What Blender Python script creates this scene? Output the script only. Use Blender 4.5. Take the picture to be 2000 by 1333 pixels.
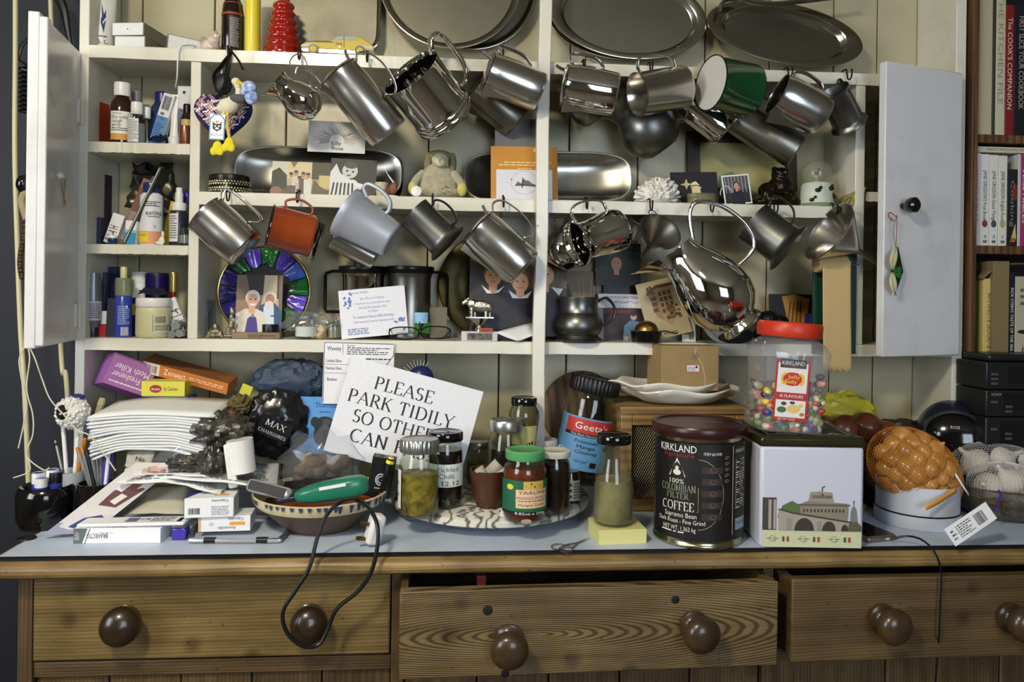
import bpy, math, random
from mathutils import Vector, Matrix
R = math.radians
rnd = random.Random(11)
SC = bpy.context.scene
COL = SC.collection
for o in list(bpy.data.objects):
    bpy.data.objects.remove(o)

# ------------------------------------------------------------------ camera
F, PX, PY = 1500.0, 1000.0, 570.0          # focal length and optical axis in pixels of the 2000x1333 frame
YAW, ROLL, CZ, CY = R(4.4), R(0.8), 1.275, -1.5
_f = Vector((math.sin(YAW), math.cos(YAW), 0))
_r = Vector((math.cos(YAW), -math.sin(YAW), 0))
_u = Vector((0, 0, 1))
_ri = _r * math.cos(ROLL) + _u * math.sin(ROLL)
_up = -_r * math.sin(ROLL) + _u * math.cos(ROLL)
cam = bpy.data.cameras.new('camera')
cam.sensor_width = 36
cam.lens = F / 2000 * 36
cam.shift_y = -(666.5 - PY) / 2000
cam.clip_start = 0.02
camo = bpy.data.objects.new('camera', cam)
COL.objects.link(camo)
m = Matrix.Identity(4)
for i in range(3):
    m[i][0], m[i][1], m[i][2] = _ri[i], _up[i], -_f[i]
m[0][3], m[1][3], m[2][3] = 0, CY, CZ
camo.matrix_world = m
SC.camera = camo

def at(px, py, y):
    """point of the place at depth y that the photograph shows at px, py"""
    d = _f + _ri * ((px - PX) / F) + _up * ((PY - py) / F)
    t = (y - CY) / d.y
    return Vector((t * d.x, y, CZ + t * d.z))
def U(px, y):
    """metres per pixel near column px at depth y"""
    return (at(px + 5, PY, y) - at(px - 5, PY, y)).x / 10

# ------------------------------------------------------------------ world, exposure
w = bpy.data.worlds.new('world')
SC.world = w
w.use_nodes = True
w.node_tree.nodes['Background'].inputs[0].default_value = (0.55, 0.65, 0.85, 1)
w.node_tree.nodes['Background'].inputs[1].default_value = 0.6
SC.view_settings.view_transform = 'Standard'
SC.view_settings.look = 'None'
SC.view_settings.gamma = 1
SC.view_settings.use_curve_mapping = False
SC.view_settings.exposure = 0.15
SC.cycles.use_denoising = True
SC.cycles.adaptive_threshold = 0.03
SC.cycles.max_bounces = 6
SC.cycles.diffuse_bounces = 3
SC.cycles.transparent_max_bounces = 12
SC.cycles.sample_clamp_indirect = 6
SC.cycles.caustics_reflective = False
SC.cycles.caustics_refractive = False

def area(name, loc, target, sx, sy, power, col):
    l = bpy.data.lights.new(name, 'AREA')
    l.shape = 'RECTANGLE'
    l.size, l.size_y, l.energy, l.color = sx, sy, power, col
    o = bpy.data.objects.new(name, l)
    COL.objects.link(o)
    o.location = loc
    o.rotation_euler = (Vector(target) - Vector(loc)).to_track_quat('-Z', 'Y').to_euler()
    return o
# daylight entering through the two kitchen windows behind the camera
area('window_daylight', (0.75, -3.05, 1.55), (0.75, 0, 1.45), 1.0, 1.1, 15, (0.70, 0.82, 1.0))
area('window_daylight', (-1.80, -1.75, 1.60), (0.3, -0.5, 1.2), 0.9, 1.1, 20, (0.95, 0.96, 1.0))

# ------------------------------------------------------------------ colours and materials
def c(r, g=None, b=None):
    if g is None:
        g = b = r
    return tuple(((v / 255) / 12.92 if v / 255 <= 0.04045 else ((v / 255 + 0.055) / 1.055) ** 2.4) for v in (r, g, b))
MATS = {}
def nodes(name):
    mt_ = bpy.data.materials.new(name)
    mt_.use_nodes = True
    nt = mt_.node_tree
    return mt_, nt, nt.nodes['Principled BSDF'], nt.nodes.new, nt.links.new
def mat(name, col=(0.8, 0.8, 0.8), rough=0.5, metal=0.0, var=0.0, vs=8.0, bump=0.0, bs=60.0, trans=0.0, ior=1.45,
        coat=0.0, emit=0.0, rv=0.0, stretch=(1, 1, 1), col2=None, alpha=1.0, spec=0.5, sheen=0.0):
    """plain procedural material: base colour mottled towards col2, uneven gloss, fine relief"""
    if name in MATS:
        return MATS[name]
    M_, nt, bs_, new, link = nodes(name)
    MATS[name] = M_
    if trans:                       # thin-walled clear glass, plastic or film
        out = nt.nodes['Material Output']
        tr, gl, lw, mx, df, m2 = new('ShaderNodeBsdfTransparent'), new('ShaderNodeBsdfGlossy'), new('ShaderNodeLayerWeight'), new('ShaderNodeMixShader'), new('ShaderNodeBsdfDiffuse'), new('ShaderNodeMixShader')
        tr.inputs[0].default_value = (*col, 1)
        gl.inputs['Roughness'].default_value = rough
        pw, ma = new('ShaderNodeMath'), new('ShaderNodeMath')
        pw.operation, ma.operation = 'POWER', 'MULTIPLY_ADD'
        pw.inputs[1].default_value, ma.inputs[1].default_value, ma.inputs[2].default_value = 4, .5, .03
        link(lw.outputs['Facing'], pw.inputs[0])
        link(pw.outputs[0], ma.inputs[0])
        df.inputs[0].default_value = (*[min(1, v * .9) for v in col], 1)
        m2.inputs[0].default_value = (1 - trans) * .6
        link(tr.outputs[0], m2.inputs[1])
        link(df.outputs[0], m2.inputs[2])
        link(ma.outputs[0], mx.inputs[0])
        link(m2.outputs[0], mx.inputs[1])
        link(gl.outputs[0], mx.inputs[2])
        link(mx.outputs[0], out.inputs[0])
        if bump:
            b, n2 = new('ShaderNodeBump'), new('ShaderNodeTexNoise')
            n2.inputs['Scale'].default_value = bs
            b.inputs['Strength'].default_value = bump
            b.inputs['Distance'].default_value = .004
            link(n2.outputs[0], b.inputs['Height'])
            link(b.outputs[0], gl.inputs['Normal'])
        return M_
    I = bs_.inputs
    I['Base Color'].default_value = (*col, 1)
    I['Roughness'].default_value = rough
    I['Metallic'].default_value = metal
    I['IOR'].default_value = ior
    I['Transmission Weight'].default_value = trans
    I['Coat Weight'].default_value = coat
    I['Alpha'].default_value = alpha
    I['Specular IOR Level'].default_value = spec
    I['Sheen Weight'].default_value = sheen
    if emit:
        I['Emission Color'].default_value = (*col, 1)
        I['Emission Strength'].default_value = emit
    if var or bump or rv:
        tc = new('ShaderNodeTexCoord')
        mp = new('ShaderNodeMapping')
        mp.inputs['Scale'].default_value = stretch
        link(tc.outputs['Object'], mp.inputs[0])
        n = new('ShaderNodeTexNoise')
        n.inputs['Scale'].default_value = vs
        n.inputs['Detail'].default_value = 6
        link(mp.outputs[0], n.inputs['Vector'])
        if var:
            mx = new('ShaderNodeMix')
            mx.data_type = 'RGBA'
            r_ = new('ShaderNodeValToRGB')
            r_.color_ramp.elements[0].position = 0.35
            r_.color_ramp.elements[1].position = 0.68
            link(n.outputs[0], r_.inputs[0])
            mu = new('ShaderNodeMath')
            mu.operation = 'MULTIPLY'
            mu.inputs[1].default_value = var
            link(r_.outputs[0], mu.inputs[0])
            link(mu.outputs[0], mx.inputs[0])
            mx.inputs[6].default_value = (*col, 1)
            mx.inputs[7].default_value = (*(col2 or tuple(v * 0.35 for v in col)), 1)
            link(mx.outputs[2], I['Base Color'])
        if rv:
            mr = new('ShaderNodeMapRange')
            mr.inputs[3].default_value = max(0.02, rough - rv)
            mr.inputs[4].default_value = rough + rv
            mr.inputs[1].default_value = 0.3
            mr.inputs[2].default_value = 0.7
            link(n.outputs[0], mr.inputs[0])
            link(mr.outputs[0], I['Roughness'])
        if bump:
            n2 = new('ShaderNodeTexNoise')
            n2.inputs['Scale'].default_value = bs
            n2.inputs['Detail'].default_value = 5
            link(mp.outputs[0], n2.inputs['Vector'])
            b = new('ShaderNodeBump')
            b.inputs['Strength'].default_value = bump
            b.inputs['Distance'].default_value = 0.002
            link(n2.outputs[0], b.inputs['Height'])
            link(b.outputs[0], I['Normal'])
    return M_
def wood(name, c1, c2, sx=1.0, rough=0.45, rings=9.0, dist=2.5, centre=(0, 0, 0), axis='x', dark=None):
    """sawn softwood with arched growth rings along one axis, stains and knots"""
    if name in MATS:
        return MATS[name]
    M_, nt, bs_, new, link = nodes(name)
    MATS[name] = M_
    tc = new('ShaderNodeTexCoord')
    mp = new('ShaderNodeMapping')
    sc = {'x': (0.16 * sx, 1, 1), 'z': (1, 1, 0.12 * sx), 'y': (1, 0.14 * sx, 1)}[axis]
    mp.inputs['Scale'].default_value = sc
    mp.inputs['Location'].default_value = [-centre[i] * sc[i] for i in range(3)]
    link(tc.outputs['Object'], mp.inputs[0])
    wv = new('ShaderNodeTexWave')
    wv.wave_type = 'RINGS'
    wv.rings_direction = 'SPHERICAL'
    wv.inputs['Scale'].default_value = rings * 4
    wv.inputs['Distortion'].default_value = dist
    wv.inputs['Detail'].default_value = 3
    wv.inputs['Detail Scale'].default_value = 1.2
    link(mp.outputs[0], wv.inputs['Vector'])
    ra = new('ShaderNodeValToRGB')
    e = ra.color_ramp.elements
    e[0].position, e[0].color = 0.1, (*c2, 1)
    e[1].position, e[1].color = 0.55, (*c1, 1)
    link(wv.outputs['Color'], ra.inputs[0])
    n = new('ShaderNodeTexNoise')
    n.inputs['Scale'].default_value = 7
    n.inputs['Detail'].default_value = 8
    link(tc.outputs['Object'], n.inputs['Vector'])
    rb = new('ShaderNodeValToRGB')
    rb.color_ramp.elements[0].position, rb.color_ramp.elements[1].position = 0.32, 0.66
    lo = dark or (0.45, 0.42, 0.38)
    rb.color_ramp.elements[0].color = (*lo, 1)
    rb.color_ramp.elements[1].color = (1, 1, 1, 1)
    link(n.outputs[0], rb.inputs[0])
    mx = new('ShaderNodeMix')
    mx.data_type = 'RGBA'
    mx.blend_type = 'MULTIPLY'
    mx.inputs[0].default_value = 0.75
    link(ra.outputs[0], mx.inputs[6])
    link(rb.outputs[0], mx.inputs[7])
    ms_, ns_, rs_, mk, rk, mz = new('ShaderNodeMapping'), new('ShaderNodeTexNoise'), new('ShaderNodeValToRGB'), new('ShaderNodeTexVoronoi'), new('ShaderNodeValToRGB'), new('ShaderNodeMix')
    ms_.inputs['Scale'].default_value = [v if v == 1 else .06 for v in sc]
    link(tc.outputs['Object'], ms_.inputs[0])
    ns_.inputs['Scale'].default_value, ns_.inputs['Detail'].default_value = 60, 7
    link(ms_.outputs[0], ns_.inputs['Vector'])
    rs_.color_ramp.elements[0].position, rs_.color_ramp.elements[1].position = .36, .62
    rs_.color_ramp.elements[0].color = (.55, .5, .44, 1)
    link(ns_.outputs[0], rs_.inputs[0])
    mq = new('ShaderNodeMix')
    mq.data_type, mq.blend_type, mq.inputs[0].default_value = 'RGBA', 'MULTIPLY', .8
    link(mx.outputs[2], mq.inputs[6])
    link(rs_.outputs[0], mq.inputs[7])
    mk.inputs['Scale'].default_value = 8           # knots
    link(tc.outputs['Object'], mk.inputs['Vector'])
    rk.color_ramp.elements[0].position, rk.color_ramp.elements[1].position = .06, .16
    rk.color_ramp.elements[0].color = (.3, .22, .14, 1)
    link(mk.outputs['Distance'], rk.inputs[0])
    mz.data_type, mz.blend_type, mz.inputs[0].default_value = 'RGBA', 'MULTIPLY', .75
    link(mq.outputs[2], mz.inputs[6])
    link(rk.outputs[0], mz.inputs[7])
    mx = mz
    vo = new('ShaderNodeTexVoronoi')       # small pits and woodworm
    vo.inputs['Scale'].default_value = 38
    link(tc.outputs['Object'], vo.inputs['Vector'])
    rc = new('ShaderNodeValToRGB')
    rc.color_ramp.elements[0].position, rc.color_ramp.elements[1].position = 0.07, 0.12
    rc.color_ramp.elements[0].color = (0.25, 0.22, 0.2, 1)
    link(vo.outputs['Distance'], rc.inputs[0])
    m2 = new('ShaderNodeMix')
    m2.data_type = 'RGBA'
    m2.blend_type = 'MULTIPLY'
    m2.inputs[0].default_value = 0.6
    link(mx.outputs[2], m2.inputs[6])
    link(rc.outputs[0], m2.inputs[7])
    link(m2.outputs[2], bs_.inputs['Base Color'])
    bs_.inputs['Roughness'].default_value = rough
    b = new('ShaderNodeBump')
    b.inputs['Strength'].default_value = 0.25
    b.inputs['Distance'].default_value = 0.001
    link(wv.outputs['Fac'], b.inputs['Height'])
    link(b.outputs[0], bs_.inputs['Normal'])
    return M_
def paint(name, col, chip, rough=0.3, amt=0.62, vs=14.0):
    """brushed gloss paint, worn through to the wood in patches"""
    if name in MATS:
        return MATS[name]
    M_, nt, bs_, new, link = nodes(name)
    MATS[name] = M_
    tc = new('ShaderNodeTexCoord')
    n = new('ShaderNodeTexNoise')
    n.inputs['Scale'].default_value = vs
    n.inputs['Detail'].default_value = 9
    n.inputs['Roughness'].default_value = 0.62
    link(tc.outputs['Object'], n.inputs['Vector'])
    r_ = new('ShaderNodeValToRGB')
    e = r_.color_ramp.elements
    e[0].position, e[0].color = amt + 0.10, (*col, 1)
    e[1].position, e[1].color = amt + 0.12, (*chip, 1)
    k = e.new(0.35)
    k.color = (*[v * 0.90 for v in col], 1)
    k = e.new(0.5)
    k.color = (*col, 1)
    link(n.outputs[0], r_.inputs[0])
    link(r_.outputs[0], bs_.inputs['Base Color'])
    bs_.inputs['Roughness'].default_value = rough
    n2 = new('ShaderNodeTexNoise')
    n2.inputs['Scale'].default_value = 40
    n2.inputs['Detail'].default_value = 4
    mp = new('ShaderNodeMapping')
    mp.inputs['Scale'].default_value = (1, 1, 0.25)
    link(tc.outputs['Object'], mp.inputs[0])
    link(mp.outputs[0], n2.inputs['Vector'])
    b = new('ShaderNodeBump')
    b.inputs['Strength'].default_value = 0.35
    b.inputs['Distance'].default_value = 0.0015
    link(n2.outputs[0], b.inputs['Height'])
    link(b.outputs[0], bs_.inputs['Normal'])
    return M_
def print_mat():
    M_, nt, bs_, new, link = nodes('printed_ink')
    a = new('ShaderNodeAttribute')
    a.attribute_name = 'Col'
    t, n, mr, mx = new('ShaderNodeTexCoord'), new('ShaderNodeTexNoise'), new('ShaderNodeMapRange'), new('ShaderNodeMix')
    n.inputs['Scale'].default_value, n.inputs['Detail'].default_value = 220, 3
    link(t.outputs['Object'], n.inputs['Vector'])
    mr.inputs[3].default_value, mr.inputs[4].default_value = 0.9, 1.08
    link(n.outputs[0], mr.inputs[0])
    mx.data_type, mx.blend_type, mx.inputs[0].default_value = 'RGBA', 'MULTIPLY', 1
    link(a.outputs['Color'], mx.inputs[6])
    link(mr.outputs[0], mx.inputs[7])
    link(mx.outputs[2], bs_.inputs['Base Color'])
    bs_.inputs['Roughness'].default_value = 0.5
    return M_
INK = print_mat()

WHITE = paint('white_gloss_paint', c(222, 218, 202), c(120, 98, 66), 0.28, 0.585, 9)
DOORW = paint('door_gloss_paint', c(216, 216, 218), c(110, 90, 64), 0.25, 0.66, 9)
BEIGE = paint('cream_board_paint', c(182, 174, 144), c(120, 104, 76), 0.3, 0.70, 6)
STEEL = mat('brushed_steel', c(205, 202, 196), 0.24, 1, var=0.35, vs=3, rv=0.07, bump=0.03, bs=30, col2=c(150, 146, 138))
STEELD = mat('dull_steel', c(150, 147, 138), 0.33, 1, var=0.5, vs=5, rv=0.08, bump=0.05, bs=40, col2=c(104, 100, 90))
CHROME = mat('polished_steel', c(222, 220, 215), 0.06, 1, rv=0.03, vs=5, bump=0.04, bs=14)
PEWTER = mat('dull_pewter', c(128, 128, 124), 0.36, 1, var=0.6, vs=9, rv=0.08, bump=0.1, bs=50, col2=c(84, 84, 80))
ALU = mat('worn_aluminium', c(200, 204, 216), 0.45, 0.45, var=0.5, vs=10, bump=0.15, bs=30, col2=c(150, 152, 160))
WIRE = mat('steel_wire', c(200, 196, 186), 0.2, 1)
DISH = mat('dark_steel_dish', c(150, 148, 140), 0.3, 1, var=0.4, vs=6, rv=0.06, col2=c(104, 102, 94))
BLACK = mat('black_plastic', c(18, 18, 20), 0.35)
BLACKG = mat('black_gloss', c(14, 13, 14), 0.12, coat=0.5)
IRON = mat('black_iron', c(30, 28, 26), 0.45, 0.6)
PAPER = mat('white_paper', c(226, 226, 224), 0.8, var=0.12, vs=18, col2=c(196, 196, 198))
CARDW = mat('white_card', c(232, 232, 234), 0.55)
GLASS = mat('clear_glass', (0.95, 0.97, 0.95), 0.03, trans=1.0, ior=1.18)
PLASTIC = mat('clear_plastic', (0.97, 0.97, 0.98), 0.06, trans=.88, ior=1.16)
WPL = mat('white_plastic', c(230, 229, 226), 0.35)
BRASS = mat('aged_brass', c(170, 135, 70), 0.35, 1, var=0.6, vs=8, col2=c(70, 52, 26))

# ------------------------------------------------------------------ mesh helpers
class B:
    """collects the faces of ONE part"""
    def __init__(s):
        s.v, s.f, s.col = [], [], []
    def add(s, verts, faces, M=None, col=None):
        n = len(s.v)
        s.v += [(M @ Vector(p)) if M is not None else Vector(p) for p in verts]
        s.f += [[i + n for i in f] for f in faces]
        if col is not None:
            s.col += [col] * len(faces)
        return s
    def box(s, x0, x1, y0, y1, z0, z1, M=None):
        v = [(x, y, z) for z in (z0, z1) for y in (y0, y1) for x in (x0, x1)]
        return s.add(v, [(0, 2, 3, 1), (4, 5, 7, 6), (0, 1, 5, 4), (2, 6, 7, 3), (0, 4, 6, 2), (1, 3, 7, 5)], M)
    def lathe(s, prof, n=40, M=None, f=None, sx=1.0, sy=1.0, arc=None):
        """prof [(r, z)] turned about local z; f(x, y, z, angle, k) may bend a point"""
        vs, fs = [], []
        for k, (r, z) in enumerate(prof):
            for i in range(n):
                a = 2 * math.pi * i / n
                p = (r * math.cos(a) * sx, r * math.sin(a) * sy, z)
                vs.append(f(*p, a, k) if f else p)
        for k in range(len(prof) - 1):
            for i in range(n):
                j = (i + 1) % n
                fs.append((k * n + i, k * n + j, (k + 1) * n + j, (k + 1) * n + i))
        fs.append(list(range(n))[::-1])
        fs.append([(len(prof) - 1) * n + i for i in range(n)])
        return s.add(vs, fs, M)
    def tube(s, path, a, b=None, n=8, M=None, up=None, closed=False, taper=None):
        """sweeps an a x b ellipse along path; b lies along the first normal"""
        b = b or a
        P = [Vector(p) for p in path]
        L = len(P)
        T = []
        for i in range(L):
            d = P[(i + 1) % L] - P[i - 1] if closed else P[min(i + 1, L - 1)] - P[max(i - 1, 0)]
            T.append(d.normalized() if d.length > 1e-9 else Vector((0, 0, 1)))
        nrm = Vector(up) if up else Vector((0, 1, 0))
        if abs(nrm.dot(T[0])) > 0.95:
            nrm = Vector((1, 0, 0))
        vs, fs = [], []
        for i in range(L):
            nrm = nrm - T[i] * nrm.dot(T[i])
            nrm.normalize()
            bi = T[i].cross(nrm)
            k = taper(i / (L - 1)) if taper else 1
            for j in range(n):
                q = 2 * math.pi * j / n
                vs.append(P[i] + nrm * (b * k * math.cos(q)) + bi * (a * k * math.sin(q)))
        for i in range(L if closed else L - 1):
            for j in range(n):
                k = (j + 1) % n
                i2 = (i + 1) % L
                fs.append((i * n + j, i * n + k, i2 * n + k, i2 * n + j))
        if not closed:
            fs += [list(range(n))[::-1], [(L - 1) * n + j for j in range(n)]]
        return s.add(vs, fs, M)
    def prism(s, pts, y0, y1, M=None):
        """outline in x, z pushed from y0 to y1"""
        n = len(pts)
        v = [(x, y0, z) for x, z in pts] + [(x, y1, z) for x, z in pts]
        f = [list(range(n)), [n + i for i in range(n)][::-1]]
        f += [(i, n + i, n + (i + 1) % n, (i + 1) % n) for i in range(n)]
        return s.add(v, f, M)
    def ball(s, cx, cy, cz, rx, ry=None, rz=None, n=16, k=10, M=None, f=None):
        ry, rz = ry or rx, rz or rx
        vs, fs = [(cx, cy, cz - rz)], []
        for j in range(1, k):
            t = -math.pi / 2 + math.pi * j / k
            for i in range(n):
                a = 2 * math.pi * i / n
                vs.append((cx + rx * math.cos(t) * math.cos(a), cy + ry * math.cos(t) * math.sin(a), cz + rz * math.sin(t)))
        vs.append((cx, cy, cz + rz))
        for i in range(n):
            fs.append((0, 1 + (i + 1) % n, 1 + i))
            fs.append((len(vs) - 1, 1 + (k - 2) * n + i, 1 + (k - 2) * n + (i + 1) % n))
        for j in range(k - 2):
            for i in range(n):
                i2 = (i + 1) % n
                fs.append((1 + j * n + i, 1 + j * n + i2, 1 + (j + 1) * n + i2, 1 + (j + 1) * n + i))
        if f:
            vs = [f(Vector(p)) for p in vs]
        return s.add(vs, fs, M)
    def grid(s, fn, nu, nv, M=None):
        """surface fn(u, v)"""
        v = [fn(i / nu, j / nv) for j in range(nv + 1) for i in range(nu + 1)]
        f = [(j * (nu + 1) + i, j * (nu + 1) + i + 1, (j + 1) * (nu + 1) + i + 1, (j + 1) * (nu + 1) + i) for j in range(nv) for i in range(nu)]
        return s.add(v, f, M)
def cr(pts, n=6, closed=False):
    """smooth curve through points"""
    P = [Vector(p) for p in pts]
    out = []
    L = len(P)
    for i in range(L if closed else L - 1):
        g = lambda k: P[k % L] if closed else P[min(max(k, 0), L - 1)]
        a, b, d, e = g(i - 1), g(i), g(i + 1), g(i + 2)
        for j in range(n):
            t = j / n
            out.append(0.5 * ((2 * b) + (d - a) * t + (2 * a - 5 * b + 4 * d - e) * t * t + (3 * b - a - 3 * d + e) * t ** 3))
    if not closed:
        out.append(P[-1])
    return out
def link_obj(name, me, material, parent=None, M=None):
    o = bpy.data.objects.new(name, me)
    COL.objects.link(o)
    if material is not None and not me.materials:
        me.materials.append(material)
    if parent is not None:
        o.parent = parent
    if M is not None:
        o.matrix_local = M
    return o
def part(name, b, material, parent=None, smooth=38, bevel=0, M=None, solid=0, sub=0, label=None, remesh=0):
    """links the collected faces as one mesh object"""
    me = bpy.data.meshes.new(name)
    me.from_pydata([tuple(p) for p in b.v], [], b.f)
    if b.col:
        at_ = me.attributes.new('Col', 'FLOAT_COLOR', 'CORNER')
        d = []
        for p, cc in zip(me.polygons, b.col):
            d += [*cc, 1.0] * p.loop_total
        at_.data.foreach_set('color', d)
    me.update()
    if smooth:
        me.shade_smooth()
        if smooth < 179:
            me.set_sharp_from_angle(angle=R(smooth))
    o = link_obj(name, me, material, parent, M)
    if solid:
        q = o.modifiers.new('thickness', 'SOLIDIFY')
        q.thickness = solid
        q.offset = 0
    if remesh:
        q = o.modifiers.new('fuse', 'REMESH')
        q.mode, q.voxel_size, q.use_smooth_shade = 'VOXEL', remesh, True
    if bevel:
        q = o.modifiers.new('edge', 'BEVEL')
        q.width = bevel
        q.segments = 2
        q.limit_method = 'ANGLE'
    if sub:
        q = o.modifiers.new('smooth', 'SUBSURF')
        q.levels = q.render_levels = sub
    if label:
        o['label'] = label
    return o
def tag(o, label, cat, group=None):
    o['label'], o['category'] = label, cat
    if group:
        o['group'] = group
    return o
def thing(name, label, cat, M=None, group=None):
    o = bpy.data.objects.new(name, None)
    o.empty_display_size = 0.02
    COL.objects.link(o)
    if M is not None:
        o.matrix_world = M
    return tag(o, label, cat, group)
def struct(name, b, material, parent=None, **k):
    o = part(name, b, material, parent, **k)
    if parent is None:
        o['kind'] = 'structure'
    return o
def TR(x, y=0, z=0):
    return Matrix.Translation(Vector((x, y, z)))
def RT(a, ax):
    return Matrix.Rotation(R(a), 4, ax)
def lowest(o):
    """drops a thing so that its lowest point is found in local -> world space"""
    bpy.context.view_layer.update()
    lo = 1e9
    for ch in [o] + list(o.children_recursive):
        if ch.type == 'MESH':
            for vv in ch.data.vertices:
                lo = min(lo, (ch.matrix_world @ vv.co).z)
    return lo
def rest(o, z):
    """sets a thing down on height z"""
    # matrices are composed by hand: cheaper than a depsgraph update per thing
    def walk(q, mw):
        lo = 1e9
        if q.type == 'MESH' and len(q.data.vertices):
            a = mw
            lo = min((a[2][0] * v.co.x + a[2][1] * v.co.y + a[2][2] * v.co.z + a[2][3]) for v in q.data.vertices)
        for ch in q.children:
            lo = min(lo, walk(ch, mw @ ch.matrix_basis))
        return lo
    lo = walk(o, o.matrix_basis)
    mb = o.matrix_basis.copy()
    mb[2][3] += z - lo
    o.matrix_basis = mb
    return o

# ------------------------------------------------------------------ flat print: lettering and pictures
_TX = {}
def text_mesh(s_):
    if s_ in _TX:
        return _TX[s_]
    cu = bpy.data.curves.new('lettering', 'FONT')
    cu.body = s_
    cu.resolution_u = 2
    o = bpy.data.objects.new('lettering', cu)
    me = bpy.data.meshes.new_from_object(o)
    vs = [(q.co.x, q.co.y) for q in me.vertices]
    fs = [list(p.vertices) for p in me.polygons]
    bpy.data.objects.remove(o)
    bpy.data.meshes.remove(me)
    bpy.data.curves.remove(cu)
    if vs:
        x0, x1 = min(p[0] for p in vs), max(p[0] for p in vs)
        vs = [(p[0] - x0, p[1]) for p in vs]
        _TX[s_] = (vs, fs, x1 - x0)
    else:
        _TX[s_] = ([], [], 1)
    return _TX[s_]
def _arc(cx, cy, rx, ry, a0, a1, n=14):
    return [(cx + rx * math.cos(R(a0 + (a1 - a0) * i / n)), cy + ry * math.sin(R(a0 + (a1 - a0) * i / n))) for i in range(n + 1)]
def _v(x):
    return [(x, 0), (x, 1)]
SER = {  # roman capitals drawn as pen strokes: width, strokes, serifs (x, y)
    'A': (.78, [[(.06, 0), (.39, 1)], [(.39, 1), (.72, 0)], [(.18, .36), (.6, .36)]], [(.06, 0), (.72, 0)]),
    'B': (.68, [_v(.16), [(.16, 1)] + _arc(.34, .76, .22, .24, 90, -90) + [(.16, .52)], [(.16, .52)] + _arc(.36, .26, .25, .26, 90, -90) + [(.16, 0)]], [(.16, 0), (.16, 1)]),
    'C': (.78, [_arc(.44, .5, .36, .5, 50, 310, 22)], []),
    'D': (.82, [_v(.16), [(.16, 1), (.36, 1)] + _arc(.36, .5, .38, .5, 90, -90, 18) + [(.16, 0)]], [(.16, 0), (.16, 1)]),
    'E': (.64, [_v(.16), [(.16, 1), (.56, 1), (.57, .82)], [(.16, .52), (.46, .52)], [(.16, 0), (.58, 0), (.6, .2)]], [(.16, 0), (.16, 1)]),
    'F': (.6, [_v(.16), [(.16, 1), (.55, 1), (.56, .82)], [(.16, .52), (.45, .52)]], [(.16, 0), (.16, 1)]),
    'G': (.8, [_arc(.44, .5, .36, .5, 50, 330, 22), [(.74, .42), (.74, .08)]], [(.72, .42)]),
    'H': (.86, [_v(.16), _v(.7), [(.16, .52), (.7, .52)]], [(.16, 0), (.16, 1), (.7, 0), (.7, 1)]),
    'I': (.36, [_v(.18)], [(.18, 0), (.18, 1)]),
    'K': (.76, [_v(.16), [(.2, .46), (.6, 1)], [(.68, 0), (.3, .58)]], [(.16, 0), (.16, 1), (.68, 0), (.6, 1)]),
    'L': (.62, [_v(.16), [(.16, 0), (.56, 0), (.58, .2)]], [(.16, 0), (.16, 1)]),
    'M': (.98, [[(.14, 0), (.16, 1)], [(.48, .1), (.16, 1)], [(.48, .1), (.82, 1)], [(.84, 0), (.82, 1)]], [(.14, 0), (.84, 0), (.16, 1), (.82, 1)]),
    'N': (.86, [_v(.16), [(.7, 0), (.16, 1)], _v(.7)], [(.16, 0), (.16, 1), (.7, 1)]),
    'O': (.86, [_arc(.43, .5, .36, .5, 0, 360, 28)], []),
    'P': (.64, [_v(.16), [(.16, 1), (.32, 1)] + _arc(.32, .74, .24, .26, 90, -90) + [(.16, .48)]], [(.16, 0), (.16, 1)]),
    'R': (.72, [_v(.16), [(.16, 1), (.32, 1)] + _arc(.32, .75, .23, .25, 90, -90) + [(.16, .5)], [(.68, 0), (.34, .5)]], [(.16, 0), (.16, 1), (.68, 0)]),
    'S': (.58, [_arc(.29, .75, .19, .25, 35, 250, 14) + _arc(.29, .26, .21, .26, 70, -150, 14)], []),
    'T': (.7, [_v(.35), [(.06, .82), (.07, 1), (.63, 1), (.64, .82)]], [(.35, 0)]),
    'U': (.8, [[(.16, 1)] + _arc(.4, .3, .24, .3, 180, 360) + [(.64, 1)]], [(.16, 1), (.64, 1)]),
    'V': (.76, [[(.38, 0), (.08, 1)], [(.38, 0), (.7, 1)]], [(.08, 1), (.7, 1)]),
    'X': (.76, [[(.68, 0), (.1, 1)], [(.08, 0), (.66, 1)]], [(.1, 1), (.66, 1), (.08, 0), (.68, 0)]),
    'Y': (.72, [[(.36, .46), (.06, 1)], [(.36, .46), (.66, 1)], [(.36, 0), (.36, .46)]], [(.06, 1), (.66, 1), (.36, 0)]),
    ' ': (.36, [], [])}
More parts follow.
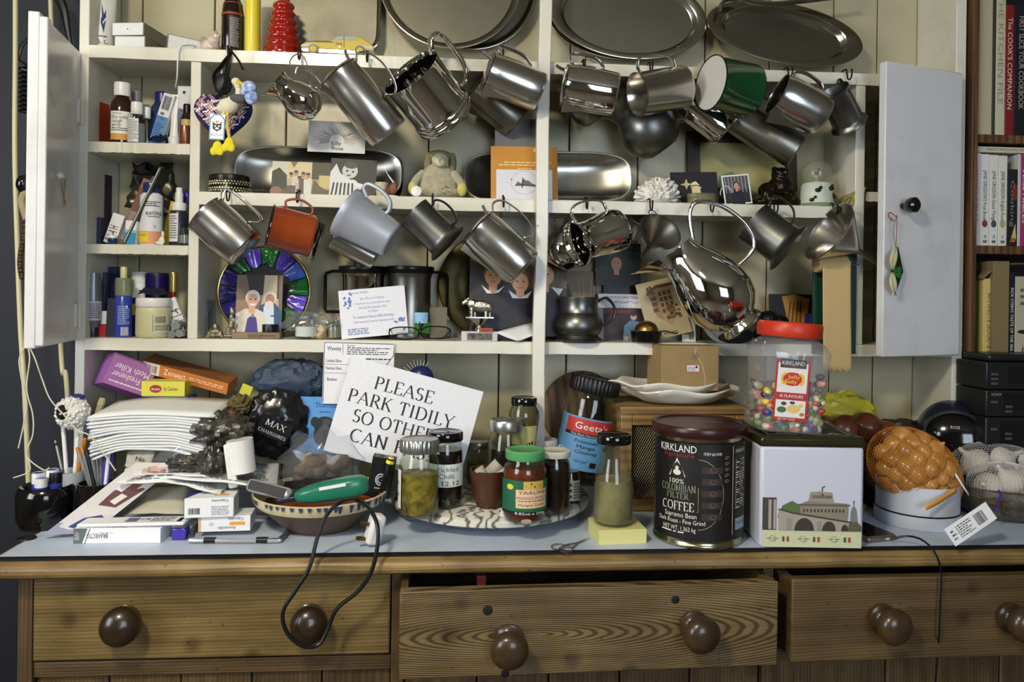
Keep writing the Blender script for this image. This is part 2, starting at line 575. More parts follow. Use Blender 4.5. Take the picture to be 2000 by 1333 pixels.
def serif_mesh(s_):
    if ('#', s_) in _TX:
        return _TX[('#', s_)]
    vs, fs, x = [], [], 0.0
    for ch in s_:
        wd, strokes, ser = SER.get(ch, SER[' '])
        for st in strokes:
            n0 = len(vs)
            for i, p in enumerate(st):
                a, b = st[max(i - 1, 0)], st[min(i + 1, len(st) - 1)]
                dx, dy = b[0] - a[0], b[1] - a[1]
                l = math.hypot(dx, dy) or 1
                dx, dy = dx / l, dy / l
                k = abs(dy)
                if dx * dy > 0.12 and len(st) < 4:
                    k = 0.15
                hw = (0.05 + 0.085 * k) / 2
                vs += [(x + p[0] - dy * hw, p[1] + dx * hw), (x + p[0] + dy * hw, p[1] - dx * hw)]
            for i in range(len(st) - 1):
                q = n0 + 2 * i
                fs.append([q, q + 1, q + 3, q + 2])
        for (sx, sy) in ser:
            n0 = len(vs)
            vs += [(x + sx - .13, sy - .02), (x + sx + .13, sy - .02), (x + sx + .13, sy + .02), (x + sx - .13, sy + .02)]
            fs.append([n0, n0 + 1, n0 + 2, n0 + 3])
        x += wd + 0.05
    _TX[('#', s_)] = (vs, fs, x)
    return _TX[('#', s_)]
def decal(parent, W, H, shapes, fn, name='printed_face', curved=False, eps=0.0003):
    """flat print. shapes in fractions of W x H; fn(x, y, lift) maps metres on the sheet to local space.
    ('r',x0,y0,x1,y1,col) ('e',cx,cy,rx,ry,col) ('p',[(x,y)..],col) ('t',text,cx,cy,h,col[,width[,rot[,serif]]])
    ('l',x0,y0,x1,y1,n,col) rows of tiny unreadable text  ('b',x0,y0,x1,y1[,col]) barcode  ('s',[(x,y)..],w,col) stroke"""
    b = B()
    lay = [0]
    def put(pts2, faces, col):
        lay[0] += 1
        e = eps + lay[0] * (0.00007 if curved else 0.000035)
        b.add([fn(p[0] * W, p[1] * H, e) for p in pts2], faces, None, col)
    def rect(x0, y0, x1, y1, col):
        n = max(1, int(abs(x1 - x0) * 44)) if curved else 1
        p = []
        for i in range(n + 1):
            xx = x0 + (x1 - x0) * i / n
            p += [(xx, y0), (xx, y1)]
        put(p, [(2 * i, 2 * i + 2, 2 * i + 3, 2 * i + 1) for i in range(n)], col)
    for s_ in shapes:
        k = s_[0]
        if k == 'r':
            rect(*s_[1:5], s_[5])
        elif k == 'e':
            _, cx, cy, rx, ry, col = s_
            n = 20
            put([(cx + rx * math.cos(2 * math.pi * i / n), cy + ry * math.sin(2 * math.pi * i / n)) for i in range(n)], [list(range(n))], col)
        elif k == 'p':
            put(s_[1], [list(range(len(s_[1])))], s_[2])
        elif k == 't':
            _, tx, cx, cy, h, col = s_[:6]
            wd = s_[6] if len(s_) > 6 else None
            rot = s_[7] if len(s_) > 7 else 0
            vs, fs, tw = serif_mesh(tx) if len(s_) > 8 and s_[8] else text_mesh(tx)
            hm = h * H
            sy = hm / (1.0 if len(s_) > 8 and s_[8] else 0.70)
            sx = (wd * (H if abs(rot) == 90 else W) / tw) if wd else sy
            ca, sa = math.cos(R(rot)), math.sin(R(rot))
            pts = []
            for (x, y) in vs:
                x2, y2 = (x - tw / 2) * sx, y * sy - hm / 2
                pts.append((cx + (x2 * ca - y2 * sa) / W, cy + (x2 * sa + y2 * ca) / H))
            lay[0] += 5 if curved and hm > .006 else 0
            put(pts, fs, col)
            lay[0] -= 5 if curved and hm > .006 else 0
        elif k == 'l':
            _, x0, y0, x1, y1, n, col = s_
            dy = (y1 - y0) / n
            p, f_ = [], []
            for i in range(n):
                x = x0
                ya = y0 + dy * (i + 0.25)
                end = x1 - (x1 - x0) * rnd.choice([0, 0, .05, .1, .3])
                while x < end:
                    wl = min(rnd.uniform(.02, .09) * 1.0, end - x)
                    q = len(p)
                    p += [(x, ya), (x + wl, ya), (x + wl, ya + dy * .45), (x, ya + dy * .45)]
                    f_.append([q, q + 1, q + 2, q + 3])
                    x += wl + .014
            put(p, f_, col)
        elif k == 'b':
            x0, y0, x1, y1 = s_[1:5]
            col = s_[5] if len(s_) > 5 else c(25)
            p, f_ = [], []
            x = x0
            d = (x1 - x0) / 40
            while x < x1 - d:
                wl = d * rnd.choice([.6, 1.0, 1.6])
                q = len(p)
                p += [(x, y0), (x + wl, y0), (x + wl, y1), (x, y1)]
                f_.append([q, q + 1, q + 2, q + 3])
                x += wl + d * rnd.choice([.7, 1.2])
            put(p, f_, col)
        elif k == 's':
            _, pts, wd, col = s_
            p, f_ = [], []
            for i, q in enumerate(pts):
                a, e2 = pts[max(i - 1, 0)], pts[min(i + 1, len(pts) - 1)]
                dx, dy = (e2[0] - a[0]) * W, (e2[1] - a[1]) * H
                l = math.hypot(dx, dy) or 1
                nx, ny = -dy / l * wd * H / 2, dx / l * wd * H / 2
                p += [(q[0] + nx / W, q[1] + ny / H), (q[0] - nx / W, q[1] - ny / H)]
            f_ = [(2 * i, 2 * i + 1, 2 * i + 3, 2 * i + 2) for i in range(len(pts) - 1)]
            put(p, f_, col)
    if not b.f:
        return None
    return part(name, b, INK, parent, smooth=179 if curved else 0)
K, W_ = c(22, 22, 24), c(235, 235, 235)
# ------------------------------------------------------------------ heights of the furniture (metres)
S0, S1, S2, SX, S3, WT = 1.728, 1.547, 1.457, 1.354, 1.177, 0.857
YB = 0.135            # face of the back boards
# ------------------------------------------------------------------ the room
WALLD = mat('dark_blue_wall', c(26, 29, 38), 0.6, var=0.4, vs=3, col2=c(14, 15, 18))
WALLM = mat('room_wall', c(116, 109, 94), 0.8, var=0.2, vs=2)
CEIL = mat('room_ceiling', c(160, 152, 132), 0.9)
FLOOR = mat('stone_floor', c(96, 84, 70), 0.5, var=0.5, vs=5)
struct('floor', B().box(-2.0, 2.3, -3.2, 0.2, -0.05, 0), FLOOR)
struct('ceiling', B().box(-2.0, 2.3, -3.2, 0.2, 2.45, 2.5), CEIL)
struct('wall_back', B().box(-2.0, 2.3, 0.16, 0.22, 0, 2.45), WALLD)
struct('wall_right', B().box(2.3, 2.36, -3.2, 0.2, 0, 2.45), WALLM)
b = B()
b.box(-2.06, -2.0, -3.2, 0.16, 0, 1.0).box(-2.06, -2.0, -3.2, 0.16, 2.2, 2.45).box(-2.06, -2.0, -3.2, -2.25, 1.0, 2.2).box(-2.06, -2.0, -1.25, 0.16, 1.0, 2.2)
struct('wall_left', b, WALLM)
b = B()
b.box(-2.0, 2.3, -3.26, -3.2, 0, 0.95).box(-2.0, 2.3, -3.26, -3.2, 2.15, 2.45).box(-2.0, 0.2, -3.26, -3.2, 0.95, 2.15).box(1.3, 2.3, -3.26, -3.2, 0.95, 2.15)
struct('wall_front', b, WALLM)
PANE = mat('daylight_pane', (0.80, 0.89, 1.0), 0.3, emit=3.5)
for nm, M_, wd in (('window_1', TR(0.75, -3.2, 0.95), 1.1), ('window_2', TR(-2.0, -1.75, 1.0) @ RT(-90, 'Z'), 1.0)):
    b = B()
    for x0, x1 in ((-wd / 2, -wd / 2 + .05), (-.02, .02), (wd / 2 - .05, wd / 2)):
        b.box(x0, x1, -.04, .02, 0, 1.2)
    for z0, z1 in ((0, .05), (.58, .62), (1.15, 1.2)):
        b.box(-wd / 2, wd / 2, -.039, .019, z0, z1)
    wo = struct(nm, b, WPL)
    wo.matrix_world = M_
    for i in (0, 1):
        for j in (0, 1):
            part('pane', B().box(-wd / 2 + .05 + i * (wd / 2 - .03), -.02 + i * (wd / 2 - .03), -.02, -.015, .05 + j * .57, .58 + j * .57), PANE, wo, smooth=0)
# ceiling lamp over the work space, out of view to the upper left
lp = thing('ceiling_lamp', 'round white ceiling lamp above the dresser', 'lamp', TR(-0.55, -1.5, 2.45))
part('rose', B().lathe([(0, 0), (.05, 0), (.05, -.02), (.01, -.05), (.01, -.16), (0, -.16)], 24), WPL, lp)
part('lamp_shade', B().lathe([(0.0, -.16), (.06, -.165), (.13, -.20), (.15, -.24), (.146, -.24), (.12, -.205), (.05, -.17), (0, -.168)], 32), WPL, lp)
l = bpy.data.lights.new('lamp_bulb', 'AREA')
l.shape, l.size, l.energy, l.color = 'DISK', 0.24, 22, (1.0, 0.9, 0.68)
lo = bpy.data.objects.new('lamp_bulb', l)
COL.objects.link(lo)
lo.location = (-0.55, -1.5, 2.19)
lo.rotation_euler = (R(22), 0, R(-15))

# ------------------------------------------------------------------ the upper rack of the dresser
rack = thing('dresser_rack', 'cream and white painted dresser rack with three long shelves and two cupboards', 'shelf unit', TR(0, 0, 0))
XL, XR = -0.706, 1.045
def pbox(name, m_, par, *a, bev=0.0015):
    return part(name, B().box(*a), m_, par, smooth=30, bevel=bev)
pbox('upright', WHITE, rack, XL, XL + .018, 0, YB + .02, WT, 2.3)
pbox('upright', WHITE, rack, XR - .022, XR, 0.002, YB + .02, WT, 2.3)
pbox('divider', WHITE, rack, -.502, -.483, .001, YB, S3, S0 - .024)
pbox('divider', WHITE, rack, .811, .831, .001, YB, S3, S0 - .024)
def shelf(x0, x1, z, t, y0=0.0, sag=0.0):
    """board with a worn, slightly uneven front edge"""
    b = B()
    n = 40
    vs = []
    for i in range(n + 1):
        x = x0 + (x1 - x0) * i / n
        s_ = -sag * math.sin(math.pi * i / n) + rnd.uniform(-.0007, .0007)
        e = rnd.uniform(-.0008, .0008)
        vs += [(x, y0 + e, z + s_ - .001), (x, y0 + .0015, z), (x, YB, z), (x, YB, z - t), (x, y0 + e, z - t + s_)]
    fs = []
    for i in range(n):
        for k in range(5):
            q, k2 = i * 5, (k + 1) % 5
            fs.append((q + k, q + 5 + k, q + 5 + k2, q + k2))
    fs += [(0, 1, 2, 3, 4), tuple(n * 5 + k for k in (4, 3, 2, 1, 0))]
    b.add(vs, fs)
    return part('shelf_board', b, WHITE, rack, smooth=25)
shelf(XL + .018, XR - .022, S0, .024, -.002)
shelf(XL + .018, -.502, S1, .020)
shelf(-.483, .811, S2, .024, -.001, .0015)
shelf(XL + .018, -.502, SX, .018)
shelf(XL + .018, XR - .022, S3, .023, -.002, .001)
shelf(.831, XR - .022, 1.49, .02, .012)
part('post', B().add(*(lambda n: ([(x + math.sin(k * 1.3) * .0012 + (WT + 1.45 * k / n - 1.5) * .004, y, WT + 1.45 * k / n) for k in range(n + 1) for (x, y) in ((.158, -.024), (.182, -.024), (.182, -.003), (.158, -.003))],
     [(k * 4 + j, k * 4 + (j + 1) % 4, k * 4 + 4 + (j + 1) % 4, k * 4 + 4 + j) for k in range(n) for j in range(4)] + [(3, 2, 1, 0), (n * 4, n * 4 + 1, n * 4 + 2, n * 4 + 3)]))(16)), WHITE, rack, smooth=30, bevel=.002)
xs = [XL + .018, -.645, -.50, -.352, -.205, -.055, .10, .245, .395, .54, .685, .83, .93, XR - .022]
for x0, x1 in zip(xs, xs[1:]):
    part('back_board', B().box(x0 + .0012, x1 - .0012, YB, YB + .012, WT, 2.3), BEIGE, rack, smooth=30, bevel=.002)
part('back_panel', B().box(XL + .018, XR - .022, YB + .0125, YB + .02, WT, 2.3), mat('dark_gap', c(40, 34, 26), .9), rack, smooth=0)
# cupboard door on the left, swung wide open towards the viewer
def door(name, hinge, ang, w_, z0, z1, sgn, lab):
    M_ = TR(*hinge) @ RT(ang, 'Z')
    d = part('cupboard_door', B().box(0, sgn * w_, -.017, 0, z0, z1) if sgn > 0 else B().box(sgn * w_, 0, -.017, 0, z0, z1), DOORW, rack, smooth=30, bevel=.002, M=M_, label=lab)
    return d
dl = door('l', (XL + .004, -.001, 0), -80, .222, S3 - .004, 1.712, 1, 'narrow white cupboard door swung wide open on the left')
part('edge_strip', B().box(.205, .222, -.0005, .012, S3, 1.705), DOORW, dl, smooth=30, bevel=.002)
for z in (1.22, 1.60):
    part('hinge', B().box(.0, .016, -.001, .0035, z - .022, z + .022).tube([(0.001, .004, z - .024), (.001, .004, z + .024)], .004), WHITE, dl, smooth=30)
part('hook_latch', B().tube(cr([(.13, .004, 1.46), (.135, .016, 1.455), (.155, .02, 1.452), (.158, .02, 1.42), (.145, .018, 1.408), (.134, .014, 1.42), (.134, .008, 1.452)], 5), .0016), WIRE, dl)
part('latch_pin', B().ball(.13, .006, 1.463, .006), WPL, dl)
dr = door('r', (1.018, -.004, 0), 17, .206, S3 - .018, S0 + .002, -1, 'white cupboard door standing ajar on the right')
kb = B().lathe([(0, 0), (.006, 0), (.006, .01), (.012, .014), (.0155, .022), (.0145, .03), (.008, .036), (0, .037)], 24, M=TR(-.160, -.017, 1.452) @ RT(90, 'X'))
part('knob', kb, BLACKG, dr)

# ------------------------------------------------------------------ worktop and base
PINE = wood('worn_pine_nosing', c(168, 140, 88), c(146, 118, 72), .4, .42, 14, 5, dark=(.2, .17, .13))
PINEF = wood('pine_drawer_front', c(138, 116, 70), c(124, 102, 60), .5, .42, 14, 4.0, (-.3, 0, .12), dark=(.4, .36, .3))
PINER = wood('ringed_pine_front', c(136, 114, 74), c(80, 63, 37), .8, .5, 26, 1.6, (-.09, 0, -.005), dark=(.45, .4, .34))
PINED = wood('aged_pine_front', c(112, 91, 56), c(96, 76, 46), .4, .5, 17, 3, (.1, 0, -.12), dark=(.4, .36, .3))
PINEV = wood('aged_pine_upright', c(112, 91, 56), c(94, 75, 44), .5, .5, 14, 3, axis='z', dark=(.35, .3, .25))
FORM = mat('pale_blue_laminate', c(190, 203, 222), 0.4, var=0.25, vs=30, col2=c(166, 178, 198), bump=.05, bs=200)
wt = thing('worktop', 'pale blue laminate worktop with a worn rounded pine nosing', 'worktop', TR(0, 0, 0))
X0, X1 = -.690, 1.62
part('laminate', B().box(X0, X1, -.266, .155, WT - .003, WT), FORM, wt, smooth=0)
part('laminate_edge', B().box(X0, X1, -.2675, -.2662, WT - .006, WT + .0003), BLACK, wt, smooth=0)
ns = [(-.10, WT - .0065), (-.2675, WT - .0065), (-.274, WT - .006), (-.281, WT - .010), (-.285, WT - .018), (-.284, WT - .026), (-.277, WT - .031), (-.262, WT - .034), (-.10, WT - .034)]
b = B()
n = len(ns)
b.add([(x, y + rnd.uniform(-.0006, .0006), z + rnd.uniform(-.0005, .0005)) for x in [X0 - .014 + (X1 - X0 + .02) * i / 60 for i in range(61)] for (y, z) in ns],
      [(i * n + k, i * n + (k + 1) % n, i * n + n + (k + 1) % n, i * n + n + k) for i in range(60) for k in range(n)] + [list(range(n))[::-1], [60 * n + k for k in range(n)]])
part('nosing', b, PINE, wt, smooth=60)
part('core_board', B().box(X0, X1, -.0995, .155, WT - .034, WT - .0035), PINED, wt, smooth=0)

base = thing('pine_dresser', 'old stripped pine dresser base with wide drawers above boarded doors', 'cabinet', TR(0, 0, 0))
YF = -.243
zt, zb = WT - .0345, .683
XA, XD1, XD2, XE = -.672, -.092, .528, 1.60
for x0, x1 in ((XA, XA + .022), (XD1, XD1 + .02), (XD2, XD2 + .018), (XE - .02, XE)):
    pbox('stile', PINEV, base, x0, x1, YF, YF + .03, .06, zt)
for x0, x1 in ((XA + .0225, XD1 - .0005), (XD1 + .0205, XD2 - .0005), (XD2 + .0185, XE - .0205)):
    pbox('rail', PINED, base, x0, x1, YF + .004, YF + .03, zb - .026, zb - .002)
    nb = 5
    for i in range(nb):
        w0 = x0 + (x1 - x0) * i / nb
        w1 = x0 + (x1 - x0) * (i + 1) / nb
        part('board', B().box(w0 + .001, w1 - .001, YF + .012, YF + .028, .06, zb - .0265), PINEV, base, smooth=30, bevel=.003)
pbox('side_panel', PINEV, base, XA, XA + .018, YF + .0305, .15, .06, zt)
pbox('side_panel', PINEV, base, XE - .018, XE, YF + .0305, .15, .06, zt)
pbox('back_panel', PINED, base, XA + .019, XE - .019, .13, .15, .06, zt)
pbox('plinth', PINED, base, XA, XE, YF + .02, .15, 0, .058)
KNOB = mat('dark_turned_wood', c(52, 38, 24), 0.3, var=.6, vs=14, col2=c(24, 16, 10), coat=.3)
KNOB2 = mat('worn_turned_wood', c(74, 56, 34), 0.32, var=.7, vs=16, col2=c(32, 24, 15), coat=.25)
def knob(par, x, z, y, km, s_=1.0, tilt=(0, 0)):
    pr = [(0, 0), (.021, 0), (.0225, .003), (.0225, .006), (.017, .009), (.0145, .013), (.0165, .017), (.0235, .022), (.0275, .030), (.0270, .038), (.021, .045), (.011, .0495), (0, .0505)]
    pr = [(r_ * s_, z_ * s_) for r_, z_ in pr]
    part('knob', B().lathe(pr, 32, M=TR(x, y, z) @ RT(90 + tilt[0], 'X') @ RT(tilt[1], 'Y')), km, par, smooth=50)
def drawer(x0, x1, yf, m_, km, kn, skew=0.0, lab=None):
    w_ = (x1 - x0)
    xc = (x0 + x1) / 2
    M_ = TR(xc, yf, (zb + zt) / 2 - .001) @ RT(skew, 'Z')
    h = zt - zb - .006
    d = part('drawer', B().box(-w_ / 2, w_ / 2, 0, .020, -h / 2, h / 2), m_, base, smooth=30, bevel=.0025, M=M_, label=lab)
    for sx in (-1, 1):
        part('drawer_side', B().box(sx * w_ / 2 - (.012 if sx > 0 else -.001), sx * w_ / 2 + (-.001 if sx > 0 else .012), .0205, .34, -h / 2 + .005, h / 2 - .004), PINED, d, smooth=30)
    part('drawer_bottom', B().box(-w_ / 2 + .013, w_ / 2 - .013, .0205, .34, -h / 2 + .006, -h / 2 + .014), PINED, d, smooth=0)
    for (kx, kz, s_, tl) in kn:
        knob(d, kx, kz, 0, km, s_, tl)
    return d
dA = drawer(XA + .024, XD1 - .002, YF - .002, PINEF, KNOB, [(-.138, -.004, 1.08, (-8, 12)), (.148, -.006, 1.06, (-6, 10))], lab='shut drawer with honey pine front')
dB = drawer(XD1 + .018, XD2 - .004, -.322, PINER, KNOB2, [(-.132, -.008, 1.05, (6, -4)), (.158, .004, 1.05, (4, 6))], skew=1.6, lab='drawer pulled half out, bold ringed grain')
dC = drawer(XD2 + .022, XE - .024, -.300, PINED, KNOB2, [(-.365, .004, 1.05, (4, 8)), (-.145, .0, 1.05, (0, 8))], skew=.6, lab='drawer pulled out a little, brown pine front')
for (x, z, r_) in ((-.165, .035, .008), (.130, .043, .007), (-.137, -.063, .0065)):
    part('old_screw_hole', B().lathe([(0, -.0004), (r_, -.0004), (r_ * .8, .0004), (0, .0004)], 14, M=TR(x, -.0003, z) @ RT(90, 'X')), mat('hole_dark', c(20, 14, 9), .8), dB)
# ------------------------------------------------------------------ hanging pots and mugs
def axis_frame(p, phi, tau, roll=0):
    v_ = (Vector(p) - Vector((0, CY, CZ))).normalized()
    r_ = (_ri - v_ * _ri.dot(v_)).normalized()
    u_ = r_.cross(v_)
    a = r_ * math.cos(R(phi)) * math.cos(R(tau)) + u_ * math.sin(R(phi)) * math.cos(R(tau)) - v_ * math.sin(R(tau))
    h = u_ - a * a.dot(u_)
    if h.length < .05:
        h = r_ - a * a.dot(r_)
    h.normalize()
    h = Matrix.Rotation(R(roll), 3, a) @ h
    s_ = a.cross(h)
    M_ = Matrix.Identity(4)
    for i in range(3):
        M_[i][0], M_[i][1], M_[i][2], M_[i][3] = h[i], s_[i], a[i], p[i]
    return M_, a
MUG = [(0, 0), (.9, 0), (.97, .02), (1, .07), (1, .96), (1.03, .975), (1.03, 1)]
TAPER = [(0, 0), (.86, 0), (.92, .02), (.94, .06), (.97, .5), (.93, .9), (.95, .96), (.97, 1)]
CONEM = [(0, 0), (.62, 0), (.69, .02), (.72, .06), (.94, .86), (1.0, .88), (1.03, 1)]
POT = [(0, 0), (.84, 0), (.92, .015), (.96, .05), (.98, .25), (1, .55), (.98, .82), (.93, .96), (.95, 1)]
TALL = [(0, 0), (.84, 0), (.94, .01), (.98, .05), (1, .4), (.97, .75), (.9, .93), (.93, 1)]
BULB = [(0, 0), (.5, 0), (.6, .03), (.86, .16), (1, .33), (.97, .48), (.78, .66), (.6, .78), (.58, .88), (.7, 1)]
SAUCE = [(0, 0), (.5, 0), (.7, .05), (.93, .2), (1, .38), (.93, .55), (.72, .72), (.62, .84), (.74, 1)]
TANK = [(0, 0), (.92, 0), (1.0, .015), (1.02, .05), (1.0, .09), (.98, .1), (1.0, .12), (1.0, .17), (.965, .19), (.98, .21), (.965, .23), (.96, .3), (.95, .9), (.97, .97), (.98, 1)]
PEWT = [(0, 0), (1.1, 0), (1.16, .02), (1.12, .07), (.98, .11), (.95, .16), (.93, .5), (.95, .92), (1.02, .96), (1.02, 1)]
PEWF = [(0, 0), (1.18, 0), (1.25, .03), (1.12, .08), (1.0, .12), (.97, .2), (.95, .6), (.98, .95), (1, 1)]
FLARE = [(0, 0), (.86, 0), (.96, .03), (1, .12), (.98, .28), (.89, .5), (.85, .66), (.88, .82), (.97, .95), (1.0, .97), (1.0, 1)]
PITCH = [(0, 0), (.56, 0), (.62, .02), (.58, .06), (.53, .09), (.66, .13), (.88, .22), (.99, .34), (1, .45), (.94, .58), (.76, .74), (.58, .87), (.5, .96), (.5, 1)]
H_STRAP = [(.96, .88), (1.2, .93), (1.55, .9), (1.68, .72), (1.62, .45), (1.4, .24), (.98, .18)]
H_TOP = [(.98, .9), (1.22, 1.0), (1.5, .98), (1.58, .78), (1.5, .5), (1.2, .34), (.98, .32)]
H_RING = [(.98, .8), (1.3, .84), (1.52, .7), (1.56, .5), (1.45, .3), (1.2, .2), (.98, .22)]
H_WIRE = [(.95, .94), (1.3, 1.02), (1.5, .92), (1.55, .55), (1.5, .2), (1.3, .16), (1.02, .3)]
def vessel(name, label, cat, cx, cy, y, L, D, phi, tau, prof, m_, handle=H_STRAP, kind='strap', hw=.006, ht=.0022, roll=0,
           lip=None, lid=None, spout=None, inner=None, rim=None, hm=None, t=.0012, n=48):
    u = U(cx, y)
    L, q = L * u, D / 2 * u
    p = at(cx, cy, y)
    M_, a = axis_frame(p, phi, tau, roll)
    M_ = TR(*(-a * L / 2)) @ M_
    o = thing(name, label, cat, M_, 'pots and mugs hanging from the shelf hooks')
    def fl(x, yy, z, an, k):
        if lip:
            amt, z0, wdt, dz = lip
            if z > z0 * L:
                d = abs(((an - math.pi + math.pi) % (2 * math.pi)) - math.pi)
                e = math.exp(-(d / R(wdt)) ** 2) * ((z / L - z0) / (1 - z0)) ** 1.5
                rr = math.hypot(x, yy) or 1e-6
                s_ = amt * q * e
                x, yy = x * (1 + s_ / rr), yy * (1 + s_ / rr) * (1 - .25 * e)
                z += dz * L * e
        return (x, yy, z)
    out = [(r_ * q, z_ * L) for r_, z_ in prof]
    inn = [(max(r_ * q - t, 0), max(z_ * L, t)) for r_, z_ in prof][::-1]
    fn = (lambda x, yy, z, an, k: fl(x, yy, z, an, k)) if lip else None
    if inner:
        part('body', B().lathe(out + [inn[0]], n, f=fn), m_, o, smooth=50)
        part('inside', B().lathe([(r_ - .0004, z_ + .0002) for r_, z_ in inn], n, f=fn), inner, o, smooth=50)
    else:
        part('body', B().lathe(out + inn, n, f=fn), m_, o, smooth=50)
    if rim:
        z1, r1 = out[-1][1], out[-1][0]
        part('rim', B().tube([(math.cos(k * math.pi / 24) * r1, math.sin(k * math.pi / 24) * r1, z1) for k in range(48)], .0014, closed=True, n=6, up=(0, 0, 1)), rim, o)
    if handle:
        hp = cr([(x * q, 0, z * L) for x, z in handle], 6)
        b = B()
        if kind == 'wire':
            k = hw
            lp_ = [(v.x, k, v.z) for v in hp] + [(v.x, -k, v.z) for v in hp[::-1]]
            b.tube(lp_, ht * .55, closed=True, n=6)
        else:
            b.tube(hp, ht, hw, n=10, up=(0, 1, 0))
        part('handle', b, hm or m_, o, smooth=60)
    if lid:
        r1 = out[-1][0]
        part('lid', B().lathe([(0, L + .0012), (r1 * 1.0, L + .0012), (r1 * 1.03, L + .003), (r1 * .9, L + .006), (r1 * .5, L + .0085), (0, L + .0095)], n), m_, o, smooth=60)
        part('lid_lever', B().tube(cr([(r1 * .75, 0, L + .004), (r1 * .8, 0, L + .014), (r1 * .9, 0, L + .024)], 4), .003, .004, n=8), m_, o)
    if spout:
        s0, s1 = spout
        an = R(26)
        r1 = q * .96
        b = B().add([(-r1 * math.cos(an), r1 * math.sin(an), L), (-r1 * math.cos(an), -r1 * math.sin(an), L), (-q * s1, 0, L * 1.0), (-q * 1.0, 0, L * s0), (-q * .9, 0, L * .98)],
                    [(0, 2, 3), (1, 3, 2), (0, 4, 2), (4, 1, 2), (0, 3, 4), (4, 3, 1)])
        part('spout', b, m_, o, smooth=0)
    return o
YH, YI = -.048, .050
vessel('steel_creamer', 'small bulbous polished creamer hanging on a wire S hook beside the heart', 'jug', 580, 190, YH, 96, 72, 140, 8, BULB, CHROME, H_RING, hw=.003, ht=.002, lip=(.55, .7, 38, .06))
vessel('steel_jug', 'tall lidded brushed steel jug hanging beside the small creamer', 'jug', 712, 203, YH, 150, 88, 128, -6, TALL, STEEL, [(.9, .97), (1.2, 1.03), (1.55, .97), (1.78, .75), (1.7, .5), (1.4, .36), (.98, .42)], 'wire', .005, .0028, lid=1, lip=(.25, .7, 24, 0))
vessel('steel_tankard', 'big open steel tankard with ringed base and square handle', 'tankard', 838, 187, YH, 118, 128, 128, 20, TANK, CHROME, [(.92, .93), (1.2, 1.12), (1.5, 1.1), (1.62, .82), (1.58, .4), (1.3, .2), (.97, .2)], hw=.008, ht=.0042)
vessel('coffee_pot', 'short steel coffee pot hanging by the centre post, upper row', 'coffee pot', 1006, 161, YH, 108, 80, 158, 4, POT, STEEL, H_TOP, hw=.007, ht=.0022, lid=1, spout=(.45, 1.35), roll=28)
vessel('coffee_pot', 'steel coffee pot half hidden behind another pot, left of centre post', 'coffee pot', 972, 205, YI, 104, 76, 140, 0, POT, STEELD, H_TOP, hw=.007, ht=.0022, lid=1, spout=(.5, 1.4))
vessel('milk_jug', 'polished milk jug with hinged lid, first hanging right of the post', 'jug', 1154, 176, YH, 100, 86, 170, 4, POT, CHROME, H_TOP, hw=.007, ht=.0024, lid=1, spout=(.5, 1.3), roll=24)
vessel('steel_creamer', 'dark creamer hidden behind the polished milk jug, only its lip showing', 'jug', 1135, 200, YI, 92, 66, 125, 0, SAUCE, STEELD, H_RING, hw=.004, ht=.002, lip=(.4, .7, 30, 0))
vessel('steel_mug', 'plain steel mug with its dark open mouth turned left', 'mug', 1291, 177, YH, 106, 82, 190, 30, MUG, STEEL, H_STRAP, hw=.006, ht=.0018)
vessel('gravy_jug', 'dull pewter gravy jug with round belly behind the plain steel mug', 'jug', 1258, 240, YI, 128, 112, 128, 0, SAUCE, PEWTER, H_RING, hw=.005, ht=.003, lip=(.6, .65, 34, .04))
GREEN = mat('green_enamel', c(12, 78, 42), 0.15, coat=.6, var=.3, vs=20, col2=c(8, 54, 30))
ENW = mat('white_enamel', c(206, 204, 198), 0.3, coat=.2)
vessel('enamel_mug', 'green enamel mug with white inside and black rim', 'mug', 1428, 170, YH - .01, 92, 100, 169, 33, MUG, GREEN, [(.98, .8), (1.3, .84), (1.5, .68), (1.52, .48), (1.4, .3), (1.2, .22), (.98, .24)], hw=.005, ht=.0025, roll=55, inner=ENW, rim=BLACKG)
vessel('steel_jug', 'ribbed steel jug hanging behind the green enamel mug', 'jug', 1375, 222, YI - .01, 108, 66, 140, 0, POT, CHROME, H_STRAP, hw=.005, ht=.002, spout=(.55, 1.3))
vessel('tall_beaker', 'long narrow dark steel beaker slung below the green enamel mug', 'beaker', 1487, 258, YI - .01, 152, 66, 150, -4, TALL, STEELD, H_STRAP, hw=.005, ht=.002)
vessel('milk_jug', 'steel milk jug with pointed spout near the right end, upper row', 'jug', 1562, 206, YH, 98, 84, 153, 16, POT, STEEL, H_RING, hw=.006, ht=.0022, spout=(.3, 1.5), roll=24)
vessel('pewter_mug', 'slim pewter mug with flared foot, last in the upper row', 'mug', 1643, 212, YH + .01, 78, 60, 120, 22, PEWT, PEWTER, H_TOP, hw=.004, ht=.002, roll=30)
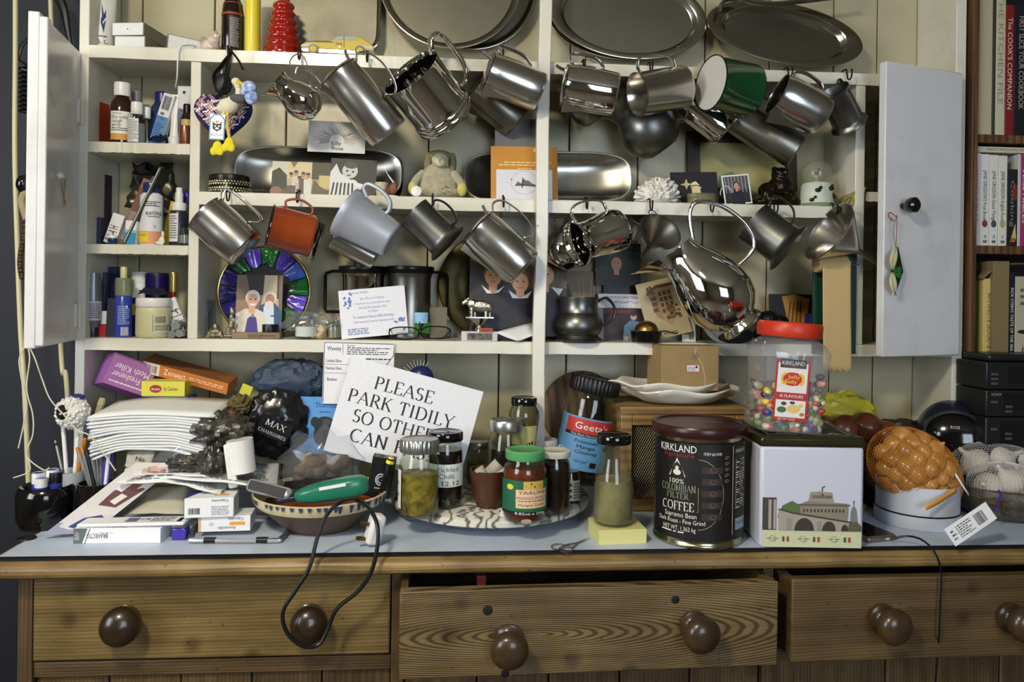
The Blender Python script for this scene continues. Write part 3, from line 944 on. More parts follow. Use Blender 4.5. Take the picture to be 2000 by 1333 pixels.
# lower row
vessel('steel_mug', 'barrel steel mug with wire handle hanging beside the left cupboard', 'mug', 441, 453, YH, 108, 92, 136, -14, TAPER, STEEL, H_WIRE, 'wire', .007, .003)
ORANGE = mat('orange_enamel', c(160, 70, 28), 0.28, coat=.4, var=.5, vs=5, col2=c(112, 42, 18), stretch=(1, 1, 6))
vessel('enamel_mug', 'orange red enamel mug hanging in the lower row', 'mug', 570, 452, YH, 86, 84, 166, 3, MUG, ORANGE, [(.98, .72), (1.3, .78), (1.5, .62), (1.53, .42), (1.4, .24), (1.2, .15), (.98, .16)], hw=.004, ht=.0024, rim=BLACKG)
vessel('steel_jug', 'small steel jug peeping out behind the orange mug', 'jug', 600, 466, YI - .01, 76, 54, 70, 0, POT, CHROME, H_STRAP, hw=.005, ht=.002)
vessel('aluminium_mug', 'worn pale aluminium mug with wide rolled rim', 'mug', 720, 442, YH, 110, 102, 148, -10, CONEM, ALU, [(.95, .78), (1.2, .9), (1.42, .86), (1.46, .62), (1.3, .4), (1.0, .32), (.8, .34)], hw=.005, ht=.004, roll=-8)
vessel('steel_jug', 'steel jug lying low behind the pale aluminium mug', 'jug', 694, 484, YI - .02, 92, 52, 152, 0, MUG, STEEL, H_STRAP, hw=.005, ht=.002)
vessel('pewter_mug', 'dull pewter mug with strap handle and splayed foot, lower row', 'mug', 842, 447, YH, 92, 72, 137, -8, PEWF, PEWTER, H_RING, hw=.006, ht=.0022)
vessel('coffee_pot', 'tall steel coffee pot with wire handle left of the post, lower row', 'coffee pot', 980, 487, YH, 120, 90, 138, -3, POT, STEEL, [(.92, 1.0), (1.25, 1.1), (1.6, 1.0), (1.72, .7), (1.62, .42), (1.3, .3), (1.0, .36)], 'wire', .005, .003, lid=1, spout=(.3, 1.22))
vessel('sauce_jug', 'rounded polished sauce jug behind the flared jug right of the post', 'jug', 1108, 478, YI - .02, 92, 84, 62, 0, SAUCE, CHROME, H_RING, hw=.004, ht=.002, lip=(.5, .7, 34, .03))
vessel('flared_jug', 'polished waisted jug with its round mouth turned left and down', 'jug', 1168, 463, YH, 106, 88, 200, 33, FLARE, CHROME, H_STRAP, hw=.005, ht=.002)
vessel('steel_cup', 'small steel cup hanging between the flared jug and the round funnel', 'cup', 1238, 438, YI - .02, 46, 50, 60, 34, MUG, STEEL, H_RING, hw=.004, ht=.002)
vessel('pewter_mug', 'dark pewter mug between the big pitcher and the funnel', 'mug', 1506, 460, YH, 84, 84, 143, -8, PEWF, PEWTER, H_TOP, hw=.006, ht=.002)
vessel('water_pitcher', 'big polished steel pitcher with long looped handle and pouring lip', 'pitcher', 1388, 562, YH - .02, 196, 136, 130, 4, PITCH, CHROME,
       [(.5, .97), (.9, 1.18), (1.28, 1.22), (1.72, 1.02), (1.86, .74), (1.62, .54), (1.0, .5)], hw=.005, ht=.0042, lip=(1.0, .84, 36, .10))
# funnels: open cone with a stem
def funnel(name, label, cx, cy, y, L, D, Ls, phi, tau, m_, ring=None):
    u = U(cx, y)
    L, q, Ls = L * u, D / 2 * u, Ls * u
    M_, a = axis_frame(at(cx, cy, y), phi, tau)
    o = thing(name, label, 'funnel', M_, 'pots and mugs hanging from the shelf hooks')
    pr = [(.0035, -L - Ls), (.006, -L), (q * .96, -.006), (q, 0), (q * 1.03, .001), (q * .985, .0012), (q * .94, -.006), (.005, -L + .001), (.0027, -L - Ls)]
    part('cone', B().lathe(pr, 48), m_, o, smooth=40)
    part('ring', B().tube([(q * 1.12 + .008 * math.cos(k * math.pi / 10), .008 * math.sin(k * math.pi / 10), -.002) for k in range(20)], .0012, closed=True, up=(0, 0, 1), n=6), m_, o)
    return o
funnel('funnel', 'large shiny steel funnel with long stem at the right end', 1618, 452, YH, 70, 122, 62, 145, 24, STEEL)
funnel('funnel', 'small round bodied funnel with short dark stem, ring at its rim', 1290, 452, YH + .005, 48, 82, 30, 56, 42, STEELD)
# cup hooks in the shelf edges, each where a pot hangs
def hook(px, z):
    x = at(px, PY - (z - CZ) * 1000, -.01).x
    p = cr([(x, .012, z + .0055), (x, .002, z + .006), (x, -.007, z + .004), (x, -.010, z - .008), (x, -.014, z - .017), (x, -.024, z - .018), (x, -.029, z - .010), (x, -.028, z - .003)], 4)
    part('cup_hook', B().tube(p, .0016, n=6, up=(1, 0, 0)).ball(x, -.028, z - .002, .0024, n=8, k=6).lathe([(0, 0), (.004, 0), (.004, .0012), (0, .0016)], 10, M=TR(x, .010, z + .0002)), IRON, rack)
for px in (450, 586, 718, 838, 968, 1140, 1270, 1392, 1540, 1655):
    hook(px, S0)
for px in (448, 583, 712, 845, 983, 1145, 1270, 1388, 1512, 1628):
    hook(px, S2)
# wire S hook of the creamer
u = U(580, YH)
p = [at(x, y_, YH) for x, y_ in ((585, 136), (572, 134), (566, 124), (570, 113), (580, 106), (592, 110), (599, 124), (603, 142), (606, 160), (616, 170), (626, 171))]
tag(part('wire_hook', B().tube(cr(p, 5), .0011, n=6), WIRE), 'bent wire S hook carrying the small creamer', 'hook')

# ------------------------------------------------------------------ trays on the top shelf
TRAY = mat('tray_steel', c(140, 137, 122), 0.42, 1, var=.6, vs=5, rv=.1, col2=c(96, 93, 80), bump=.04, bs=120)
TRAYR = mat('tray_rim_steel', c(170, 166, 152), 0.2, 1)
def tray(label, cx, cy, y, rx, ry, lean, rot=0, rimw=.1, depth=.012, square=False, m_=None):
    u = U(cx, y)
    p = at(cx, cy, y)
    M_ = TR(*p) @ RT(90 - lean, 'X') @ RT(-rot, 'Z')
    o = thing('serving_tray', label, 'tray', M_, 'steel trays on the top shelf')
    a, b_ = rx * u, ry * u / math.cos(R(lean))
    def se(k, an):
        if not square:
            return a * k * math.cos(an), b_ * k * math.sin(an)
        ca, sa = math.cos(an), math.sin(an)
        e = .28
        return a * k * math.copysign(abs(ca) ** e, ca), b_ * k * math.copysign(abs(sa) ** e, sa)
    def ring(ks, nm, m2):
        n = 72
        vs, fs = [], []
        for (k, z) in ks:
            for i in range(n):
                x, yy = se(k, 2 * math.pi * i / n)
                vs.append((x, yy, z))
        for j in range(len(ks) - 1):
            for i in range(n):
                i2 = (i + 1) % n
                fs.append((j * n + i, j * n + i2, (j + 1) * n + i2, (j + 1) * n + i))
        fs.append([(len(ks) - 1) * n + i for i in range(n)])
        fs.append(list(range(n))[::-1])
        return part(nm, B().add(vs, fs), m2, o, smooth=40)
    r0 = 1 - rimw
    ring([(.0, 0.0), (r0 - .05, 0.0), (r0 - .05, .001), (0, .001)], 'well', m_ or TRAY)
    ring([(r0 - .049, -.0005), (r0 - .03, .001), (r0, depth * .8), (r0 + .02, depth), (.985, depth + .001), (1.0, depth + .0005), (1.0, depth - .002), (.98, depth - .0015), (r0 + .02, depth - .002), (r0 - .02, 0), (r0 - .049, -.0015)], 'rim', TRAYR if m_ is None else m_)
    return o
tray('square steel tray leaning behind the toy taxi', 650, 18, .112, 96, 84, 4, 0, .05, .01, True)
tray('round steel tray mostly hidden behind the large round one', 920, -28, .122, 132, 132, 4, 0, .07, .012)
tray('large round dull steel tray left of the centre post', 880, -36, .094, 140, 141, 6, 0, .06, .014)
tray('oval steel tray peeping out behind the scratched oval one', 1205, 40, .122, 138, 80, 4, 6, .12, .01)
tray('scratched oval steel tray just right of the centre post', 1226, 36, .095, 152, 84, 6, 4, .13, .012)
tray('oval steel tray with broad flat rim at the right', 1528, 72, .085, 150, 64, 16, 9, .2, .014)
p0, p1 = at(1405, 26, .07), at(1660, -8, .07)
tag(part('steel_server', B().tube(cr([p0, at(1412, 4, .07), at(1440, -2, .07), at(1500, 8, .065), p1], 6), .004, .010, n=10), STEELD), 'dark steel bar handled server lying on top of the broad rimmed tray', 'utensil')
# ------------------------------------------------------------------ generic makers for small things
def card(name, label, cat, cx, cy, w_, h_, y, rot=0, lean=8, bg=CARDW, shapes=(), on=None, thick=.0012, group=None, yaw=0, bend=0):
    """a flat sheet (photo, greeting card, notice) standing or pinned in the place"""
    u = U(cx, y)
    W, H = w_ * u, h_ * u
    M_ = TR(*at(cx, cy, y)) @ RT(yaw, 'Z') @ RT(-lean, 'X') @ RT(rot, 'Y')
    if bend:
        fb = lambda x: bend * (x / W * 2) ** 2
        b = B().grid(lambda i, j: (W * (i - .5), fb(W * (i - .5)), H * (j - .5)), 10, 1)
        o = part(name, b, bg, smooth=60, M=M_, solid=thick)
        fn = lambda x, yy, e: (x - W / 2, fb(x - W / 2) - e - thick / 2, yy - H / 2)
    else:
        o = part(name, B().box(-W / 2, W / 2, 0, thick, -H / 2, H / 2), bg, smooth=0, M=M_)
        fn = lambda x, yy, e: (x - W / 2, -e, yy - H / 2)
    tag(o, label, cat, group)
    if shapes:
        decal(o, W, H, shapes, fn, curved=bool(bend))
    if on is not None:
        rest(o, on)
    return o
def boxx(name, label, cat, cx, by, y, w_, h_, d_, m_, rz=0, rx=0, ry=0, faces=None, on=None, bevel=.0006, group=None):
    """a carton; prints go on its faces f t r l"""
    u = U(cx, y)
    W, H, D = w_ * u, h_ * u, d_ * u
    o = part(name, B().box(-W / 2, W / 2, -D / 2, D / 2, 0, H), m_, smooth=30, bevel=bevel, M=TR(*at(cx, by, y)) @ RT(rz, 'Z') @ RT(ry, 'Y') @ RT(rx, 'X'))
    tag(o, label, cat, group)
    fns = {'f': (W, H, lambda x, z, e: (x - W / 2, -D / 2 - e, z)), 't': (W, D, lambda x, z, e: (x - W / 2, z - D / 2, H + e)),
           'r': (D, H, lambda x, z, e: (W / 2 + e, x - D / 2, z)), 'l': (D, H, lambda x, z, e: (-W / 2 - e, D / 2 - x, z))}
    for k, sh in (faces or {}).items():
        decal(o, fns[k][0], fns[k][1], sh, fns[k][2])
    if on is not None:
        rest(o, on)
    return o
def prof_r(prof, z):
    for (r0, z0), (r1, z1) in zip(prof, prof[1:]):
        if z0 <= z <= z1 and z1 > z0:
            return r0 + (r1 - r0) * (z - z0) / (z1 - z0)
    return prof[-1][0]
STRAIGHT = [(0, 0), (.9, 0), (.98, .015), (1, .05), (1, .8), (.95, .86), (.86, .9), (.84, 1)]
BOTTLE = [(0, 0), (.92, 0), (1, .03), (1, .62), (.92, .7), (.6, .8), (.45, .84), (.45, 1)]
JAR = [(0, 0), (.84, 0), (.94, .02), (1, .08), (1, .72), (.96, .8), (.84, .88), (.82, 1)]
CYL = [(0, 0), (.96, 0), (1, .02), (1, .97), (.97, 1)]
def jar(name, label, cat, px, y, on, D, H, prof, m_, lid=None, content=None, labels=(), tilt=(0, 0), yaw=0, group=None, thick=.0016, solid=True, sx=1, sy=1, n=36, py=None):
    """bottle, jar, tub or can: turned body, lid, filling and wrapped labels"""
    u = U(px, y)
    q, Hm = D / 2 * u, H * u
    p = at(px, py if py is not None else 600, y)
    z0 = on if py is None else p.z
    if labels:
        yaw += math.degrees(math.atan2(-p.x, y - CY))
    M_ = TR(p.x, y, z0) @ RT(tilt[1], 'Y') @ RT(tilt[0], 'X') @ RT(yaw, 'Z')
    o = thing(name, label, cat, M_, group)
    out = [(r_ * q, z_ * Hm) for r_, z_ in prof]
    if solid:
        part('body', B().lathe(out + [(0, out[-1][1])], n, sx=sx, sy=sy), m_, o, smooth=50)
    else:
        inn = [(max(r_ - thick, 0), max(z_, thick * 1.5)) for r_, z_ in out][::-1]
        part('body', B().lathe(out + inn, n, sx=sx, sy=sy), m_, o, smooth=50)
    if content:
        cm, c0, c1 = content[:3]
        ks = [c0 + (c1 - c0) * i / 12 for i in range(13)]
        pr = [(0, c0 * Hm + .002)] + [(max(prof_r(out, max(k, .02) * Hm) - thick * 1.15, .001), k * Hm + (.002 if i == 0 else 0)) for i, k in enumerate(ks)] + [(0, c1 * Hm)]
        part('contents', B().lathe(pr, n, sx=sx, sy=sy), cm, o, smooth=60)
    if lid:
        lr, lz0, lz1, lm = lid[:4]
        rb = lid[4] if len(lid) > 4 else 0
        a0, a1 = lz0 * Hm, lz1 * Hm
        e = (a1 - a0) * .12
        f = (lambda x, yy, z, an, k: (x * (1 + .02 * math.cos(an * rb)), yy * (1 + .02 * math.cos(an * rb)), z)) if rb else None
        part('lid', B().lathe([(0, a0), (lr * q * .97, a0), (lr * q, a0 + e), (lr * q, a1 - e), (lr * q * .95, a1), (lr * q * .86, a1 + e * .2), (lr * q * .82, a1 - e * .3), (0, a1 - e * .3)], max(n, rb * 3), f=f, sx=sx, sy=sy), lm, o, smooth=40)
    for (l0, l1, a0, a1, bg, sh) in labels:
        rr = max(prof_r(out, (l0 + (l1 - l0) * k / 6) * Hm) for k in range(7))
        W, Hh = rr * R(a1 - a0), (l1 - l0) * Hm
        fn = lambda x, yy, e, rr=rr, W=W, a0=a0, l0=l0: ((prof_r(out, l0 * Hm + yy) * sx + e) * math.sin(R(a0) + x / rr), -(prof_r(out, l0 * Hm + yy) * sy + e) * math.cos(R(a0) + x / rr), l0 * Hm + yy)
        base_ = [('r', 0, 0, 1, 1, bg)] if bg else []
        decal(o, W, Hh, base_ + list(sh), fn, 'label', True, .0005)
    return o
def blob(name, label, cat, px, y, on, balls, m_, rz=0, remesh=.0022, py=None, group=None):
    """figurine fused from rounded masses; balls (x, y, z, rx[, ry, rz]) in pixels from the base centre"""
    u = U(px, y)
    b = B()
    for q in balls:
        q = [v * u for v in q]
        b.ball(*q, n=14, k=9)
    p = at(px, py or 600, y)
    o = part(name, b, m_, smooth=179, remesh=remesh, M=TR(p.x, y, on if on is not None else p.z) @ RT(rz, 'Z'))
    tag(o, label, cat, group)
    if on is not None:
        rest(o, on)
    return o
SK, SK2 = c(206, 160, 128), c(120, 82, 62)
def person_print(x, y, s_, skin, hair, top, w_=1.0):
    """head and shoulders print, head centred at x, y with radius s"""
    return [('p', [(x - 2.2 * s_ * w_, y - 6 * s_), (x - 1.9 * s_ * w_, y - 2.2 * s_), (x - .6 * s_ * w_, y - 1.3 * s_), (x + .6 * s_ * w_, y - 1.3 * s_), (x + 1.9 * s_ * w_, y - 2.2 * s_), (x + 2.2 * s_ * w_, y - 6 * s_)], top),
            ('r', x - .4 * s_ * w_, y - 1.7 * s_, x + .4 * s_ * w_, y - .6 * s_, skin),
            ('e', x, y + .22 * s_, .98 * s_ * w_, 1.12 * s_, hair), ('e', x, y - .08 * s_, .8 * s_ * w_, s_, skin),
            ('e', x - .3 * s_ * w_, y + .05 * s_, .1 * s_ * w_, .09 * s_, c(40, 30, 26)), ('e', x + .3 * s_ * w_, y + .05 * s_, .1 * s_ * w_, .09 * s_, c(40, 30, 26)),
            ('p', [(x - .06 * s_ * w_, y), (x + .12 * s_ * w_, y - .3 * s_), (x - .1 * s_ * w_, y - .3 * s_)], tuple(v * .75 for v in skin)),
            ('p', [(x - .34 * s_ * w_, y - .5 * s_), (x + .34 * s_ * w_, y - .5 * s_), (x + .16 * s_ * w_, y - .68 * s_), (x - .16 * s_ * w_, y - .68 * s_)], c(190, 120, 110))]

# ------------------------------------------------------------------ on the top shelf
o = thing('lotion_tube', 'white lotion tube printed with spiky blue leaves, standing on its cap', 'tube', TR(at(201, 60, .06).x, .06, S0) @ RT(23, 'Z'))
u = U(201, .06)
part('tube_body', B().lathe([(0, .016), (.0205, .016), (.0215, .022)] + [(.0215 + .0004 * k, .022 + .016 * k) for k in range(1, 9)] + [(0, .152)], 28, f=lambda x, y, z, a, k: (x, y * (1 - max(0, z - .03) * 6.5), z)), WPL, o)
part('cap', B().lathe([(0, 0), (.020, 0), (.0212, .002), (.0212, .0155), (0, .0158)], 28), WPL, o)
lf = [('p', [(.55, .0), (.62, .25), (.95, .55), (.66, .42), (.72, .75), (.55, .5), (.42, .8), (.45, .4), (.15, .6), (.42, .22)], c(30, 62, 116)), ('p', [(.62, 0), (.99, .3), (.99, 0)], c(30, 62, 116)),
      ('p', [(.6, .5), (.99, .55), (.99, 1), (.8, 1)], c(40, 76, 130)), ('p', [(.3, .1), (.05, .3), (.36, .2)], c(30, 62, 116)), ('t', '4 FL OZ', .45, -.22, .1, K), ('l', .1, -.12, .9, -.04, 1, c(40, 60, 110))]
decal(o, .034, .075, lf, lambda x, y, e: (x - .017, -.0216 - e + (max(0, (y + .036) - .03)) * .11 + (abs(x - .017) / .017) ** 2 * .012, y + .036), 'printed_face')
BOXG = mat('grey_card_edge', c(128, 124, 104), .8)
BW = [('r', .03, .05, .97, .95, c(214, 214, 212))]
b1 = boxx('match_box', 'lower of two large white matchboxes stacked beside the lotion tube', 'box', 277, 90, .066, 62, 27, 92, BOXG, rz=-6, faces={'f': BW}, on=S0)
b2 = boxx('match_box', 'upper of two large white matchboxes stacked beside the lotion tube', 'box', 276, 62, .066, 66, 26, 94, BOXG, rz=-9, faces={'f': BW + [('e', .5, .5, .02, .05, K)]}, on=S0 + 27.3 * U(264, .058))
boxx('match_box', 'single white matchbox turned at an angle beside the china hen', 'box', 358, 92, .062, 66, 30, 62, BOXG, rz=24, ry=4, faces={'f': BW, 'l': [('r', .05, .05, .95, .95, c(120, 110, 90))]}, on=S0)
CH = mat('china_white_brown', c(220, 212, 196), .25, var=.8, vs=55, col2=c(150, 96, 50), coat=.5)
blob('china_hen', 'small white and brown china hen on the top shelf', 'figurine', 404, .035, S0, [(0, 0, 14, 20, 15, 15), (6, 0, 28, 12, 10, 12), (10, -3, 38, 7), (15, -6, 37, 4), (-14, 0, 24, 7, 6, 9), (8, 0, 45, 5, 3, 4)], CH, 20)
o = jar('sauce_bottle', 'dark bottle with red shoulder and pale back label', 'bottle', 447, .05, S0, 43, 130, [(0, 0), (.96, 0), (1, .02), (1, .66), (.9, .8), (.5, .95), (.5, 1)], mat('dark_bottle', c(26, 16, 14), .12, coat=.6),
        labels=[(.62, .82, -85, 85, c(150, 52, 24), []), (.1, .6, -20, 45, c(34, 30, 34), [('l', .1, .05, .8, .95, 18, c(170, 165, 160))])])
jar('candle_tube', 'tall bright yellow tube beside the red pepper mill', 'tube', 486, .05, S0, 30, 150, CYL, mat('yellow_gloss', c(222, 206, 60), .3))
b = [(0, 0), (1, 0), (1.04, .02), (1.02, .08)]
for k in range(6):
    z, rr = .12 + k * .135, 1 - k * .085
    b += [(rr * .80, z), (rr * .82, z + .02), (rr * .96, z + .05), (rr * .97, z + .075), (rr * .84, z + .11)]
jar('pepper_mill', 'red lacquered pepper mill turned in stacked rings', 'pepper mill', 546, .05, S0, 76, 122, b + [(.3, .95), (.3, 1)], mat('red_lacquer', c(150, 28, 14), .16, coat=.7))
# toy taxi
u = U(660, .03)
M_ = TR(at(662, 98, .03).x, .03, S0)
tx = thing('toy_taxi', 'yellow tinplate toy taxi with chrome bumpers', 'toy car', M_)
YEL = mat('taxi_yellow', c(190, 166, 40), .45)
s_ = 1.0 * u
hull = [(-70, 12), (-69, 20), (-62, 25), (-40, 28), (-12, 30), (2, 38), (12, 40), (38, 39), (48, 36), (60, 29), (68, 24), (71, 16), (71, 10), (-70, 10)]
part('car_body', B().prism([(x * s_, z * s_) for x, z in hull][::-1], -.019, .019), YEL, tx, smooth=30, bevel=.004)
part('chrome_skirt', B().prism([(x * s_, z * s_) for x, z in [(-73, 4), (-73, 13), (-60, 13), (60, 13), (74, 12), (74, 2), (66, 2)]][::-1], -.0205, .0205), CHROME, tx, smooth=30, bevel=.002)
for x in (-46, 44):
    for yy in (-.0215, .0215):
        part('wheel', B().lathe([(0, -.004), (9.5 * s_, -.004), (10 * s_, -.002), (10 * s_, .002), (9.5 * s_, .004), (0, .004)], 20, M=TR(x * s_, yy, 9.8 * s_) @ RT(90, 'X')), BLACK, tx)
        part('hub_cap', B().lathe([(0, -.0045), (6 * s_, -.0045), (6 * s_, .0045), (0, .0045)], 16, M=TR(x * s_, yy * 1.01, 9.8 * s_) @ RT(90, 'X')), YEL, tx)
WN = c(150, 156, 166)
decal(tx, 145 * s_, 42 * s_, [('p', [(.45, .72), (.5, .9), (.58, .92), (.58, .74)], WN), ('p', [(.6, .74), (.6, .92), (.72, .91), (.78, .76)], WN), ('s', [(.59, .4), (.59, .95)], .02, c(60, 52, 20)),
     ('t', 'TAXI', .52, .55, .13, K, .09), ('e', .53, .42, .015, .05, W_), ('r', .08, .6, .45, .63, c(60, 52, 20)), ('p', [(.02, .45), (.16, .52), (.16, .4), (.02, .36)], c(190, 190, 188)), ('p', [(.84, .5), (.97, .48), (.98, .36), (.84, .36)], c(190, 190, 188))] +
      [('r', .2 + i * .022, .63, .21 + i * .022, .67, K) for i in range(10)], lambda x, y, e: (x - 73 * s_, -.0193 - e, y))

# ------------------------------------------------------------------ the heart and the goose hanging at the upper left
hp = at(436, 228, -.030)
u = U(436, -.03)
NAVY = mat('union_cotton', c(30, 34, 92), .9, bump=.3, bs=300)
ho = thing('fabric_heart', 'padded cotton heart printed with union flags', 'ornament', TR(*hp))
def heart_r(a):
    # radius of the heart outline at angle a, by sampling
    return HR[int((a % (2 * math.pi)) / (2 * math.pi) * 360) % 360]
pts = [(16 * math.sin(t) ** 3, 13 * math.cos(t) - 5 * math.cos(2 * t) - 2 * math.cos(3 * t) - math.cos(4 * t)) for t in [2 * math.pi * i / 720 for i in range(720)]]
HR = [0] * 360
for x, z in pts:
    HR[int((math.atan2(z, x) % (2 * math.pi)) / (2 * math.pi) * 360) % 360] = math.hypot(x, z)
for i in range(360):
    if not HR[i]:
        HR[i] = HR[i - 1]
hs = 3.6 * u
def heart_pt(t, a, side):
    r_ = heart_r(a) * hs * t
    return (r_ * math.cos(a), side * .019 * math.sqrt(max(0, 1 - t ** 3)), r_ * math.sin(a) * 1.05)
b = B()
for sd in (-1, 1):
    b.grid(lambda i, j: heart_pt(j, i * 2 * math.pi, sd), 60, 8)
part('padding', b, NAVY, ho, smooth=179)
HW, HH = 32 * hs, 30 * hs
def heart_fn(x, y, e):
    x, z = x - HW / 2, y - HH / 2
    t = min(1, math.hypot(x, z / 1.05) / (heart_r(math.atan2(z / 1.05, x)) * hs + 1e-9))
    return (x, -.019 * math.sqrt(max(0, 1 - t ** 3)) - e - .0003, z)
sh = []
RED, WH = c(150, 30, 30), c(220, 216, 206)
def tl(cx, cy):
    d = .115
    P = lambda x, y: (cx + (x - y) * .72, cy + (x + y) * .72)
    Q = lambda pts_, col: ('p', [P(*q_) for q_ in pts_], col)
    w = d * .16
    out = [Q([(-d, -d * .6 - w), (-d + w, -d * .6), (d, d * .6 - w), (d, d * .6), (d - w, d * .6), (-d, -d * .6)], WH), Q([(-d, d * .6), (-d + w, d * .6), (d, -d * .6 + w), (d, -d * .6), (d - w, -d * .6), (-d, d * .6 - w)], WH),
           Q([(-d, -w), (d, -w), (d, w), (-d, w)], WH), Q([(-w, -d * .6), (w, -d * .6), (w, d * .6), (-w, d * .6)], WH),
           Q([(-d, -w * .6), (d, -w * .6), (d, w * .6), (-d, w * .6)], RED), Q([(-w * .6, -d * .6), (w * .6, -d * .6), (w * .6, d * .6), (-w * .6, d * .6)], RED)]
    return out
def inside(x, y):
    X, Z = (x - .5) * HW, (y - .5) * HH
    return math.hypot(X, Z / 1.05) < .97 * heart_r(math.atan2(Z / 1.05, X)) * hs
for i in range(-4, 5):
    for j in range(-4, 5):
        cx, cy = .5 + i * .17 + j * .0, .5 + j * .13 + (i % 2) * .065
        for q_ in tl(cx, cy):
            # subdivide each stripe so that it follows the padding
            p4 = q_[1]
            if all(inside(*v) for v in p4):
                sh.append(q_)
decal(ho, HW, HH, sh, heart_fn, 'printed_face', False, .0012)
part('hanging_loop', B().tube(cr([(0, 0, .038), (-.004, -.002, .07), (.002, -.004, .115), (.006, -.002, .07), (.003, 0, .038)], 5), .001, n=6), CARDW, ho)
BLK = mat('black_ribbon', c(20, 20, 24), .5)
tag(part('ribbon_bow', B().tube(cr([at(425, 180, -.055), at(418, 150, -.06), at(432, 130, -.055), at(446, 112, -.045), at(452, 100, -.035)], 5), .003, .010, n=8)
    .tube(cr([at(450, 104, -.04), at(444, 140, -.06), at(440, 170, -.07), at(428, 188, -.06)], 5), .003, .011, n=8).tube(cr([at(452, 100, -.035), at(466, 118, -.05), at(474, 134, -.06)], 5), .002, .005, n=8)
    .ball(*at(436, 165, -.062), .016, .010, .02), BLK), 'black ribbon bow tied above the union heart', 'ribbon')
CREAM = mat('cream_plush', c(214, 206, 178), .9, bump=.5, bs=400, sheen=.4)
go = thing('goose_toy', 'small stuffed goose in a blue checked bow hanging before the heart', 'soft toy', TR(*at(446, 208, -.075)))
u = U(446, -.075)
g = lambda x, y_, r_, a=1, b_=1: (( x - 446) * u, 0, (208 - y_) * u, r_ * u, r_ * u * a, r_ * u * b_)
b = B()
for q in (g(446, 208, 20, .8, .85), g(455, 200, 15, .8, .9), g(437, 212, 14, .8, .8), g(465, 185, 7), g(466, 176, 6.5), g(464, 167, 7), g(460, 158, 9, .9, .9)):
    b.ball(*q, n=16, k=10)
part('goose_body', b, CREAM, go, smooth=179, remesh=.0014)
part('bill', B().tube([((464 - 446) * u, -.004, (208 - 160) * u), ((480 - 446) * u, -.006, (208 - 166) * u)], .005, .004, n=8, taper=lambda t: 1 - .5 * t), mat('orange_felt', c(206, 170, 50), .9), go)
part('wing', B().ball((466 - 446) * u, -.013, (208 - 192) * u, .014, .004, .0075, M=RT(6, 'Y')), mat('grey_felt', c(78, 80, 84), .9), go)
YF_ = mat('yellow_felt', c(214, 200, 40), .9)
for x0, x1, y1 in ((438, 430, 288), (446, 452, 280)):
    part('leg', B().tube(cr([((x0 - 446) * u, -.004, (208 - 220) * u), ((x0 - 444) * u, -.012, (208 - 246) * u), ((x1 - 446) * u, -.010, (208 - y1 + 8) * u)], 6), .003, n=8), mat('pale_orange_felt', c(214, 184, 90), .9), go)
    part('foot', B().ball((x1 - 446) * u, -.012, (208 - y1 - 6) * u, .009, .004, .013).ball((x1 - 454) * u, -.012, (208 - y1 - 13) * u, .006, .004, .008).ball((x1 - 440) * u, -.012, (208 - y1 - 13) * u, .006, .004, .008), YF_, go, smooth=179, remesh=.0014)
GING = mat('blue_gingham', c(92, 122, 186), .9, var=.9, vs=120, col2=c(205, 212, 228))
part('checked_bow', B().ball((489 - 446) * u, -.012, (208 - 172) * u, .014, .008, .012).ball((493 - 446) * u, -.010, (208 - 190) * u, .012, .007, .014).ball((480 - 446) * u, -.013, (208 - 182) * u, .006), GING, go, smooth=179)
o = card('toy_tag', 'white tag with black cat face on the goose toy', 'tag', 424, 248, 30, 52, -.092, 2, 0, CARDW,
         [('p', [(0, 0), (1, 0), (1, .8), (.72, 1), (.28, 1), (0, .8)], c(70, 130, 180)), ('p', [(.07, .04), (.93, .04), (.93, .77), (.7, .95), (.3, .95), (.07, .77)], W_),
          ('p', [(.22, .42), (.2, .72), (.35, .62), (.65, .62), (.8, .72), (.78, .42), (.5, .32)], K), ('e', .38, .53, .06, .03, W_), ('e', .62, .53, .06, .03, W_), ('e', .5, .44, .12, .04, W_), ('e', .5, .7, .12, .05, c(214, 140, 40)), ('t', 'JELLYCAT', .5, .2, .08, c(30, 50, 90), .8)])

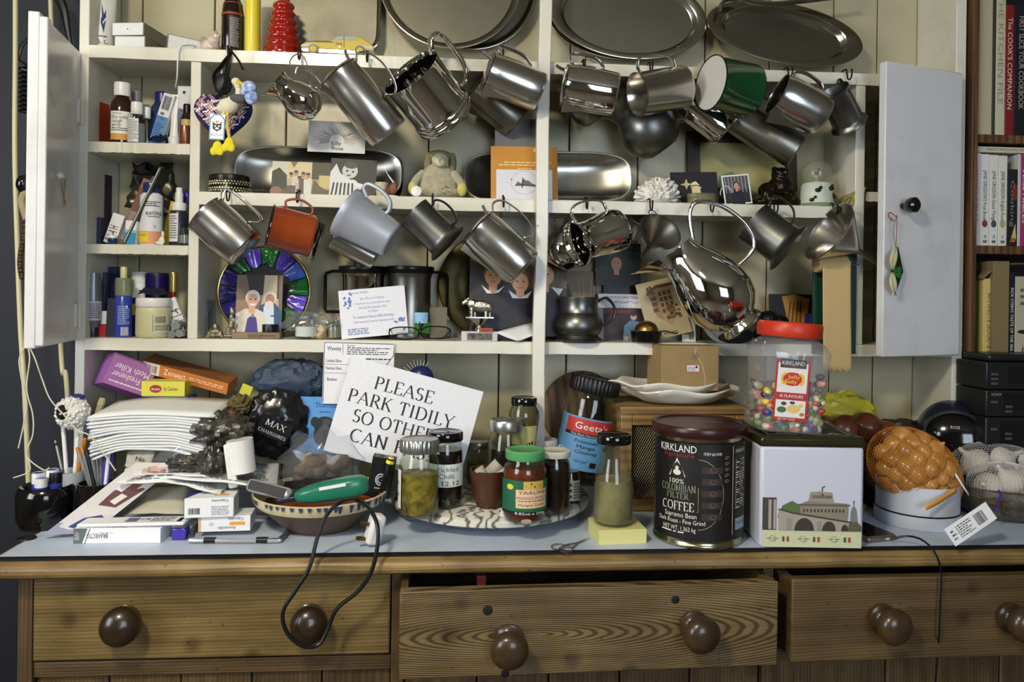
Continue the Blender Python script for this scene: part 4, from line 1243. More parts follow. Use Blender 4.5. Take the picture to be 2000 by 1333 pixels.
# ------------------------------------------------------------------ middle shelf
DOT = mat('dotted_tin_black', c(30, 26, 22), .3)
o = jar('trinket_tin', 'round black tin with cream dots, far left of the middle shelf', 'tin', 445, .045, S2, 75, 38, CYL, DOT, lid=(1.03, .55, 1.0, DOT))
sh = []
for i in range(22):
    for j in range(4):
        sh.append(('e', (i + .5 * (j % 2)) / 22 + .01, .14 + j * .12 + (.1 if j > 1 else 0), rnd.uniform(.010, .019), rnd.uniform(.035, .06), c(214, 204, 160)))
rr = 37.5 * U(445, .045) * 1.035
decal(o, rr * R(170), 38 * U(445, .045), sh, lambda x, y, e: ((rr + e) * math.sin(R(-85) + x / rr), -(rr + e) * math.cos(R(-85) + x / rr), y), 'dots', True)
def oblong(label, cx, cy, y, w_, h_, lean, rot=0, m_=DISH):
    """hollow steel serving dish standing on its edge"""
    u = U(cx, y)
    a, b_ = w_ / 2 * u, h_ / 2 * u
    M_ = TR(*at(cx, cy, y)) @ RT(90 - lean, 'X') @ RT(-rot, 'Z')
    o = thing('steel_dish', label, 'dish', M_, 'oblong steel dishes on the middle shelf')
    n = 72
    def se(k, an):
        ca, sa = math.cos(an), math.sin(an)
        return (a * k * math.copysign(abs(ca) ** .42, ca), b_ * k * math.copysign(abs(sa) ** .62, sa))
    ks = [(0, .0), (.35, .0), (.62, .003), (.8, .011), (.92, .021), (.99, .027), (1.0, .0275), (1.0, .026), (.92, .018), (.8, .009), (.6, .0015), (.35, -.0012), (0, -.0012)]
    vs = []
    for (k, z) in ks:
        for i in range(n):
            vs.append((*se(k, 2 * math.pi * i / n), z - .014))
    fs = [(j * n + i, j * n + (i + 1) % n, (j + 1) * n + (i + 1) % n, (j + 1) * n + i) for j in range(len(ks) - 1) for i in range(n)]
    part('bowl', B().add(vs, fs), m_, o, smooth=60)
    part('rolled_edge', B().tube([(*se(1.0, 2 * math.pi * i / n), .0135) for i in range(n)], .002, closed=True, n=6, up=(0, 0, 1)), mat('dish_edge_lit_steel', c(226, 224, 214), .4, .9), o)  # edge steel paler than the dish: light along the rim put into its colour
    rest(o, S2)
    return o
oblong('oblong steel dish hidden behind another, at the right of the baby photo', 745, 330, .118, 88, 92, 6)
oblong('long steel dish standing behind the family photographs', 625, 325, .092, 322, 102, 9)
oblong('long dark steel dish behind the orange card', 1070, 332, .095, 322, 100, 9, -1.5)
card('name_card', 'white card with a burst of lines and the name Lily Rose', 'card', 658, 268, 112, 63, .055, 1, 6, CARDW,
     [('r', 0, 0, 1, 1, c(206, 204, 196))] + [('s', [(.5 + .13 * math.cos(R(a)), .38 + .2 * math.sin(R(a))), (.5 + rnd.uniform(.28, .42) * math.cos(R(a)), .38 + rnd.uniform(.32, .52) * math.sin(R(a)))], .006, c(110, 106, 96)) for a in range(-20, 201, 4)] + [('t', 'Lily', .5, .3, .12, c(70, 66, 60), .16), ('t', 'Rose', .52, .14, .12, c(70, 66, 60), .2)])
card('photograph', 'small colour photo of a family group before a house', 'photo', 590, 340, 118, 70, .050, .5, 8, CARDW,
     [('r', 0, 0, 1, 1, c(150, 142, 112)), ('r', 0, .55, .28, 1, c(196, 192, 174)), ('p', [(0, .2), (0, .7), (.12, .82), (.25, .6), (.26, .2)], c(44, 44, 30)), ('r', .25, .45, .66, 1, c(206, 188, 146)), ('p', [(.3, 1), (.36, .82), (.42, 1)], c(120, 100, 70)), ('r', .66, .5, 1, 1, c(66, 62, 34)), ('r', .78, .25, 1, .62, c(190, 172, 108)),
      ('r', 0, 0, 1, .2, c(88, 78, 54)), ('p', [(.66, .05), (.7, .5), (.8, .3), (1, .1), (1, 0), (.66, 0)], c(92, 80, 46)), ('e', .08, .12, .1, .14, c(130, 90, 76))] +
     [s for (x, y, cc) in ((.32, .6, c(170, 160, 142)), (.4, .66, c(196, 186, 166)), (.46, .5, c(180, 170, 150)), (.52, .62, c(90, 76, 66)), (.6, .6, c(206, 200, 186))) for s in (('p', [(x - .06, .0), (x - .07, y - .1), (x + .07, y - .1), (x + .06, .0)], cc), ('e', x, y, .035, .075, c(176, 130, 104)), ('e', x, y + .05, .035, .04, c(60, 48, 40)))] + [('r', .25, .02, .4, .3, c(78, 72, 64)), ('r', .42, .02, .5, .2, c(50, 46, 44))], on=S2)
card('photograph', 'black and white photo of a baby in a striped top', 'photo', 690, 340, 90, 76, .044, 2, 8, CARDW,
     [('r', 0, 0, 1, 1, c(26, 26, 28)), ('p', [(0, 0), (0, .62), (.12, .86), (.22, .6), (.45, .45), (.72, .3), (.6, 0)], c(206, 206, 208)), ('e', .42, .68, .17, .2, c(190, 188, 186)), ('e', .44, .84, .15, .1, c(60, 58, 58)), ('e', .36, .68, .025, .03, K), ('e', .49, .66, .025, .03, K), ('e', .4, .56, .05, .02, c(90, 70, 70)), ('e', .5, .35, .1, .1, c(210, 210, 210)), ('p', [(.5, .4), (.8, .32), (.78, .24), (.5, .3)], c(214, 214, 214))] +
     [('s', [(.05 + i * .09, 0), (.09 + i * .08, .35)], .045, c(30, 30, 32)) for i in range(6)], on=S2)
# thimble, tiny shoe, discs
jar('thimble', 'cream dimpled thimble lying by the tiny striped shoe', 'thimble', 742, .02, S2, 26, 28, [(0, 0), (.7, 0), (.8, .1), (.95, .85), (1, .9), (1, 1)], mat('cream_thimble', c(196, 188, 150), .5, bump=.5, bs=300), solid=False, tilt=(0, 0), py=None)
SHO = mat('striped_cloth', c(44, 44, 56), .8, var=.7, vs=160, col2=c(190, 110, 70), stretch=(1, 1, .2))
o = thing('tiny_shoe', 'tiny dark striped shoe with white sole and cord loop', 'ornament', TR(at(763, 375, .015).x, .015, S2))
part('shoe_upper', B().ball(-.003, 0, .010, .013, .008, .007).ball(.004, 0, .016, .009, .007, .011).ball(.007, 0, .022, .006, .006, .007), SHO, o, smooth=179, remesh=.0012)
part('sole', B().lathe([(0, 0), (.012, 0), (.0125, .0025), (0, .0025)], 20, sx=1.15, sy=.66), CARDW, o)
part('cord_loop', B().tube(cr([(.006, 0, .026), (-.004, .002, .040), (-.012, .002, .056), (-.006, .002, .044), (.008, 0, .027)], 5), .0007, n=6), CARDW, o)
PL = mat('grey_plush', c(176, 168, 140), 1, var=.5, vs=90, col2=c(140, 132, 106), bump=1.0, bs=260, sheen=.6)
sp = thing('plush_sheep', 'pale woolly plush sheep sitting on the middle shelf', 'soft toy', TR(at(855, 380, .05).x, .05, S2))
u = U(855, .05)
bb = B()
for q in ((0, 0, 34, 40, 26, 34), (0, 0, 14, 44, 30, 15), (-2, 0, 58, 26, 20, 14)):
    bb.ball(*[v * u for v in q], n=20, k=12)
def fuzz(b_, amp):
    for i, v in enumerate(b_.v):
        k = math.sin(v.x * 900 + v.z * 700) * math.sin(v.y * 800 - v.z * 950)
        b_.v[i] = v + v.normalized() * amp * (k + rnd.uniform(-.6, .6))
    return b_
part('woolly_body', fuzz(bb, .0012), PL, sp, smooth=179, remesh=.0022)
part('head', B().ball(4 * u, -.014, 76 * u, 17 * u, 14 * u, 15 * u).ball(4 * u, -.022, 72 * u, 12 * u, 10 * u, 11 * u), mat('cream_face', c(206, 198, 166), .9, bump=.4, bs=300), sp, smooth=179, remesh=.0015)
for sx in (-1, 1):
    part('ear', B().ball((4 + sx * 24) * u, -.004, 72 * u, 8 * u, 9 * u, 21 * u, M=None), mat('grey_ear_plush', c(132, 124, 92), .95, bump=.5, bs=300), sp, smooth=179)
    part('arm', B().tube(cr([(sx * 28 * u, -.008, 52 * u), (sx * 42 * u, -.016, 36 * u), (sx * 46 * u, -.018, 26 * u)], 5), .008, n=10), PL, sp, smooth=179)
    part('paw', B().ball(sx * 47 * u, -.019, 20 * u, 10 * u, 9 * u, 14 * u), mat('yellow_plush', c(196, 186, 104), .95, bump=.4, bs=300), sp, smooth=179)
part('hair_tuft', B().ball(2 * u, 0, 86 * u, 26 * u, 18 * u, 12 * u), mat('olive_plush', c(150, 142, 84), .95, bump=.8, bs=250), sp, smooth=179)
decal(sp, 12 * u, 12 * u, [('s', [(.2, .8), (.5, .5), (.8, .8)], .1, K), ('s', [(.5, .5), (.5, .1)], .1, K)], lambda x, y, e: (x - 2 * u, -.0355 - e, y + 66 * u), 'stitched_nose')
jar('white_disc', 'small round white cap standing on edge before the plush sheep', 'cap', 810, .012, S2, 21, 6, CYL, WPL, tilt=(80, 0)).location.z = S2 + .0105
tag(part('key_ring', B().tube([at(871 + 8 * math.cos(t), 372 + 7 * math.sin(t), .008) for t in [k * math.pi / 10 for k in range(20)]], .0008, closed=True, n=6), WIRE), 'thin wire ring leaning against the plush sheep', 'ring')
card('envelope', 'grey envelope standing behind the orange card', 'envelope', 1020, 262, 106, 60, .062, 0, 4, mat('grey_paper', c(120, 120, 122), .8))
OR = c(196, 132, 36)
card('greeting_card', 'orange card with a white panel of a small line drawing', 'card', 1024, 333, 130, 106, .030, -.5, 7, CARDW,
     [('r', 0, 0, 1, 1, OR), ('r', .08, -.01, .92, .56, c(216, 216, 222)), ('l', .2, .68, .92, .72, 1, c(236, 214, 150)), ('l', .12, .63, .95, .67, 1, c(236, 214, 150)), ('l', .4, .57, .7, .6, 1, c(236, 214, 150)), ('r', .64, .9, .84, .97, c(206, 200, 190)),
      ('s', [(.5 + .2 * math.cos(R(a)), .32 + .22 * math.sin(R(a))) for a in range(0, 361, 12)], .006, c(150, 150, 150)), ('p', [(.36, .26), (.4, .34), (.46, .3), (.47, .42), (.52, .36), (.56, .36), (.62, .3), (.68, .28), (.68, .25)], c(96, 96, 96)), ('s', [(.465, .22), (.48, .36)], .02, K), ('r', .3, .36, .32, .39, c(120, 120, 120)), ('s', [(.36, .26), (.5, .28), (.7, .24)], .012, K)], on=S2)
# coral
u = U(1284, .04)
b = B()
for k in range(170):
    a, e = rnd.uniform(0, 2 * math.pi), rnd.uniform(-.1, 1.4)
    d = Vector((math.cos(a) * math.cos(e) * 1.1, math.sin(a) * math.cos(e) * .7, math.sin(e)))
    l_ = rnd.uniform(30, 42) * u
    p0 = Vector((0, 0, 12 * u)) + d * l_ * .35
    p1 = Vector((0, 0, 10 * u)) + d * l_
    b.tube([p0, (p0 + p1) / 2 + Vector((rnd.uniform(-2, 2) * u, 0, rnd.uniform(-2, 2) * u)), p1], 3.2 * u, n=6)
    for j in range(2):
        q = p1 + Vector((rnd.uniform(-5, 5), rnd.uniform(-4, 4), rnd.uniform(-2, 5))) * u
        b.tube([p1 - d * 4 * u, q], 2.4 * u, n=5)
b.ball(0, 0, 16 * u, 32 * u, 22 * u, 16 * u)
o = tag(part('coral', b, mat('white_coral', c(232, 228, 218), .7, bump=.5, bs=300), smooth=179, M=TR(at(1284, 388, .04).x, .04, S2)), 'branching white coral on the middle shelf', 'coral')
rest(o, S2)
# landscape in a dark frame leaning on the back boards
fr = thing('framed_landscape', 'dark framed misty green landscape leaning behind the hanging beaker', 'picture', TR(*at(1450, 320, .118)) @ RT(-4, 'X'))
u = U(1450, .118)
w_, h_ = 212 * u, 148 * u
b = B().box(-w_ / 2, -w_ / 2 + .026, -.004, .008, -h_ / 2, h_ / 2).box(w_ / 2 - .026, w_ / 2, -.004, .008, -h_ / 2, h_ / 2).box(-w_ / 2 + .026, w_ / 2 - .026, -.004, .008, h_ / 2 - .022, h_ / 2).box(-w_ / 2 + .026, w_ / 2 - .026, -.004, .008, -h_ / 2, -h_ / 2 + .022)
part('frame', b, mat('dark_frame', c(52, 44, 32), .5), fr, smooth=0)
part('picture_sheet', B().box(-w_ / 2 + .02, w_ / 2 - .02, 0, .004, -h_ / 2 + .015, h_ / 2 - .015), mat('misty_green', c(148, 146, 100), .7, var=.5, vs=12, col2=c(176, 164, 112)), fr, smooth=0)
decal(fr, w_ - .04, h_ - .03, [('p', [(.2, .2), (.25, .42), (.38, .5), (.48, .4), (.55, .25), (.7, .15), (.6, .05), (.2, .05)], c(104, 122, 86)), ('p', [(.45, .5), (.6, .62), (.8, .55), (1, .5), (1, .2), (.7, .2), (.5, .4)], c(168, 156, 104)), ('e', .33, .36, .08, .07, c(84, 108, 78)), ('r', 0, 0, 1, .1, c(150, 120, 80))], lambda x, y, e: (x - w_ / 2 + .02, -e, y - h_ / 2 + .015))
rest(fr, S2)
card('postcard', 'dark postcard of a figure in a pointed hat beside a star', 'postcard', 1356, 363, 92, 64, .055, -2, 8, CARDW,
     [('r', 0, 0, 1, 1, c(24, 18, 24)), ('p', [(.38, .0), (.42, .22), (.5, .3), (.68, .26), (.75, 0)], c(150, 44, 32)), ('p', [(.46, .22), (.44, .5), (.52, .62), (.62, .56), (.64, .3), (.58, .18)], c(226, 206, 150)), ('p', [(.42, .52), (.46, .68), (.54, .72), (.6, .62), (.66, .5), (.5, .56)], c(236, 220, 170)), ('s', [(.44, .56), (.54, .6), (.66, .54)], .03, K), ('p', [(.2, .62), (.3, .66), (.34, .8), (.37, .66), (.48, .64), (.37, .58), (.34, .46), (.3, .58)], c(206, 190, 130)), ('e', .1, .08, .12, .1, c(120, 60, 50))], on=S2)
jar('shell_box', 'small green grey oval trinket box before the dark postcard', 'box', 1367, .02, S2, 54, 20, CYL, mat('green_stone', c(92, 98, 70), .4, var=.6, vs=40, col2=c(150, 130, 96)), lid=(1.03, .5, 1.0, mat('green_stone', c(92, 98, 70))), sy=.6)
card('photograph', 'white bordered snapshot of a smiling girl in dark clothes', 'photo', 1439, 369, 54, 58, .040, -6, 8, CARDW,
     [('r', .05, .05, .95, .95, c(40, 38, 40)), ('r', .05, .5, .95, .95, c(86, 84, 88))] + [('r', .1 + .12 * i, .4, .13 + .12 * i, .95, c(160, 156, 160)) for i in range(7)] + [('s', [(.1 + .22 * math.cos(R(a)), .35 + .3 * math.sin(R(a))) for a in range(0, 181, 20)], .03, c(200, 200, 210))] + person_print(.5, .62, .11, c(214, 150, 130), c(60, 36, 26), c(26, 24, 36)) + [('r', .05, .05, .95, .1, K)], on=S2)
blob('bronze_toad', 'dark bronze crouching figure with a lumpy base', 'figurine', 1513, .045, S2, [(0, 0, 14, 40, 24, 14), (-14, 0, 32, 22, 18, 16), (8, 0, 40, 24, 18, 22), (6, -2, 62, 17, 15, 14), (-2, -10, 66, 6), (12, -12, 66, 6), (6, -12, 56, 9, 6, 5), (-4, 0, 72, 6), (18, 0, 70, 6), (-30, -4, 10, 14, 12, 8), (32, -4, 12, 14, 12, 10), (24, -10, 24, 12, 8, 8), (-24, -12, 22, 9, 8, 14), (34, 0, 6, 18, 14, 6)],
     mat('dark_bronze', c(40, 34, 26), .22, .8, var=.4, vs=40, col2=c(66, 56, 36), bump=.6, bs=120))
# snow globe
u = U(1594, .035)
sg = thing('snow_globe', 'snow globe with a black and white cow on a pale cow painted base', 'snow globe', TR(at(1594, 400, .035).x, .035, S2))
part('globe_base', B().lathe([(0, 0), (32 * u, 0), (33 * u, 3 * u), (31 * u, 8 * u), (29 * u, 22 * u), (27 * u, 42 * u), (24 * u, 46 * u), (0, 46 * u)], 36), mat('pale_green_resin', c(206, 208, 196), .4, var=.6, vs=50, col2=c(168, 186, 160)), sg)
part('base_rim', B().lathe([(24 * u, 0), (34 * u, 0), (34.5 * u, 4 * u), (32 * u, 7 * u), (24 * u, 7 * u)], 36), mat('grass_green_resin', c(116, 142, 104), .6, bump=.8, bs=200), sg)
part('globe_glass', B().ball(0, 0, 64 * u, 27 * u, n=32, k=20), mat('globe_glass', (.88, .88, .76), .04, trans=.82), sg, smooth=179)
part('cow', B().ball(0, 0, 58 * u, 7 * u, 5 * u, 6 * u).ball(0, 0, 69 * u, 5 * u, 4 * u, 5 * u).ball(-4 * u, 0, 73 * u, 3 * u, 2 * u, 2 * u).ball(4 * u, 0, 73 * u, 3 * u, 2 * u, 2 * u).ball(0, 0, 50 * u, 6 * u, 5 * u, 4 * u), mat('cow_black_white', c(26, 24, 24), .4, var=.9, vs=90, col2=c(210, 204, 190)), sg, smooth=179)
for (a, z) in ((-38, 12), (35, 34), (60, 20), (-20, 30)):
    part('painted_cow', B().ball(29.5 * u * math.sin(R(a)), -29.5 * u * math.cos(R(a)), z * u, 6 * u, 3 * u, 4 * u).ball(29.5 * u * math.sin(R(a + 9)), -29.5 * u * math.cos(R(a + 9)), (z + 5) * u, 3 * u), BLACK, sg, smooth=179)
for k in range(5):
    boxx('playing_card', ['leftmost', 'second', 'third', 'fourth', 'rightmost'][k] + ' pale green edged card leaning at the shelf end', 'card', 1650 + k * 4, 404, .03, 2.2, 38, 52, mat('pale_card_stock', c(168, 158, 92), .7), ry=14, rz=rnd.uniform(-3, 3), on=S2, bevel=0, group='cards leaning at the right end of the middle shelf')
# ------------------------------------------------------------------ bottom shelf, left to right
GF = mat('frosted_glass_sheet', (.7, .75, .82), .2, trans=.85, ior=1.3)
for k, (px, rz) in enumerate(((398, -6), (406, 4), (413, -2))):
    boxx('glass_coaster', ['clear glass slip leaning nearest the cupboard divider', 'clear glass slip in the middle of three by the divider', 'clear glass slip nearest the stained glass roundel'][k], 'glass', px, 660, .07, 5, 84 - k * 5, 50, GF, rz=rz, ry=-3, on=S3, bevel=0)
# stained glass roundel
u = U(516, .085)
sgl = thing('stained_glass_roundel', 'round stained glass panel of green and violet pieces in a brass ring', 'ornament', TR(*at(516, 572, .085)) @ RT(-7, 'X'))
RR = 90 * u
part('brass_ring', B().tube([(RR * math.cos(k * math.pi / 36), 0, RR * math.sin(k * math.pi / 36)) for k in range(72)], .0022, closed=True, n=8, up=(0, 1, 0)), mat('bright_brass', c(190, 164, 96), .25, 1), sgl)
part('lead_backing', B().lathe([(0, .001), (RR * .985, .001), (RR * .985, .003), (0, .003)], 60, M=RT(-90, 'X')), mat('dark_lead', c(22, 20, 26), .5), sgl)
GC = [c(20, 96, 42), c(58, 44, 140), c(70, 92, 170), c(24, 104, 40), c(86, 62, 170), c(34, 90, 24), c(30, 24, 92), c(60, 48, 140), c(70, 110, 160), c(40, 34, 110), c(22, 20, 80), c(52, 40, 120), c(24, 88, 44), c(92, 68, 180)]
a0 = 96
for k, col in enumerate(GC):
    w_ = 360 / len(GC)
    aa, ab = R(a0 - k * w_ - 1.2), R(a0 - (k + 1) * w_ + 1.2)
    n = 5
    vs = []
    for i in range(n + 1):
        a = aa + (ab - aa) * i / n
        r0 = RR * (.58 + .04 * math.sin(k * 2.1 + i))
        for r_ in (r0, RR * .96):
            for yy in (-.0045, -.0012):
                vs.append((r_ * math.cos(a), yy + (rnd.uniform(-.0007, .0007) if yy < -.002 else 0), r_ * math.sin(a)))
    fs = []
    for i in range(n):
        q = i * 4
        fs += [(q, q + 2, q + 6, q + 4), (q + 1, q + 5, q + 7, q + 3), (q, q + 4, q + 5, q + 1), (q + 2, q + 3, q + 7, q + 6)]
    fs += [(0, 1, 3, 2), (n * 4, n * 4 + 2, n * 4 + 3, n * 4 + 1)]
    part('glass_piece', B().add(vs, fs), mat('stained_glass_%d' % k, col, .12, coat=.6, var=.5, vs=60, bump=.6, bs=90, col2=tuple(min(1, v * 2.2) for v in col)), sgl, smooth=0)
rest(sgl, S3)
card('photograph', 'colour photo of a white haired woman in a violet top beside a bearded man', 'photo', 506, 588, 90, 126, .050, 0, 7, CARDW,
     [('r', 0, 0, 1, 1, c(112, 96, 76)), ('r', .55, .5, .92, 1, c(186, 172, 140)), ('p', [(.2, 1), (.3, .7), (.58, .68), (.6, 1)], c(22, 20, 20)), ('r', .88, .62, .92, 1, c(60, 40, 26)), ('r', 0, .4, .3, .6, c(150, 118, 96)), ('p', [(.45, .0), (.5, .5), (.62, .55), (.85, .55), (1, .42), (1, 0)], c(40, 72, 116)), ('p', [(.62, 0), (.6, .5), (.82, .5), (.86, 0)], c(206, 216, 226)),
      ('e', .74, .64, .14, .1, c(206, 198, 188)), ('e', .73, .61, .1, .09, c(176, 116, 92)), ('e', .72, .52, .1, .07, c(214, 208, 202)), ('p', [(0, 0), (0, .38), (.2, .46), (.45, .46), (.62, .4), (.7, 0)], c(218, 208, 190)), ('p', [(.2, 0), (.26, .3), (.38, .38), (.46, .3), (.52, 0)], c(62, 44, 136)), ('r', .28, .38, .42, .5, c(214, 160, 132)),
      ('e', .36, .64, .16, .12, c(226, 220, 212)), ('e', .36, .59, .125, .11, c(222, 168, 142)), ('e', .31, .61, .02, .012, K), ('e', .42, .61, .02, .012, K), ('p', [(.29, .54), (.44, .54), (.4, .515), (.33, .515)], c(240, 232, 228)), ('s', [(.26, .42), (.34, .34), (.4, .34), (.47, .42)], .012, c(226, 220, 206)), ('r', .76, .34, .86, .36, c(30, 40, 60))], on=S3)
SIL = mat('silvered_figure', c(176, 168, 140), .35, .7, var=.8, vs=120, col2=c(40, 34, 24), bump=.8, bs=160)
blob('buddha_figurine', 'little pale laughing buddha on the bottom shelf', 'figurine', 422, .03, S3, [(0, 0, 6, 18, 12, 6), (0, -3, 13, 13, 10, 9), (0, -2, 24, 6), (-11, -4, 10, 5), (11, -4, 10, 5), (-14, -6, 4, 6, 5, 4), (14, -6, 4, 6, 5, 4), (0, 0, 19, 8, 6, 6)], SIL, remesh=.0011)
blob('silver_figurine', 'tall thin silver figurine before the stained glass roundel', 'figurine', 452, .03, S3, [(0, 0, 5, 12, 8, 5), (-6, 0, 14, 5, 4, 8), (6, 0, 12, 5, 4, 7), (0, 0, 26, 6, 5, 10), (0, 0, 40, 5, 4, 8), (2, 0, 51, 5, 4, 6), (0, 0, 58, 3, 3, 5), (-10, -3, 5, 5), (10, -3, 5, 5), (5, -2, 34, 3, 3, 6)], SIL, remesh=.0011)
boxx('mouth_organ', 'worn pale wooden bar lying before the couple photo', 'bar', 502, 660, .018, 94, 13, 20, mat('worn_tan', c(140, 118, 90), .5, var=.4, vs=20), faces={'f': [('t', 'DIE ECHT LUMP', .5, .5, .5, c(50, 40, 30), .32), ('l', .68, .3, .92, .7, 1, c(70, 60, 50))]}, on=S3, bevel=.002)
jar('film_canister', 'small black film canister behind the worn wooden bar', 'pot', 528, .035, S3, 30, 28, CYL, BLACK)
# crumpled clear packet, glass dish, shells
def crumple(name, label, cat, px, py, y, pts, m_, on=None, solid=.0006, n=10, amp=.004, sub=1, lid=False, group=None):
    """thin crumpled sheet between four corner curves; pts = 4 corners in pixels + depth offset"""
    C_ = [at(x, yy, y + d) for x, yy, d in pts]
    rg = [[Vector((rnd.uniform(-1, 1), rnd.uniform(-1, 1), rnd.uniform(-1, 1))) * amp for _ in range(n + 1)] for _ in range(n + 1)]
    b = B().grid(lambda i, j: (C_[0] * (1 - i) * (1 - j) + C_[1] * i * (1 - j) + C_[2] * i * j + C_[3] * (1 - i) * j) + rg[round(i * n)][round(j * n)], n, n)
    o = part(name, b, m_, smooth=30, solid=solid)
    tag(o, label, cat, group)
    return o
FILM = mat('clear_film', (.93, .94, .96), .12, trans=.9, ior=1.1)
crumple('plastic_packet', 'crumpled clear packet lying on the glass dish by the couple photo', 'packet', 600, 620, .03, [(545, 645, -.01), (668, 640, -.01), (660, 618, .02), (560, 604, .03)], FILM, amp=.005)
jar('glass_dish', 'small square glass pot with paper inside beside the shell', 'glass pot', 600, .02, S3, 48, 36, [(0, 0), (.9, 0), (1, .05), (1, .9), (1.03, .95), (1.03, 1)], GLASS, solid=False, content=(PAPER, .12, .7))
blob('sea_shell', 'small curled sea shell on the bottom shelf', 'shell', 628, .015, S3, [(0, 0, 8, 10, 9, 8), (4, 0, 18, 7), (-4, 0, 20, 6), (-8, 0, 8, 6), (2, -6, 12, 5), (0, 0, 26, 4)], mat('shell_cream', c(196, 176, 140), .35, var=.7, vs=60, col2=c(110, 84, 60)), remesh=.0011)
jar('glass_jar', 'squat cut glass jar half behind the invitation card', 'jar', 654, .03, S3, 34, 38, JAR, GLASS, solid=False, content=(mat('grey_filling', c(130, 126, 112), .6), .05, .6))
blob('sea_shell', 'large dark sea shell on its side behind the glass jar', 'shell', 668, .055, S3, [(0, 0, 14, 26, 14, 13), (-16, 0, 18, 12, 9, 8), (12, 0, 20, 12, 10, 10)], mat('shell_dark', c(110, 98, 78), .35, var=.8, vs=40, col2=c(50, 42, 32)), remesh=.0016)
# two tankards at the back
TKP = [(0, 0), (.95, 0), (1, .03), (.97, .08), (.93, .12), (.93, .84), (.97, .88), (1.02, .93), (1.04, 1)]
BLH = mat('black_steel', c(30, 30, 32), .3, .5)
def tankard(label, px, sx, y):
    u = U(px, y)
    o = thing('lidless_tankard', label, 'tankard', TR(at(px, 600, y).x, y, S3), 'tankards at the back of the bottom shelf')
    q, L = 44 * u, 140 * u
    part('body', B().lathe([(r_ * q, z_ * L) for r_, z_ in TKP] + [(max(r_ * q - .002, 0), max(z_ * L, .003)) for r_, z_ in TKP][::-1], 40), CHROME if sx < 0 else STEELD, o, smooth=40)
    part('dark_rim', B().lathe([(q * .985, L * .90), (q * 1.06, L * .93), (q * 1.08, L * .985), (q * 1.06, L * 1.005), (q * .98, L * 1.005), (q * .98, L * .9)], 40), BLH, o, smooth=40)
    part('handle', B().tube([(sx * q * .95, 0, L * .93), (sx * q * 1.35, 0, L * .93), (sx * q * 1.62, 0, L * .90), (sx * q * 1.66, 0, L * .85), (sx * q * 1.66, 0, L * .4), (sx * q * 1.6, 0, L * .36), (sx * q * .95, 0, L * .36)], .0035, .006, n=8, up=(0, 1, 0)), BLH, o, smooth=40)
tankard('bright steel tankard with black square handle to the left, behind the invitation', 708, -1, .085)
tankard('dark steel tankard with square handle to the right, behind the reading glasses', 800, 1, .085)
BLU = c(70, 92, 160)
inv = [('r', 0, 0, 1, 1, c(222, 222, 230)), ('t', 'Sara & Wally', .3, .93, .05, BLU, .28, 2), ('t', 'Sara, Warner and Nancy', .5, .80, .045, BLU, .36), ('t', 'Would love you to join them for lunch', .5, .70, .042, BLU, .54), ('t', 'Saturday 5th September 2015', .5, .61, .045, BLU, .42), ('t', 'at 12.30pm', .5, .53, .04, BLU, .15), ('t', "To celebrate Nancy's 85th Birthday", .5, .42, .055, BLU, .62), ('t', 'Hammersmith House, Hammersmith', .5, .32, .038, BLU, .6), ('l', .1, .06, .42, .2, 4, BLU)]
for k in range(16):
    inv.append(('e', .06 + rnd.uniform(0, .12), .72 + rnd.uniform(-.1, .22), .016, .022, c(84, 112, 180)))
    inv.append(('e', .86 + rnd.uniform(-.05, .1), .18 + rnd.uniform(-.1, .16), .014, .02, c(84, 112, 180)))
card('invitation_card', 'white lunch invitation with blue flowers and blue lettering', 'card', 729, 612, 130, 96, .028, -6, 8, CARDW, inv, on=S3)
jar('drinking_glass', 'clear tumbler painted with green leaves behind the reading glasses', 'glass', 822, .06, S3, 42, 70, [(0, 0), (.85, 0), (.9, .04), (1, 1)], GLASS, solid=False,
    labels=[(.1, .6, -70, 70, None, [('p', [(.05, 0), (.1, .5), (.4, .7), (.5, .3), (.3, 0)], c(60, 130, 60)), ('p', [(.5, .2), (.7, .9), (.95, .7), (.9, .1)], c(70, 150, 60)), ('r', .2, .7, .8, 1.3, c(140, 190, 220)), ('s', [(.4, .3), (.6, .9)], .06, K), ('s', [(.6, .3), (.45, .8)], .06, K)])])
boxx('slate_block', 'dark grey block at the back behind the reading glasses', 'block', 856, 660, .075, 34, 62, 30, mat('olive_grey', c(110, 106, 88), .7), on=S3)
# reading glasses
gl = thing('reading_glasses', 'black framed reading glasses folded open on the bottom shelf', 'glasses', TR(at(818, 660, .004).x, .004, S3))
u = U(818, .004)
def lens_loop(cx):
    return [((cx + 29 * math.copysign(abs(math.cos(t)) ** .7, math.cos(t))) * u, 0, (16 + 12 * math.copysign(abs(math.sin(t)) ** .75, math.sin(t)) + (2 if cx > 0 else 0)) * u) for t in [k * math.pi / 18 for k in range(36)]]
for cx in (-29, 33):
    part('lens_rim', B().tube(lens_loop(cx), .0014, closed=True, n=6), BLACKG, gl)
    part('lens', B().add([(x, 0, z) for x, y, z in lens_loop(cx)], [list(range(36))]), GLASS, gl, smooth=0, solid=.0012)
part('bridge', B().tube(cr([(-2 * u, -.001, 22 * u), (2 * u, -.002, 24 * u), (5 * u, -.001, 23 * u)], 4), .0015, n=6), BLACKG, gl)
for sx, x in ((-1, -57), (1, 61)):
    part('temple_arm', B().tube(cr([(x * u, 0, 24 * u), (x * u * .98, .02, 20 * u), (x * u * .8, .045, 6 * u), (x * u * .5, .055, 3 * u)], 5), .0012, .002, n=6), BLACKG, gl)
rest(gl, S3)
